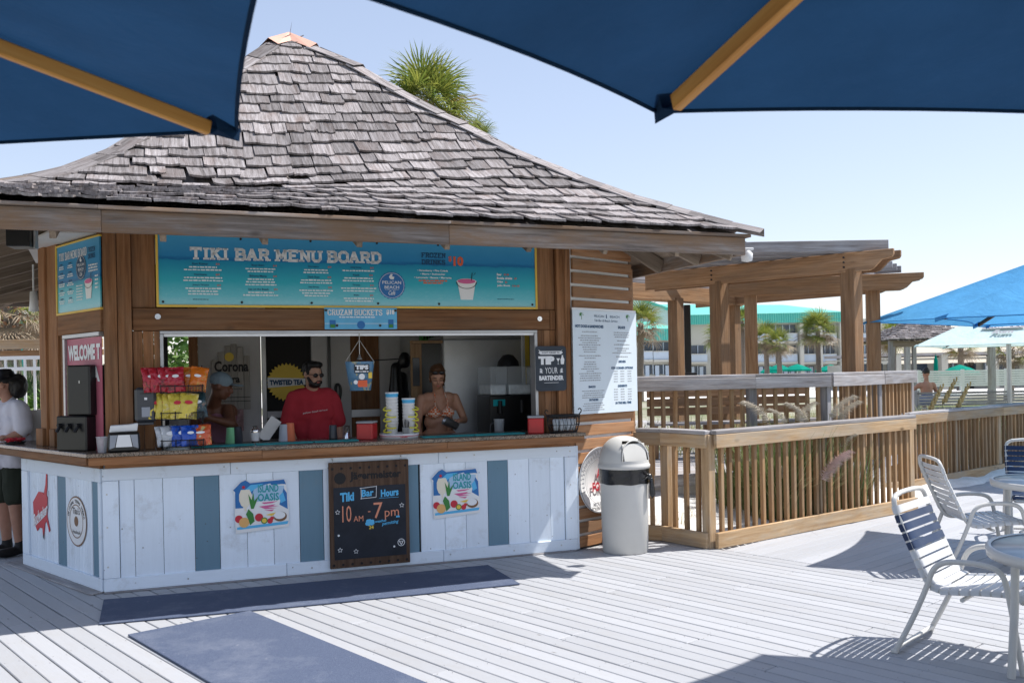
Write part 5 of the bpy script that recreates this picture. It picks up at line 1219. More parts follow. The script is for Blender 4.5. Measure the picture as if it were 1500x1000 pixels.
# ---- bartender in a bikini top
t=tat('person','woman in an orange gingham bikini top looking down at a steel cup behind the counter','person',FM,(2.90,.92,.04))
hc=Vector((-.035,-.085,1.54)); hr=Matrix.Rotation(R(-8),3,'Z')@Matrix.Rotation(R(20),3,'X')
b=MB(); head(b,hc,hr,.93,(0.0,.0,1.39))
for x,r_,z in((.10,.065,1.34),(.075,.085,1.24),(.06,.085,1.12),(.07,.09,.98)): cap(b,(-x,.02,z),(x,.02,z),r_,r_,14)
cap(b,(0,.02,1.33),(0,.02,1.0),.075,.09)
for sg in(-1,1): b.sph((sg*.068,-.06,1.215),(.058,.052,.058),14,10)
limb(b,[(-.165,.02,1.345),(-.215,.0,1.09),(-.20,-.12,.90)],[.045,.034,.024]); hand(b,(-.20,-.12,.90),(.1,-.7,-.5),(.3,0,-1),1,.4,.9)
limb(b,[(.165,.02,1.345),(.245,-.02,1.13),(.13,-.21,1.13)],[.045,.035,.024]); hand(b,(.13,-.21,1.13),(-.8,-.35,-.15),(0,.4,-1),1,.75,.9)
for sg in(-1,1): limb(b,[(sg*.09,.02,.95),(sg*.09,.0,.50),(sg*.09,.03,.09)],[.10,.06,.038]); b.box((sg*.09,-.05,.03),(.08,.22,.06))
fuse(b,'body','skin2',t,.009,4)
q=MB()
for sg in(-1,1):
    q.sph((sg*.068,-.072,1.205),(.062,.052,.052),18,12); cap(q,(sg*.066,-.085,1.225),(sg*.060,-.085,1.275),.035,.010,10)
cap(q,(-.13,-.02,1.185),(.13,-.02,1.185),.010,.010,8); cap(q,(-.02,-.085,1.185),(.02,-.085,1.185),.008,.008,8)
fuse(q,'bikini_top','gingham',t,.006,2)
q=MB()
for sg in(-1,1):
    q.tube([(sg*.060,-.098,1.27),(sg*.060,-.078,1.33),(sg*.05,-.03,1.395),(sg*.03,.04,1.44)],.006,6); q.tube([(sg*.11,-.075,1.19),(sg*.13,.0,1.19),(sg*.09,.09,1.19)],.006,6)
q.build('straps','gingham',t)

q=MB(); HP=lambda x,y,z:hc+hr@Vector((x*.93,y*.93,z*.93)); q.sph(HP(0,.025,.05),(.078,.09,.078),16,10,hr); q.sph(HP(0,-.035,.078),(.06,.04,.02),12,8,hr); q.sph(HP(.03,.105,.075),(.042,.04,.042),12,8,hr); cap(q,HP(-.066,-.01,.03),HP(-.07,.01,-.05),.018,.008); cap(q,HP(.066,-.01,.03),HP(.07,.02,-.09),.018,.010); q.sph(HP(.0,.09,.0),(.06,.04,.06),12,8,hr); fuse(q,'hair','hairbrown',t,.008,3)
features(t,hc,hr,.93,(.072,.008),eyes=False)
q=MB(); HP=lambda x,y,z:hc+hr@Vector((x*.93,y*.93,z*.93))
for sg in(-1,1): q.tube([HP(sg*.018,-.083,.003),HP(sg*.032,-.085,-.003),HP(sg*.046,-.078,.002)],.0028,5)
q.build('eyelashes','dark',t)
t2=tat('steel_cup','steel mixing cup tilted in the hand of the woman in the bikini top','cup',FM,(2.93,.63,1.155)); tl=Matrix.Rotation(R(-62),4,'Y'); lathe_obj('wall',[(0,-.07),(.036,-.07),(.045,.07),(.047,.072),(.043,.07)],'steel',t2,tilt=tl)
# ---- person in a cap leaning forward
t=tat('person','person in a grey cap leaning down behind the snack rack inside the bar','person',FM,(.86,.88,.04))
hc=Vector((.045,-.12,1.50)); hr=Matrix.Rotation(R(78),3,'Z')@Matrix.Rotation(R(16),3,'X')
b=MB(); head(b,hc,hr,1,(-.02,.02,1.33))
for x,r_,z,yy in((.11,.08,1.27,.04),(.10,.10,1.12,.06),(.08,.10,.95,.08)): cap(b,(-x,yy,z),(x,yy,z),r_,r_,14)
cap(b,(0,.04,1.27),(0,.08,.95),.09,.11)
limb(b,[(.10,-.02,1.29),(.12,-.17,1.18),(-.04,-.26,1.23)],[.058,.045,.028]); hand(b,(-.04,-.26,1.23),(-.8,-.1,.4),(0,1,0),1,.6)
limb(b,[(-.17,.03,1.28),(-.2,-.08,1.08),(-.08,-.22,1.02)],[.055,.042,.026]); hand(b,(-.08,-.22,1.02),(.5,-.8,0),(0,0,-1),1,.5)
for sg in(-1,1): limb(b,[(sg*.09,.08,.93),(sg*.10,.02,.48),(sg*.10,.03,.09)],[.10,.062,.042]); b.box((sg*.10,-.05,.035),(.09,.25,.07))
fuse(b,'body','skin3',t,.010,4)
q=MB()
for x,r_,z,yy in((.10,.09,1.23,.04),(.10,.11,1.10,.06),(.085,.112,.95,.08)): cap(q,(-x,yy,z),(x,yy,z),r_,r_,14)
cap(q,(0,.04,1.22),(0,.08,.95),.10,.12); fuse(q,'striped_top','pinktop',t,.012,4)
q=MB(); HP=lambda x,y,z:hc+hr@Vector((x,y,z)); q.sph(HP(0,.015,.050),(.084,.104,.080),16,10,hr); fuse(q,'cap','capgrey',t,.008,2)
q=MB(); q.sph(HP(0,-.125,.048),(.068,.065,.010),16,6,hr@Matrix.Rotation(R(-8),3,'X')); q.build('cap_brim','capgrey',t)
features(t,hc,hr,1,None,eyes=False)
# ---- customer at the far left
base=gz(6,812); t=thing('person','man in white t-shirt, dark shorts and black hat leaning on the counter at far left','person',(base.x+.06,base.y,0),R(-35))
hc=Vector((-.03,-.03,1.585)); hr=rot3(-35,2)
b=MB(); head(b,hc,hr,1,(0,.02,1.40))
for x,r_,z in((.12,.09,1.34),(.11,.115,1.20),(.09,.125,1.05),(.09,.12,.92)): cap(b,(-x,.02,z),(x,.02,z),r_,r_,14)
cap(b,(0,.02,1.33),(0,.02,.92),.11,.12)
limb(b,[(-.20,.02,1.37),(-.27,.02,1.09),(-.24,-.12,.88)],[.062,.048,.03]); hand(b,(-.24,-.12,.88),(0,-.5,-.8),(.5,0,0),1,.5)
limb(b,[(.20,.02,1.37),(.265,.02,1.16),(.20,-.10,1.11)],[.062,.050,.030]); hand(b,(.20,-.10,1.11),(-.6,-.75,-.1),(0,0,-1),1,.25)
for sg in(-1,1): limb(b,[(sg*.10,.02,.92),(sg*.11,.0,.50),(sg*.12,.03,.10)],[.105,.066,.042])
fuse(b,'body','skin4',t,.010,4)
q=MB()
for x,r_,z in((.12,.108,1.35),(.12,.13,1.22),(.105,.142,1.05),(.11,.145,.90)): cap(q,(-x,.02,z),(x,.02,z),r_,r_,14)
cap(q,(0,.02,1.33),(0,.02,.90),.13,.145)
for sg in(-1,1): cap(q,(sg*.19,.02,1.37),(sg*.255,.02,1.19),.085,.082,14)
cap(q,(0,.02,1.38),(0,.025,1.44),.085,.066); q.sph((.05,-.12,.95),(.08,.03,.14)); fuse(q,'white_shirt','teewhite',t,.012,5)
q=MB(); q.tube([(.02,-.122,1.24),(.06,-.128,1.27),(.09,-.122,1.22),(.04,-.128,1.20),(.10,-.12,1.19)],.003,5); q.build('shirt_print','print_navy',t)
q=MB()
cap(q,(-.09,.02,.88),(.09,.02,.88),.135,.135); 
for sg in(-1,1): cap(q,(sg*.10,.02,.86),(sg*.115,.0,.56),.128,.105,14)
fuse(q,'shorts','shorts',t,.012,4)
for sg in(-1,1):
    q=MB(); q.sph((sg*.12,-.07,.045),(.05,.145,.045),14,8); cap(q,(sg*.12,.03,.06),(sg*.12,.03,.13),.05,.045); fuse(q,'shoe','shoe',t,.01,2)
q=MB(); HP=lambda x,y,z:hc+hr@Vector((x,y,z)); q.sph(HP(0,.01,.06),(.088,.105,.078),16,10,hr); q.sph(HP(0,.13,-.01),(.10,.085,.12),16,10,hr); fuse(q,'hair','hairblack',t,.01,3)
q=MB(); q.lathe([(0,.17),(.06,.165),(.088,.13),(.095,.075),(.17,.055),(.172,.06),(.10,.083)],24,c=(0,0,0)); q.v=[tuple(HP(a,b_+.02,c_-.01)) for a,b_,c_ in q.v]; q.build('hat','black',t)
features(t,hc,hr,1,None)
# ============================================================ TRASH CAN
tc=thing('trash_can','light grey domed trash can with a black bag band beside the bar','trash can',(.985,8.25,0),R(-12))
M['canplastic']=flat('light_grey_plastic',(.56,.55,.52),.55,.3,mottle=.07,scale=2)
MB().lathe([(0,.0),(.195,.0),(.203,.01),(.218,.74),(.218,.745)],40).build('body','canplastic',tc)
q=MB(); rr=random.Random(5); n=56; vs=[];fs=[]
for k,(z,r_) in enumerate(((.615,.2215),(.635,.2225),(.67,.2215),(.70,.2225),(.73,.2245),(.75,.2225))):
    for i in range(n): a=2*math.pi*i/n; rad=r_+.0022*math.sin(i*2.7+k*1.3)+.0018*math.sin(i*1.1-k*2.1); vs.append((rad*math.cos(a),rad*math.sin(a),z+.004*math.sin(i*.8)))
for k in range(5):
    for i in range(n): fs.append((k*n+i,k*n+(i+1)%n,(k+1)*n+(i+1)%n,(k+1)*n+i))
q.add(vs,fs,True); M['bagblack']=flat('black_bag_film',(.012,.012,.014),.22,.6,bump=.6,scale=30); q.build('bag_band','bagblack',tc)
q=MB(); kx,ky=.215,-.06; q.sph((kx+.01,ky,.675),(.03,.03,.03)); 
for k in range(10): 
    a=rr.uniform(-.5,.5); q.tube([(kx,ky,.675),(kx+.03,ky-.01+a*.03,.64),(kx+.035+.01*a,ky+a*.05,.54-rr.uniform(0,.06))],[.012,.007],5)
for k in range(9): q.tube([(kx+.005,ky,.68),(kx-.03,ky-.07+.03*rr.uniform(-1,1),.68+rr.uniform(-.045,.055))],[.009,.002],5)
cap(q,(kx+.03,ky,.65),(kx+.038,ky,.52),.018,.026,8); q.build('bag_knot','bagblack',tc)
MB().lathe([(.219,.745),(.232,.748),(.234,.775),(.226,.785),(.224,.80)],40).build('lid_rim','canplastic',tc)
# dome with a front opening cut out
vs=[];fs=[];N=44;Kk=14
def dome(i,k):
    a=2*math.pi*i/N; ph=(math.pi/2)*k/Kk; r_=.222*math.cos(ph)**.8; z=.795+.235*math.sin(ph); return Vector((r_*math.cos(a),r_*math.sin(a),z))
for k in range(Kk+1):
    for i in range(N): vs.append(dome(i,k))
A0=R(-46)
for k in range(Kk):
    for i in range(N):
        a=2*math.pi*(i+.5)/N-A0; a=(a+math.pi)%(2*math.pi)-math.pi
        if abs(a)<R(42) and 1<=k<9: continue
        fs.append((k*N+i,k*N+(i+1)%N,(k+1)*N+(i+1)%N,(k+1)*N+i))
q=MB(); q.add(vs,fs,True); q.build('dome','canplastic',tc)
q=MB(); q.box((0,0,0),(.012,.255,.17)); fl=q.build('flap','canplastic',tc,Matrix.Rotation(A0,4,'Z')@Matrix.Translation((.150,0,.885))@Matrix.Rotation(R(-14),4,'Y'),bevel=.004)
q=MB(); 
path=[]
for s_ in range(25):
    u=s_/24; aa=A0+R(42)*math.cos(math.pi*u)*(-1); kk=1+8*math.sin(math.pi*u)**.6
    ph=(math.pi/2)*kk/Kk; r_=.222*math.cos(ph)**.8+.002; path.append((r_*math.cos(aa),r_*math.sin(aa),.795+.235*math.sin(ph)))
q.tube(path,.006,6); q.build('opening_rim','canplastic',tc)
# ============================================================ RAILINGS
def railing(name,label,pts,h,spacing,pick='picket',frame='pine',post='pine',base=True,z0=0,cap_mat='grey',posts=None,ph=None,endposts=(True,True),capw=.14,group=None,bh=.14):
    """pts: polyline on the ground; a cap board, rail, kick board, posts at corners and square pickets"""
    t=thing(name,label,'railing',(pts[0][0],pts[0][1],z0),0,group); O=Vector((pts[0][0],pts[0][1],0)); P=[Vector((*p,0))-O for p in pts]
    for si,(a,b) in enumerate(zip(P,P[1:])):
        d=(b-a); L=d.length; d.normalize(); n=Vector((d.y,-d.x,0))     # n points to the right of travel = outside face
        nseg=max(1,round(L/2.4))
        for k in range(nseg):
            p=a+d*(L*k/nseg+(.0 if k==0 else .001)); q_=a+d*(L*(k+1)/nseg)
            lumber('cap_board',p+Vector((0,0,h-.0175)),q_+Vector((0,0,h-.0175)),.035,capw,cap_mat,t,bevel=.005)
            lumber('top_rail',p+n*.055+Vector((0,0,h-.035-.062)),q_+n*.055+Vector((0,0,h-.035-.062)),.12,.035,frame,t,bevel=.004)
            if base: lumber('kick_board',p+n*.055+Vector((0,0,bh/2+.005)),q_+n*.055+Vector((0,0,bh/2+.005)),bh,.038,frame,t,bevel=.004)
        m=int(L/spacing)
        for k in range(1,m):
            p=a+d*(L*k/m)+n*.012
            lumber('picket',p+Vector((0,0,.02))+d*rng.gauss(0,.003),p+Vector((0,0,h-.037))+d*rng.gauss(0,.004),.038,.038,pick,t,side=d,bevel=.002)
        pn=posts[si] if posts else max(1,round(L/1.9))
        for k in range(pn+1):
            if k==pn and si<len(P)-2: continue
            if k==0 and si==0 and not endposts[0]: continue
            if k==pn and not endposts[1]: continue
            p=a+d*(L*k/pn); 
            lumber('post',p-n*.03+Vector((0,0,-.1)),p-n*.03+Vector((0,0,h-.037)),.09,.09,post,t,side=d,bevel=.004)
    return t
railing('deck_railing','sunlit tan wooden railing with kick board running right from beside the trash can',[(1.20,8.86),(1.43,8.74),(1.77,8.29),(4.45,10.32)],1.06,.118,posts=[1,1,2])
railing('deck_railing','tan wooden railing behind the patio chairs at the right edge',[(3.0,10.75),(5.02,11.82),(7.18,13.62),(9.5,15.5)],1.01,.12,posts=[1,2,2])
dk=railing('deck_railing','grey posted railing of the raised deck in front of the pergola',[(1.20,9.62),(2.62,10.05),(3.52,10.28),(4.42,11.1),(5.22,12.05)],1.06,.13,z0=.49,post='grey',frame='grey',cap_mat='grey',posts=[1,1,1,1],base=False)
# stair railing edge between: low railing of the ramp
# raised deck behind
rd=MB(); rd.prismz([(.9,9.68),(2.6,10.1),(3.5,10.34),(4.4,11.15),(5.2,12.1),(8.5,16.5),(2.0,22),(-1.5,16)],.36,.485); o=rd.build('raised_deck','grey',kind='structure',bevel=.01)
sk=MB(); sk.prismz([(.95,9.75),(2.6,10.17),(3.45,10.4),(4.35,11.2),(5.1,12.1),(8.3,16.4),(2.0,21.8),(-1.3,16)],-.2,.358); sk.build('raised_deck_base','wallwhite',kind='structure')
# bench back / crossboards behind the pickets
bn=thing('bench','long weathered bench with plank back on the raised deck behind the grey posts','bench',(1.75,12.0,.49))
for k,(z,dz) in enumerate(((.92,0),(.80,0),(.68,0))): lumber('back_board',(0,0,z-.1),(2.2,.4,z-.1),.10,.03,'pergola',bn)
lumber('seat_board',(0,-.3,.44),(2.2,.1,.44),.03,.32,'grey',bn)
for k in range(4): lumber('leg',(k*.7+.05,-.25+k*.12,0),(k*.7+.05,-.25+k*.12,.42),.09,.09,'pergola',bn)
# ============================================================ PERGOLA
pg=thing('pergola','brown timber pergola with heavy square posts and weathered grey slats beyond the railing','pergola',(2.77,12.41,.49))
PO=Vector((2.77,12.41,.49)); W_=lambda x,y,z:Vector((x,y,z))-PO
posts={'a':(2.83,12.50),'b':(4.18,11.30),'c':(3.75,14.4),'d':(5.50,14.0),'e':(2.72,15.2),'f':(3.99,16.55)}
bdir=Vector((1.26,-1.62,0)).normalized()
rots={'a':bdir,'b':bdir,'c':Vector((1.7,-.45,0)).normalized(),'d':Vector((1.7,-.45,0)).normalized(),'e':Vector((2.2,2.0,0)).normalized(),'f':Vector((2.2,2.0,0)).normalized()}
for k,(x,y) in posts.items(): lumber('post',W_(x,y,.49),W_(x,y,2.80),.19,.19,'pergola',pg,side=rots[k],bevel=.006)
def beam(p,q_,z=2.88,hh=.24,th=.045,offs=(-.12,.12),tail=.30,name='beam'):
    p=Vector((*p,0));q_=Vector((*q_,0)); d=(q_-p).normalized(); n=Vector((-d.y,d.x,0)); L=(q_-p).length
    for o_ in offs:
        prof=[(0,-hh/2),(L-tail,-hh/2),(L-tail+.06,-hh/2+.02),(L-tail+.12,-hh/2+.08),(L-tail+.16,.0),(L-.02,.02),(L,.05),(L,hh/2),(0,hh/2)]
        mb=MB(); mb.prism(prof,-th/2,th/2); a=p+n*o_; Mx=Matrix.Translation(W_(a.x,a.y,z))@Matrix.Rotation(math.atan2(d.y,d.x),4,'Z')
        o=mb.build(name,'pergola',pg,Mx,bevel=.005)
        if o_<0:
            for xx in ((posts['a'][0]-p.x)/d.x if abs(d.x)>0 else 0,):
                pass
    return d,n
d_,n_=beam((2.02,13.28),(4.62,10.98))
# bolts
bo=MB()
for (x,y) in (posts['a'],posts['b']):
    c=Vector((x,y,0))-n_*0-Vector((-bdir.y,bdir.x,0))*.147
    for dz in(-.06,.0,.06): bo.cyl(W_(c.x,c.y,2.88+dz),W_(c.x,c.y,2.88+dz)-Vector((-bdir.y,bdir.x,0))*.015,.012,n=8)
bo.build('bolts','iron',pg)
beam((3.3,14.5),(6.15,13.75),z=2.87)
beam((1.8,14.45),(4.3,16.75),z=2.87,tail=.05)
beam((3.4,16.9),(5.9,14.2),z=2.87,tail=.2,offs=(0,))
# slats over the beams
for k in range(15):
    u=k/14; a=Vector((2.05,13.25,0)).lerp(Vector((4.42,11.15,0)),u)
    rx=Vector((1,.02+.0*u,0)).normalized(); p=a-rx*(2.9+.0*k)+Vector((0,0,3.07)); q_=a+rx*.16+Vector((0,0,3.07))
    lumber('slat',W_(*p),W_(*q_),.135,.04,'grey',pg,bevel=.004)
for k in range(9):
    u=k/8; a=Vector((4.3,11.3,0)).lerp(Vector((5.9,13.9,0)),u); p=a-Vector((2.6-1.2*u,-.9,0)); lumber('slat',W_(p.x,p.y,3.08),W_(a.x,a.y,3.07),.10,.04,'grey',pg,bevel=.004)
for k in range(10):
    a=Vector((5.5,14.1,0)).lerp(Vector((4.1,16.6,0)),k/9); lumber('slat',W_(a.x-3.2,a.y-2.6+k*.1,3.07),W_(a.x+.2,a.y+.1,3.07),.12,.04,'grey',pg,bevel=.004)
sp=thing('tower_speaker','slim black vertical lamp post standing between the pergola posts','lamp post',tuple(aty(1008,548,17)),0); q=MB(); q.b2((-.06,-.05,0),(.06,.05,1.28)); q.build('column','black',sp,bevel=.01); bx('base',(-.14,-.1,-.02),(.14,.1,.03),'black',sp); bx('light_edge',(-.075,-.05,.1),(-.062,.05,1.25),'alu',sp)
# ============================================================ SAND AND PLANTING
sd_=MB(); nx,ny=60,60; vs=[]
def inside(x,y): return True
for j in range(ny+1):
    for i in range(nx+1):
        s_=6.55+13*i/nx; tt=-5.02-11*j/ny; p=TS(tt,s_)
        hgt=.0+.18*min(1,j/8)+(.16*min(1,j/9) if s_<10 else 0)+.10*mnoise.noise(Vector((p.x*.9,p.y*.9,0)))+.045*mnoise.noise(Vector((p.x*4,p.y*4,3)))+.02*mnoise.noise(Vector((p.x*11,p.y*11,5)))
        if j==0: hgt=-.1
        if p.x+p.y<10.28: hgt=-.12
        vs.append((p.x,p.y,hgt))
sd_.add(vs,[(j*(nx+1)+i,j*(nx+1)+i+1,(j+1)*(nx+1)+i+1,(j+1)*(nx+1)+i) for j in range(ny) for i in range(nx)],True); sd_.build('sand','sand',kind='structure')
M['blade']=leafmat('grass_blade',(.10,.17,.045),(.34,.38,.16)); M['blade2']=leafmat('dry_blade',(.56,.50,.28),(.44,.44,.20)); M['plume']=flat('pink_plume',(.62,.48,.44),.9,mottle=.25); M['plumew']=flat('cream_plume',(.66,.60,.50),.9,mottle=.2); M['oat']=flat('sea_oat_head',(.50,.38,.17),.9,mottle=.25)
def blades(mb,c,n_,r_,h,lean,wd,rg):
    for _ in range(n_):
        a=rg.uniform(0,6.28); rad=r_*math.sqrt(rg.random()); p=Vector(c)+Vector((rad*math.cos(a),rad*math.sin(a),0)); a2=a+rg.uniform(-.8,.8); L=h*rg.uniform(.55,1.1); ln=lean*rg.uniform(.3,1.3)
        side=Vector((-math.sin(a2),math.cos(a2),0))*wd*rg.uniform(.6,1.2); out=Vector((math.cos(a2),math.sin(a2),0)); pts=[]
        for k in range(5):
            u=k/4; q_=p+out*ln*L*u**2+Vector((0,0,L*(u-.28*ln*u*u*u))); w2=side*(1-u**1.5)
            pts+= [q_-w2,q_+w2] if k<4 else [q_]
        mb.add(pts,[(0,1,3,2),(2,3,5,4),(4,5,7,6),(6,7,8)])
def plume_mesh(seed,L=.30,droop=.5):
    r=random.Random(seed); mb=MB(); 
    for k in range(520):
        u=r.random(); c=Vector((droop*.25*u*u,0,L*u*(1-.25*droop*u))); a=r.uniform(0,6.28); l=.10*(1-.45*u)*r.uniform(.5,1.3); e_=c+Vector((l*math.cos(a)*.7+.03,l*math.sin(a)*.7,l*.35-.02)); s_=Vector((0,0,.0016)); mb.add([c-s_,c+s_,e_],[(0,1,2)]); s2=Vector((-math.sin(a),math.cos(a),0))*.0014; mb.add([c-s2,c+s2,e_],[(0,1,2)])
    return mb.mesh('plume')
PLM=[plume_mesh(i) for i in range(4)]
def ftn(x,y,n_,h,label,plumes,seed,z=.1):
    rg=random.Random(seed); t=thing('fountain_grass',label,'grass clump',(x,y,z)); 
    mb=MB(); blades(mb,(0,0,0),n_,.30,h,.32,.008,rg); mb.build('blades','blade',t,kind='stuff'); mb=MB(); blades(mb,(0,0,0),n_//3,.25,h*.7,.9,.005,rg); mb.build('dry_blades','blade2',t,kind='stuff')
    for (dx,dy,zz,ang,mt,sc) in plumes:
        st=MB(); st.tube([(dx*.2,dy*.2,0),(dx*.7,dy*.7,zz*.6),(dx,dy,zz)],.0028,4,smooth_path=2); so_=st.build('stem','blade2',t)
        me=PLM[rg.randrange(4)].copy(); me.materials.append(M[mt]); link('plume',me,None,t,Matrix.Translation((dx,dy,zz-.03))@Matrix.Rotation(ang,4,'Z')@Matrix.Rotation(R(25),4,'Y')@Matrix.Scale(sc,4))
ftn(2.68,9.45,520,1.0,'tall green grass clump with cream plumes behind the left half of the railing',[(-.05,.0,1.0,2.8,'plumew',1.15),(.15,.05,.98,2.9,'plumew',.8),(.35,.0,1.0,2.6,'plumew',1.0),(.25,.1,1.0,.2,'plumew',1.0),(-.25,-.1,.55,2.5,'plumew',.7),(.0,-.3,.45,1.5,'plumew',.6)],1)
ftn(3.08,9.72,460,1.0,'green grass clump with a pink plume poking through the railing',[(.0,-.50,.42,.3,'plume',1.3),(.05,-.50,.50,.1,'plume',1.1),(.25,-.05,1.02,.1,'plumew',1.2),(.35,.0,.98,.2,'plumew',1.1),(.3,-.2,.72,.0,'plumew',.7)],2)
ftn(3.55,10.0,350,.75,'shorter yellow green grass clump near the right end of the sunlit railing',[(.1,-.2,.4,.4,'plumew',.6),(-.1,-.2,.5,2.4,'plumew',.6)],3)
ftn(2.35,9.75,300,.75,'low dark green grass clump on the sand near the railing corner',[(.0,-.2,.5,2.5,'plumew',.7),(.2,-.1,.6,.3,'plumew',.7)],4)
mb=MB(); mb2=MB(); rg=random.Random(12)
for _ in range(2800):
    s_=rg.uniform(9.5,19); tt=-5.9-rg.random()**1.3*5.0; p=TS(tt,s_); blades(mb if rg.random()<.4 else mb2,(p.x,p.y,.12),5,.25,.78,.6,.009,rg)
mb.build('dune_grass','blade',kind='stuff'); mb2.build('dry_dune_grass','blade2',kind='stuff')
mb=MB()
for _ in range(130):
    s_=rg.uniform(6.9,9.3); tt=-5.25-rg.random()*1.9; p=TS(tt,s_); blades(mb,(p.x,p.y,.12),3,.12,.2,1.0,.004,rg)
mb.build('beach_litter_grass','blade2',kind='stuff')
for i,(px,py,Y,hh,lb) in enumerate(((1365,585,13.0,.55,'left one of the golden sea oat stalks above the right railing'),(1385,575,13.2,.62,'tallest golden sea oat stalk above the right railing'),(1405,582,13.1,.55,'right one of the golden sea oat stalks above the right railing'))):
    c=aty(px,py,Y); t=thing('sea_oats',lb,'sea oats',(c.x-.12,c.y,.05),0,'sea oat stalks above the right railing')
    q=MB(); q.tube([(0,0,0),(.03,0,c.z*.7-.05),(.12,0,c.z-.05)],.005,5,smooth_path=2); q.build('stem','blade2',t)
    q=MB()
    for k in range(26):
        u=k/25; cpos=Vector((.10+.18*u+.02*math.sin(k*2.4),.02*math.cos(k*2.4),c.z-.18+.34*u)); q.sph(cpos,(.022*(1.1-u*.6),.012,.034*(1.1-u*.5)),6,4,Matrix.Rotation(R(28+20*math.sin(k)),3,'Y'))
    q.build('seed_head','oat',t)
# ============================================================ PALMS
M['frond']=leafmat('palm_frond',(.11,.17,.03),(.34,.35,.07),.4); M['frondy']=leafmat('yellowing_frond',(.32,.26,.05),(.30,.16,.05),.3); M['frondd']=leafmat('dead_frond',(.34,.27,.18),(.24,.18,.12),.15); M['trunk']=wood('palm_trunk',(.10,.08,.065),(.20,.165,.135),(.28,.24,.20),along='X',knots=.3); M['boots']=flat('boot_stubs',(.26,.14,.08),.9,mottle=.4)
def frond_mesh(seed,nl=26,Rf=.75,pet=.55):
    r=random.Random(seed); mb=MB(); mb.add([(0,-.012,0),(0,.012,0),(pet,.007,.06),(pet,-.007,.06)],[(0,3,2,1)])
    for k in range(nl):
        a=R(-118+236*k/(nl-1))+r.uniform(-.03,.03); L=Rf*(1-.28*(abs(a)/2.1)**2)*r.uniform(.85,1.08); c=Vector((pet-.03,0,.06)); d=Vector((math.cos(a),math.sin(a),0)); s_=Vector((-d.y,d.x,0)); w=.016
        fold=.10*(1-abs(a)/2.2); dr=r.uniform(.12,.5)
        pts=[]
        for j,(u,ww) in enumerate(((0,.4),(.35,1),(.7,.75))):
            p=c+d*L*u+Vector((0,0,fold*u-dr*L*u**3)); pts+=[p-s_*w*ww,p+s_*w*ww]
        pts.append(c+d*L*.98+s_*r.uniform(-.04,.04)+Vector((0,0,fold-dr*L)))
        mb.add(pts,[(0,1,3,2),(2,3,5,4),(4,5,6)])
    return mb.mesh('frond')
FR=[frond_mesh(i) for i in range(4)]; FRM={}
def fr_me(k,mt):
    if (k,mt) not in FRM: me=FR[k].copy(); me.materials.append(M[mt]); FRM[(k,mt)]=me
    return FRM[(k,mt)]
def palm(x,y,z0,ztop,scale,n,label,seed,dead=.3,group=None,tr=.16,cname='palm tree'):
    r=random.Random(seed); t=thing('palm_tree',label,cname,(x,y,z0),0,group); H=ztop-z0
    q=MB(); pts=[];rs=[]
    for k in range(9): u=k/8; pts.append((.15*math.sin(u*2+seed)*.6,.1*math.cos(u*1.7+seed)*.6-.06,H*u)); rs.append(tr*(1.15-.25*u))
    q.tube(pts,rs,10); q.build('trunk','trunk',t)
    top=Vector(pts[-1]); q=MB()
    for k in range(34):
        a=k*2.4; zz=-.05-1.1*scale*(k/34); p=top+Vector((0,0,zz)); d=Vector((math.cos(a),math.sin(a),.9)).normalized(); q.box(p+d*.12,(.05,.035,.28),d.to_track_quat('Z','Y').to_matrix())
    q.build('leaf_boots','boots',t)
    cr=empty('crown',tuple(top),0,t)
    for k in range(n):
        u=(k+.5)/n; el=R(86-135*u**.85)+r.uniform(-.12,.12); az=k*2.39996+r.uniform(-.2,.2)
        mt='frondd' if u>1-dead and r.random()<.75 else ('frondy' if r.random()<.12+.5*max(0,u-.55) else 'frond')
        Mx=Matrix.Translation((0,0,-.25*u))@Matrix.Rotation(az,4,'Z')@Matrix.Rotation(-el,4,'Y')@Matrix.Rotation(r.uniform(-.5,.5),4,'X')@Matrix.Scale(scale*r.uniform(.85,1.1),4)
        link('frond',fr_me(r.randrange(4),mt),None,cr,Mx)
    return t
c=aty(632,158,17.5); palm(c.x,c.y,-.3,c.z,1.0,46,'large green palm crown rising behind the shingle roof',3,dead=.30)
c=aty(694,196,19); palm(c.x,c.y,-.3,c.z-.1,.5,18,'small yellowing palm crown just showing above the right roof slope',5,dead=.3)
def fpalm(px,py,Y,sc,lab,seed,n=26,dead=.4):
    c=aty(px,py,Y); palm(c.x,c.y,-.3,c.z,sc,n,lab,seed,dead,'palms in front of the teal roofed hotel' if Y>60 else None,tr=.22)
fpalm(938,474,60,1.7,'palm with drooping tan fronds right of the food menu board',11,30,.5)
fpalm(1052,492,85,1.65,'palm beside the black lamp post between the pergola posts',12)
fpalm(1086,470,88,1.4,'tall dark palm half hidden between two pergola posts',13)
fpalm(1121,497,84,1.7,'left palm of the leaning pair by the green umbrellas',14)
fpalm(1141,503,82,1.5,'right palm of the leaning pair by the green umbrellas',15,dead=.55)
fpalm(1199,484,84,2.0,'largest palm in front of the hotel with an orange brown trunk top',16,34,.35)
fpalm(1308,492,62,1.35,'dark palm behind the small shingle roofed hut',17)
fpalm(1478,512,48,1.1,'palm with tan fronds at the far right beyond the white fence',18,24,.6)
fpalm(1405,508,70,1.3,'palm behind the pale aqua umbrella',19,24,.5)
c=aty(25,452,19); palm(c.x,c.y,-.3,c.z,.85,26,'palm with dead tan fronds under the eave at the far left',21,.6)
c=aty(52,470,22); palm(c.x,c.y,-.3,c.z,.7,20,'palm partly hidden behind the left post of the bar',22,.7)
c=aty(2,440,21); palm(c.x,c.y,-.3,c.z,.8,20,'palm cut off by the left edge of the photo',23,.7)
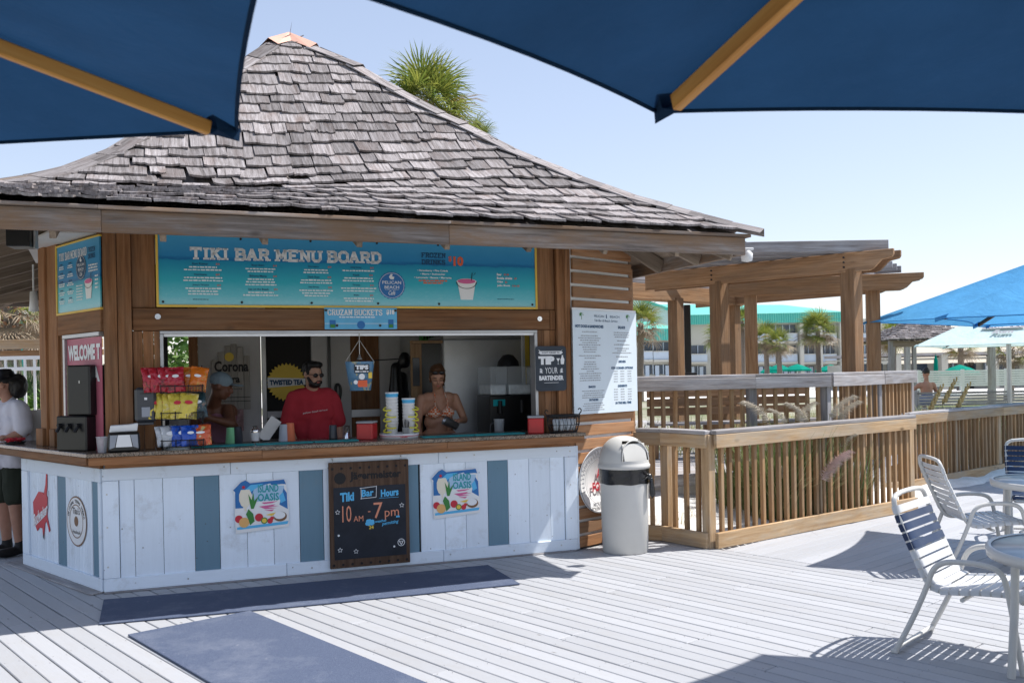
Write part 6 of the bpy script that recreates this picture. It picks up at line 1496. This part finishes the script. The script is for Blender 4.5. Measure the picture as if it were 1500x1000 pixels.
# ============================================================ HOTEL
M['teal']=flat('teal_metal_roof',(.13,.52,.42),.35,.4,mottle=.05,scale=.2); M['tealwall']=flat('teal_fascia',(.07,.42,.36),.45,.3,mottle=.04,scale=.3); M['hwall']=flat('cream_stucco',(.46,.45,.40),.8,mottle=.05,scale=.3); M['hwindow']=flat('dark_window_glass',(.05,.07,.10),.15,.5,mottle=.2,scale=.5); M['hrail']=flat('pale_balcony_panel',(.42,.49,.57),.5,mottle=.04,scale=.3); M['hgrey']=flat('pale_grey_siding',(.50,.56,.55),.7,mottle=.04,scale=.3)
HY=130.0; ho=thing('hotel','long pale hotel with teal metal roof and balconies beyond the pergola','hotel',(20,HY,0))
def HL(px,py): p=aty(px,py,HY); return p.x-20,p.z
def HB(x0,y0,x1,y1):
    m=(x0+x1)/2; return (HL(x0,y1)[0],HL(m,y1)[1]),(HL(x1,y0)[0],HL(m,y0)[1])
def hb(name,x0,y0,x1,y1,mat,dy0,dy1,par=ho,kind=None):
    a,b=HB(x0,y0,x1,y1); q=MB(); q.b2((a[0],dy0,a[1]),(b[0],dy1,b[1])); return q.build(name,mat,par,kind=kind)
hb('wall',905,470,1300,560,'hwall',0,12); hb('wall',905,500,981,560,'hwall',-8,0)
def seam_panel(px0,px1,py0,py1,dy,step,slope=0):
    a,b=HB(px0,py0,px1,py1); q=MB(); q.b2((a[0],dy,a[1]),(b[0],dy+.4,b[1])); o=q.build('fascia_panel','tealwall',ho); q=MB(); x=a[0]
    while x<b[0]: q.b2((x,dy-.12,a[1]),(x+.08,dy-.001,b[1])); x+=step
    q.build('seams','teal',o,kind='stuff')
seam_panel(985,1248,460,474,-1.5,.32); seam_panel(900,980,487,502,-9.5,.32)
def hpoly(name,pts,mat,dy,dy2):
    q=MB(); P=[HL(*p) for p in pts]; n=len(P); q.add([(a,dy if k[0]==0 else dy2,b) for (a,b),k in zip(P,[(0,) if p[1]>455 else (1,) for p in pts])],[tuple(range(n))]); return q.build(name,mat,ho)
q=MB(); A_1=(HL(985,461)[0],HL(1116,460)[1]);B_1=HL(1300,462);C_1=HL(1168,441);D_1=HL(935,440)
q.add([(A_1[0],-1.6,A_1[1]),(HL(1232,461)[0],-1.6,A_1[1]),(C_1[0],7,C_1[1]),(D_1[0],7,D_1[1])],[(0,1,2,3)]); q.add([(HL(1232,461)[0],-1.6,A_1[1]),(C_1[0],7,C_1[1]),(HL(1250,461)[0],14,A_1[1])],[(0,1,2)])
q.build('roof','teal',ho)
q=MB(); q.add([(HL(900,478)[0],-9.4,HL(900,486)[1]),(HL(980,486)[0],-9.4,HL(980,486)[1]),(HL(976,484)[0],-1.7,HL(976,483)[1]),(HL(950,475)[0],-1.7,HL(950,472)[1]),(HL(900,478)[0],-1.7,HL(900,468)[1])],[(0,1,2,3,4)]); q.build('lower_roof','teal',ho)
q=MB(); q.prism([HL(925,437),HL(979,457),HL(979,487),HL(925,487)],-1.6,-.5); q.build('gable_wall','hgrey',ho); q=MB(); q.prism([HL(923,433),HL(981,454.5),HL(981,458),HL(923,437)],-2.2,-.4); q.build('gable_trim','tealwall',ho)
def bay(x0,x1,y0,dy,n,door=False):
    hb('balcony_recess',x0,y0,x1,y0+13,'hwindow',dy-.05,dy+.3)
    for k in range(n):
        a=x0+(x1-x0)*k/n; b=x0+(x1-x0)*(k+1)/n; w=hb('window',a+.8,y0+.6,b-.8,y0+12,'hwindow',dy-.2,dy-.06); hb('frame',a+.1,y0,a+.9,y0+13,'hrail',dy-.35,dy-.05,w)
    if not door: hb('balcony_panel',x0,y0+13,x1,y0+24,'hrail',dy-1.0,dy-.9); hb('balcony_rail',x0,y0+12.2,x1,y0+13.2,'hwall',dy-1.1,dy-.8)
    else:
        for k in range(n): a=x0+(x1-x0)*(k+.25)/n; hb('door',a,y0+1,a+5,y0+16,'hrail',dy-.4,dy-.25)
    hb('floor_slab',x0,y0+24,x1,y0+27,'hwall',dy-1.2,dy-.1)
for x0,x1,n in((930,942,1),(943,971,2)): bay(x0,x1,504,-8,n); bay(x0,x1,535,-8,n,True)
for x0,x1,n in((1008,1034,2),(1064,1090,2),(1096,1133,3),(1135,1165,3),(1173,1192,2),(1199,1222,3),(1245,1275,3)):
    for y0 in((476,506,536) if x0>1090 else (506,536)): bay(x0,x1,y0,0,n,y0==536)
for x in(1168,1195,1226): hb('column',x,474,x+4,556,'hwall',-1.6,-.3)
hb('column',974,500,981,556,'hwall',-9.6,-8.2)
# small green umbrellas by the hotel
def small_umb(px,py,Y,r_,lab,closed=False,grp=None):
    c=aty(px,py,Y); t=thing('patio_umbrella',lab,'umbrella',(c.x,c.y,0),0,grp); q=MB()
    if closed: q.lathe([(0,c.z+1.0),(.12,c.z+.6),(.17,c.z-.6),(.05,c.z-.9)],8)
    else:
        q.lathe([(0,c.z+.55),(r_*.5,c.z+.33),(r_,c.z),(r_,c.z-.16)],8,smooth=False)
    q.build('canopy','green_canvas',t); q=MB(); q.cyl((0,0,0),(0,0,c.z+.5),.04); q.build('pole','pure',t)
small_umb(1128,544,95,1.0,'small green umbrella leftmost, beside the pair of palms',grp='green umbrellas before the hotel'); small_umb(1141,541,90,1.15,'green umbrella just right of the pair of palms',grp='green umbrellas before the hotel')
small_umb(1168,541,90,1.4,'green umbrella left of the orange topped palm trunk',grp='green umbrellas before the hotel'); small_umb(1217,542,88,1.5,'green umbrella right of the largest palm',grp='green umbrellas before the hotel')
small_umb(1406,546,60,1.3,'green umbrella before the low white building',grp='green umbrellas before the hotel'); small_umb(1371,541,58,1,'closed dark green umbrella before the low white building',True)
# low building at the right
lb=thing('low_building','low white flat roofed building with dark windows at the far right','building',tuple(aty(1400,560,75))); lb.location.z=0; lx,ly=lb.location.x,75
def LB(px,py): p=aty(px,py,75); return p.x-lx,p.z
def lbb(name,x0,y0,x1,y1,mat,a,b,par=lb): p=LB(x0,y1);q_=LB(x1,y0); m=MB(); m.b2((p[0],a,p[1]),(q_[0],b,q_[1])); return m.build(name,mat,par)
lbb('wall',1262,527,1620,572,'hwall',1,8); lbb('roof_fascia',1258,519,1625,528,'hwall',-1.2,8); lbb('roof_edge',1256,516,1627,519,'grey',-1.5,8)
for x in(1300,1367,1440): lbb('column',x,519,x+8,572,'hwall',-1.6,-.6)
for x0,x1 in((1266,1298),(1308,1324),(1344,1364),(1380,1396),(1402,1436),(1450,1500)): w=lbb('window',x0,532,x1,560,'hwindow',.7,.99); lbb('frame',x0-1,531,x0,560,'hrail',.6,.9,w)
lbb('door',1424,530,1431,570,'dark',.5,.69); lbb('white_post',1428,536,1431,560,'pure',-2,-1.8)
# hut with shingle roof
c=aty(1375,520,34); hut=thing('shingled_hut','small open hut with a grey shingle roof behind the umbrellas at the right','hut',(c.x,c.y,0)); 
def HU(px,py,dy=0): p=aty(px,py,34+dy); return (p.x-c.x,dy,p.z)
q=MB(); rr=random.Random(3); e0=HU(1302,499);e1=HU(1452,500); apz=HU(1385,462)[2]; w2=(e1[0]-e0[0])/2; cx=(e0[0]+e1[0])/2
q.add([(e0[0],0,e0[2]),(e1[0],0,e1[2]),(e1[0],2*w2,e1[2]),(e0[0],2*w2,e0[2]),(cx,w2,apz)],[(0,1,4),(1,2,4),(2,3,4),(3,0,4)]); rf=q.build('roof','soffit',hut)
q=MB()
for k in range(11):
    u=1-k/11.5
    for f in range(2):
        n=int(16*u)+2
        for j in range(n):
            s0=-1+2*j/n; s1=-1+2*(j+.94)/n; jit=rr.uniform(-.015,.015); u2=u-.11; P=[]
            for uu,ss,up in((u+jit,s0,.09),(u+jit,s1,.09),(u2,s1*u/max(u2,.01),.03),(u2,s0*u/max(u2,.01),.03)):
                ss=max(-1,min(1,ss)); zz=apz+(e0[2]-apz)*uu
                P.append((cx+w2*uu*ss,w2-w2*uu,zz+up) if f==0 else (cx-w2*uu,w2+w2*uu*ss,zz+up))
            q.add(P+[(a,b,c_-.05) for a,b,c_ in P[:2]],[(0,1,2,3),(0,4,5,1)])
q.build('shingles','shingle',rf,kind='stuff')
for px,wd in((1309,.28),(1332,.26),(1342,.2),(1456,.3)): a=HU(px,500); lumber('post',(a[0],.2,-.3),(a[0],.2,a[2]+.1),wd*.7,wd*.7,'grey',hut,side=(1,0,0),bevel=.01)
a=HU(1310,503);b=HU(1448,503); lumber('beam',(a[0],.15,a[2]-.02),(b[0],.15,b[2]-.02),.2,.1,'soffit',hut)
# white rail fence and grey slatted fence
def slat_fence(label,px0,px1,pt,pb,Y,nrail,mat,pw,step,rh,cat='fence'):
    a=aty(px0,pb,Y); b=aty(px1,pb,Y); t=thing('slat_fence',label,cat,(a.x,Y,a.z)); L=b.x-a.x; H=(pb-pt)/F*Y
    for k in range(nrail): z=H*(k+.5)/nrail; lumber('rail',(0,0,z),(L,0,z),rh,.03,mat,t,bevel=0)
    x=0
    while x<=L: lumber('post',(x,.05,-.4),(x,.05,H+.03),pw,pw,mat,t,side=(1,0,0),bevel=0); x+=step
    return t
slat_fence('white horizontal rail fence beyond the sea oats at the right',1347,1540,543,567,40,7,'pure',.12,1.9,.085)
slat_fence('weathered grey slatted fence behind the sea oats',1344,1540,574,600,21,6,'grey',.10,1.7,.05)
gr_=MB(); gr_.prismz([(14,24),(40,24),(40,39.5),(14,39.5)],-.3,-.02); M['lawn']=flat('lawn',(.16,.20,.06),.9,mottle=.3,scale=.6); gr_.build('lawn','lawn',kind='structure')
gr_=MB(); gr_.prismz([(-40,60),(160,60),(160,126),(-40,126)],-.34,-.28); gr_.build('pool_deck','sand',kind='structure')
# person seated with the back to us
c=aty(1358,590,21.5); t=thing('person','bare backed person in blue shorts sitting on the far fence line with arms spread','person',(c.x,c.y,c.z-.05)); b=MB(); s0=.62
cap(b,(-.09,0,.10),(.09,0,.10),.11,.11); cap(b,(0,0,.12),(0,.02,.42),.12,.14); cap(b,(-.14,.02,.46),(.14,.02,.46),.075,.075); head(b,(0,.03,.72),rot3(180),.95,(0,.02,.50))
limb(b,[(-.17,.02,.47),(-.30,.10,.34),(-.42,.10,.42)],[.055,.042,.03]); hand(b,(-.42,.10,.42),(-1,0,0),(0,0,-1),1,.3); limb(b,[(.17,.02,.47),(.25,.03,.26),(.20,.15,.12)],[.055,.042,.03]); hand(b,(.20,.15,.12),(-.5,.8,0),(0,0,-1),1,.3)
for sg in(-1,1): limb(b,[(sg*.09,0,.08),(sg*.13,.42,.10),(sg*.13,.45,-.32)],[.09,.06,.045])
fuse(b,'body','skin4',t,.014,3); q=MB(); cap(q,(-.09,0,.10),(.09,0,.10),.125,.125); cap(q,(0,0,.10),(0,.0,.22),.13,.13)
for sg in(-1,1): cap(q,(sg*.09,0,.08),(sg*.12,.28,.10),.105,.085)
fuse(q,'shorts','blueshorts',t,.016,3); q=MB(); q.sph((0,.02,.775),(.085,.10,.085)); q.sph((0,.0,.85),(.05,.05,.04)); fuse(q,'hair','hairblack',t,.012,2)
# ============================================================ LEFT BACKGROUND
q0=aty(-60,655,13.0); q1=aty(60,655,13.0)
t=thing('white_railing','white metal railing in front of the hedge behind the left end of the bar','railing',(q0.x,13.0,.02)); L=1.36; zt=aty(28,524,13).z
for z in(zt,zt-.155,.12): lumber('rail',(0,0,z-.02),(L,0,z-.02),.05,.04,'pure',t,bevel=0)
for k in range(11): lumber('picket',(k*L/10,0,.1),(k*L/10,0,zt-.04),.028,.028,'pure',t,side=(1,0,0),bevel=0)
for x in(0,1.36): lumber('post',(x,0,0),(x,0,zt+.03),.06,.06,'pure',t,side=(1,0,0),bevel=0)
t=thing('wooden_rail','tan wooden beam on posts above the white railing at the far left','railing',(q0.x,14.0,.0)); z1=aty(28,504,14).z; lumber('top_beam',(-.5,0,z1),(1.6,0,z1),.14,.10,'pine',t); lumber('lower_beam',(-.5,.04,z1-.14),(1.6,.04,z1-.14),.09,.05,'pergola',t)
for x in(.75,1.5): lumber('post',(x,0,0),(x,0,z1-.07),.14,.14,'pine',t,side=(1,0,0))
M['leaf']=leafmat('hedge_leaf',(.05,.13,.02),(.16,.26,.05),.35); M['leafd']=leafmat('dark_spiky_leaf',(.03,.07,.025),(.08,.14,.05),.25)
def bush(x,y,z,rx,ry,rz,n_,lab,seed,mt='leaf',sz=.055,inner='leafd',cat='bush',group=None):
    r=random.Random(seed); t=thing('bush',lab,cat,(x,y,z),0,group); q=MB()
    for _ in range(n_):
        v=Vector((r.gauss(0,1),r.gauss(0,1),r.gauss(0,1))).normalized(); rad=r.uniform(.55,1.0)*(1+.22*mnoise.noise(v*2.2+Vector((seed,0,0)))); p=Vector((v.x*rx*rad,v.y*ry*rad,abs(v.z)*rz*rad)); R_=Euler((r.uniform(0,6),r.uniform(0,6),r.uniform(0,6))).to_matrix(); s_=sz*r.uniform(.6,1.3)
        q.add([p+R_@Vector(k) for k in((-s_*.5,0,0),(0,-s_,0),(s_*.5,0,s_*.15),(0,s_,0))],[(0,1,2,3)])
    q.build('foliage',mt,t,kind='stuff'); q=MB()
    for k in range(7): a=k*.9; q.tube([(0,0,0),(rx*.3*math.cos(a),ry*.3*math.sin(a),rz*.5),(rx*.6*math.cos(a),ry*.6*math.sin(a),rz*.8)],[.03,.012],5)
    q.build('stems','trunk',t)
for i,(px,lb_) in enumerate(((-20,'hedge bush at the left edge behind the white railing'),(35,'hedge bush behind the white railing beside the bar post'),(85,'hedge bush hidden mostly by the left wall of the bar'),(255,'bright green bush seen through the rear window of the bar'),(310,'bush behind the back wall of the bar'),(190,'bush behind the rear corner of the bar'))):
    c=aty(px,560,14.9); bush(c.x,c.y,-.2,.85,.7,1.75 if i<3 else 2.2,3600,lb_,30+i,sz=.06,group='hedge bushes left of the bar')
c=aty(258,470,16.2); bush(c.x,c.y,-.2,1.2,.9,3.0,3000,'tall pale spiky bush seen through the rear window of the bar',41,'leaf',.09)
for i,px in enumerate((5,45,75)):
    c=aty(px,520,17.5); t=thing('yucca',['dark spiky plant at the far left above the wooden beam','dark spiky plant above the wooden beam left of the bar post','dark spiky plant partly behind the bar post'][i],'shrub',(c.x,c.y,0)); q=MB(); r=random.Random(i+50); blades(q,(0,0,.2),420,.7,2.0,.5,.022,r); q.build('leaves','leafd',t,kind='stuff')
M['tealfence']=flat('teal_fence_panel',(.03,.36,.33),.6,mottle=.15,scale=1)
a=aty(-60,490,24); t=thing('teal_fence','teal screen fence with dark posts behind the palms at the far left','fence',(a.x,24,0)); z2=aty(25,461,24).z; q=MB(); q.b2((0,0,0),(3.4,.03,z2-.05)); q.build('screen','tealfence',t)
for k in range(14): lumber('post',(k*.26,-.05,0),(k*.26,-.05,z2),.03,.03,'iron',t,side=(1,0,0),bevel=0)
lumber('rail',(0,-.05,z2),(3.4,-.05,z2),.05,.04,'iron',t,bevel=0)
t=thing('white_bucket_lamp','white cylindrical fixture hanging beside the left post','lamp',tuple(aty(49,427,8.55))); q=MB(); q.lathe([(0,.0),(.03,0),(.035,-.12),(.045,-.18),(.0,-.19)],14); q.cyl((0,0,0),(0,0,.25),.008); q.build('shade','pure',t)
t=thing('leaning_board','pale wooden board leaning against the rear end of the white counter','board',(0,0,0)); a=gz(31,806); b=aty(36,700,a.y+.25); lumber('plank',tuple(a),(b.x,b.y,b.z),.09,.02,'pine',t,side=(1,0,0))
a=gz(10,735); t=thing('parking_kerb','string of black and white kerb blocks on the far edge of the deck','kerb',(a.x-.4,a.y,0))
for k in range(8): bx('block',(k*.12,0,.0),(k*.12+.11,.12,.08),'pure' if k%2 else 'black',t,Matrix.Identity(4))
# ============================================================ UMBRELLAS
def umbrella(name,label,corners,zc,center,apexz,mat,ribmat,polez=0,sag=.06,polemat=None,scallop=.05,ribw=.035,group=None,rib=True,poler=.022,valance=0):
    """square or polygonal canopy: panels sag between the ribs and the hem curves in between the corners"""
    cx,cy=center; t=thing(name,label,'umbrella',(cx,cy,0),0,group); n=len(corners); C3=Vector((0,0,apexz)); K=[Vector((x-cx,y-cy,zc)) for x,y in corners]; q=MB()
    NU,NV=10,8
    for k in range(n):
        a,b=K[k],K[(k+1)%n]; g=[]
        for i in range(NU+1):
            u=.04+(1-.04)*i/NU
            for j in range(NV+1):
                v=j/NV; e_=a.lerp(b,v); p=C3.lerp(e_,u); bow=4*v*(1-v)
                p+= (C3-e_)*scallop*bow*u**3*Vector((1,1,0)).length*.7*1.0 if False else Vector(((C3.x-e_.x)*scallop*bow*u**3,(C3.y-e_.y)*scallop*bow*u**3,-sag*bow*math.sin(math.pi*min(u,.98))*.9))
                g.append(p)
        q.add(g,[(i*(NV+1)+j,(i+1)*(NV+1)+j,(i+1)*(NV+1)+j+1,i*(NV+1)+j+1) for i in range(NU) for j in range(NV)],True)
    cn=q.build('canopy',mat,t); 
    # hem: rolled edge
    hm=MB()
    for k in range(n):
        a,b=K[k],K[(k+1)%n]; pts=[]
        for j in range(9):
            v=j/8; e_=a.lerp(b,v); bow=4*v*(1-v); pts.append(e_+Vector(((C3.x-e_.x)*scallop*bow,(C3.y-e_.y)*scallop*bow,-.004)))
        hm.tube(pts,.006,5)
    hm.build('hem',mat,cn)
    for k in range(n):
        if rib: 
            e_=K[k]*1.0; top=C3.lerp(e_,.06)-Vector((0,0,.045)); low=C3.lerp(e_,.945)-Vector((0,0,.030)); lumber('rib',tuple(top),tuple(low),ribw,ribw*.6,ribmat,t,bevel=.004)
            mid=C3.lerp(e_,.5)-Vector((0,0,.06)); lumber('strut',(0,0,apexz-.62),tuple(mid),ribw*.7,ribw*.5,ribmat,t,bevel=.002)
        p=MB(); d=(K[k]-C3).normalized(); s_=d.cross(Vector((0,0,1))).normalized(); e_=K[k]
        p.add([e_+d*.012+Vector((0,0,.004)),e_-d*.09+s_*.055,e_-d*.09-s_*.055,e_+d*.008-Vector((0,0,.035)),e_-d*.07+s_*.03-Vector((0,0,.035)),e_-d*.07-s_*.03-Vector((0,0,.035))],[(0,2,1),(3,4,5),(0,1,4,3),(0,3,5,2)]); p.build('corner_pocket',mat,cn)
    q=MB(); q.cyl((0,0,polez),(0,0,apexz+.03),poler); q.sph((0,0,apexz+.06),.035); q.build('pole',polemat or ribmat,t); q=MB(); q.cyl((0,0,apexz-.66),(0,0,apexz-.58),.05); q.cyl((0,0,apexz-.10),(0,0,apexz-.03),.05); q.build('hub',ribmat,t)
    return t
def ngon(c,r_,n,a0): return [(c[0]+r_*math.cos(a0+2*math.pi*k/n),c[1]+r_*math.sin(a0+2*math.pi*k/n)) for k in range(n)]
K1=Vector((.43,2.65)); dirc=Vector((math.cos(R(-63)),math.sin(R(-63)))); cR=K1+dirc*1.6; a0=math.atan2(*(K1-cR).yx)
umbrella('navy_umbrella','navy canvas umbrella with wooden ribs overhead at the top right of the photo',ngon(cR,1.6,8,a0),2.35,tuple(cR),2.83,'navy','rib',sag=.03,scallop=.025,ribw=.05,polemat='rib')
P0=Vector((-.81,2.76)); cL=Vector((-1.98,1.90)); P1=P0+Vector((-.992,.125))*1.45; P5=P0+Vector((.325,-.945))*1.25
pol=[P0,P1,2*cL-P5,2*cL-P0,2*cL-P1,P5]
umbrella('navy_umbrella','navy canvas umbrella with a wooden rib overhead at the top left of the photo',[tuple(p) for p in pol],2.35,tuple(cL),2.72,'navy','rib',sag=.03,scallop=.010,ribw=.042,polemat='rib')
K3=Vector((3.21,5.49)); dirc=Vector((math.cos(R(-75)),math.sin(R(-75)))); c3=K3+dirc*1.5; umbrella('navy_umbrella','navy umbrella just beyond the right edge that shades the near deck',ngon(c3,1.5,8,math.atan2(*(K3-c3).yx)),3.1,tuple(c3),3.5,'navy','rib',sag=.03,scallop=.04,polemat='rib')
C1=Vector((3.53,7.66)); cN=C1+Vector((math.cos(R(10)),math.sin(R(10))))*1.36
umbrella('blue_umbrella','sky blue umbrella nearest the far table at the right edge',ngon(cN,1.36,4,R(190)),2.0,tuple(cN),2.52,'sky_canvas','ribdark',sag=.05,scallop=.10,polemat='tube')
A5=aty(1265,472,14.0); cF=Vector((8.25,13.7)); dd=Vector((A5.x,A5.y))-cF
umbrella('blue_umbrella','larger sky blue umbrella with a pointed left corner at the right side',ngon(cF,dd.length,4,math.atan2(dd.y,dd.x)),A5.z,tuple(cF),3.28,'sky_canvas','ribdark',sag=.10,scallop=.06,polemat='tube')
A6=aty(1340,507,20.0); c6=aty(1492,500,20.0); dd=Vector((A6.x-c6.x,0)); 
ru=umbrella('pale_umbrella','pale aqua rum umbrella with grey lettering behind the blue umbrellas',ngon((c6.x,20.4),2.3,4,R(190)),A6.z,(c6.x,20.4),2.95,'pale_canvas','grey',sag=.06,scallop=.04,polemat='alu',poler=.05)
def onslope(px,py,Y,lift): return aty(px,py,Y)
bn_=MB(); 
# lettering patch on the camera-facing panel of the pale umbrella
Ks=[Vector((x-c6.x,y-20.4,A6.z)) for x,y in ngon((c6.x,20.4),2.3,4,R(190))]; apx=Vector((0,0,2.95)); ka,kb=Ks[0],Ks[1]
def pan(u,v): e_=ka.lerp(kb,v); p=apx.lerp(e_,u); p.z-=.06*4*v*(1-v)*math.sin(math.pi*min(u,.98))*.9; nrm=(kb-ka).cross(apx-ka).normalized(); nrm=nrm if nrm.z>0 else -nrm; return p+nrm*.03
def panpatch(mb,u0,u1,v0,v1): mb.add([pan(u0,v0),pan(u0,v1),pan(u1,v1),pan(u1,v0)],[(0,1,2,3)])
q=MB(); panpatch(q,.62,.42,.30,.72); q.build('banner_patch','print_grey',ru); q=MB(); tv,tf,_a=text_mesh('CRUZAN',.05,0,space=1.0); q.add([pan(.60-.15*b_,.34+.34*a_)+Vector((0,-.01,.012)) for a_,b_ in tv],tf); q.build('lettering','print_white',ru)
q=MB(); tv,tf,_a=text_mesh('Rum',.05,.4,space=1.0); q.add([pan(.76-.11*b_,.42+.18*a_)+Vector((0,-.01,.01)) for a_,b_ in tv],tf); q.build('script_lettering','print_grey',ru)
# ============================================================ TABLES AND CHAIRS
M['tabletop']=flat('pale_blue_tabletop',(.52,.62,.68),.18,.5,mottle=.08,scale=3)
def table(x,y,r_,label):
    t=thing('patio_table',label,'table',(x,y,0),group='round patio tables'); MB().lathe([(0,.70),(r_-.02,.70),(r_-.02,.695),(0,.695)],48).build('top_panel','tabletop',t); MB().lathe([(r_-.022,.703),(r_,.705),(r_+.006,.69),(r_,.655),(r_-.02,.655),(r_-.022,.69)],48).build('rim','tube',t)
    for k in range(4): a=math.pi/4+k*math.pi/2; q=MB(); q.tube([(r_*.78*math.cos(a),r_*.78*math.sin(a),.68),(r_*.80*math.cos(a),r_*.80*math.sin(a),.35),(r_*.84*math.cos(a),r_*.84*math.sin(a),.0)],.021,8); q.build('leg','tube',t)
    q=MB(); q.tube([(r_*.6*math.cos(2*math.pi*k/20),r_*.6*math.sin(2*math.pi*k/20),.28) for k in range(20)],.010,6,closed=True); q.build('brace_ring','tube',t)
    return t
table(2.83,4.40,.52,'round pale patio table nearest the camera at the right edge'); table(4.22,7.08,.50,'round pale patio table farther back at the right edge')
def chair(x,y,ang,label,band=None,allnavy=False):
    """strap lounge chair: faces +x in its own frame"""
    t=thing('patio_chair',label,'chair',(x,y,0),ang,'strapped patio chairs'); Wd=.25; r_=.0145
    # back + seat frame: one bent hoop
    for s_ in(-1,1):
        q=MB(); q.tube([(-.27,s_*(Wd-.05),.87),(-.265,s_*Wd,.84),(-.235,s_*Wd,.74),(-.11,s_*Wd,.45),(-.075,s_*Wd,.39),(-.01,s_*Wd,.365),(.18,s_*Wd,.39),(.34,s_*Wd,.40),(.39,s_*Wd,.37)],r_,8,smooth_path=2); q.build('side_frame','tube',t)
        yo=s_*(Wd+.033); q=MB(); q.tube([(-.26,yo,.0),(-.16,yo,.20),(-.08,yo,.39),(-.05,yo,.49),(.0,yo,.535),(.08,yo,.55),(.22,yo,.55),(.30,yo,.52),(.325,yo,.43),(.36,yo,.2),(.39,yo,0)],.0155,8,smooth_path=2); q.build('leg_and_arm','tube',t)
        bx('foot_cap',(-.278,yo-.018,0),(-.24,yo+.018,.02),'tube',t)
    q=MB(); q.tube([(-.27,-(Wd-.05),.87),(-.275,-.10,.88),(-.275,.10,.88),(-.27,Wd-.05,.87)],r_,8,smooth_path=1); q.build('back_top_bar','tube',t)
    for p0,p1,rr_ in(((-.245,-(Wd+.03),.03),(-.245,Wd+.03,.03),.013),((.385,-Wd,.37),(.385,Wd,.37),r_),((.10,-(Wd+.03),.345),(.10,Wd+.03,.345),.012)): q=MB(); q.tube([p0,p1],rr_,8); q.build('cross_bar','tube',t)
    # straps
    prof=[Vector(p) for p in((-.262,.825),(-.235,.74),(-.11,.45),(-.065,.385),(0,.368),(.18,.39),(.34,.40),(.385,.378))]
    lens=[0]
    for a,b in zip(prof,prof[1:]): lens.append(lens[-1]+(b-a).length)
    def at(s_):
        for i in range(len(prof)-1):
            if s_<=lens[i+1]: u=(s_-lens[i])/(lens[i+1]-lens[i]); return prof[i].lerp(prof[i+1],u),(prof[i+1]-prof[i]).normalized()
        return prof[-1],(prof[-1]-prof[-2]).normalized()
    n_=18; tot=lens[-1]; 
    for k in range(n_):
        s_=.03+(tot-.05)*k/(n_-1); p,d=at(s_); w_=.021; nn=Vector((-d.y,d.x)); nn=nn if nn.y>0 else -nn; q=MB(); sect=[]
        y0=Wd+.016
        path=[(-y0,-.012),(-y0-.002,.004),(-Wd+.01,.017),(-.12,.010),(.12,.010),(Wd-.01,.017),(y0+.002,.004),(y0,-.012)]
        vs=[]
        for yy,off_ in path:
            for sg in(-1,1):
                c_=p+d*w_*sg+nn*off_; vs.append((c_.x,yy,c_.y))
            
        vs2=[(v[0]+nn.x*.003,v[1],v[2]+nn.y*.003) for v in vs]; m=len(path)
        q.add(vs,[(2*i,2*i+2,2*i+3,2*i+1) for i in range(m-1)],True); q.add(vs2,[(2*i,2*i+1,2*i+3,2*i+2) for i in range(m-1)],True)
        q.add(vs+vs2,[(2*i,2*m+2*i,2*m+2*i+2,2*i+2) for i in range(m-1)]+[(2*i+1,2*i+3,2*m+2*i+3,2*m+2*i+1) for i in range(m-1)])
        nav=allnavy or (band and band[0]<=k<=band[1]); q.build('strap','strapn' if nav else 'strapw',t,label='navy strap' if nav and not allnavy else None)
    return t
chair(2.50,5.20,R(-43),'white strap patio chair with three navy back straps nearest the camera',band=(1,4))
chair(3.56,7.28,R(-6),'white strap patio chair beside the farther round table',)
chair(4.88,8.55,R(-112),'patio chair with navy straps facing us behind the farther table',allnavy=True)
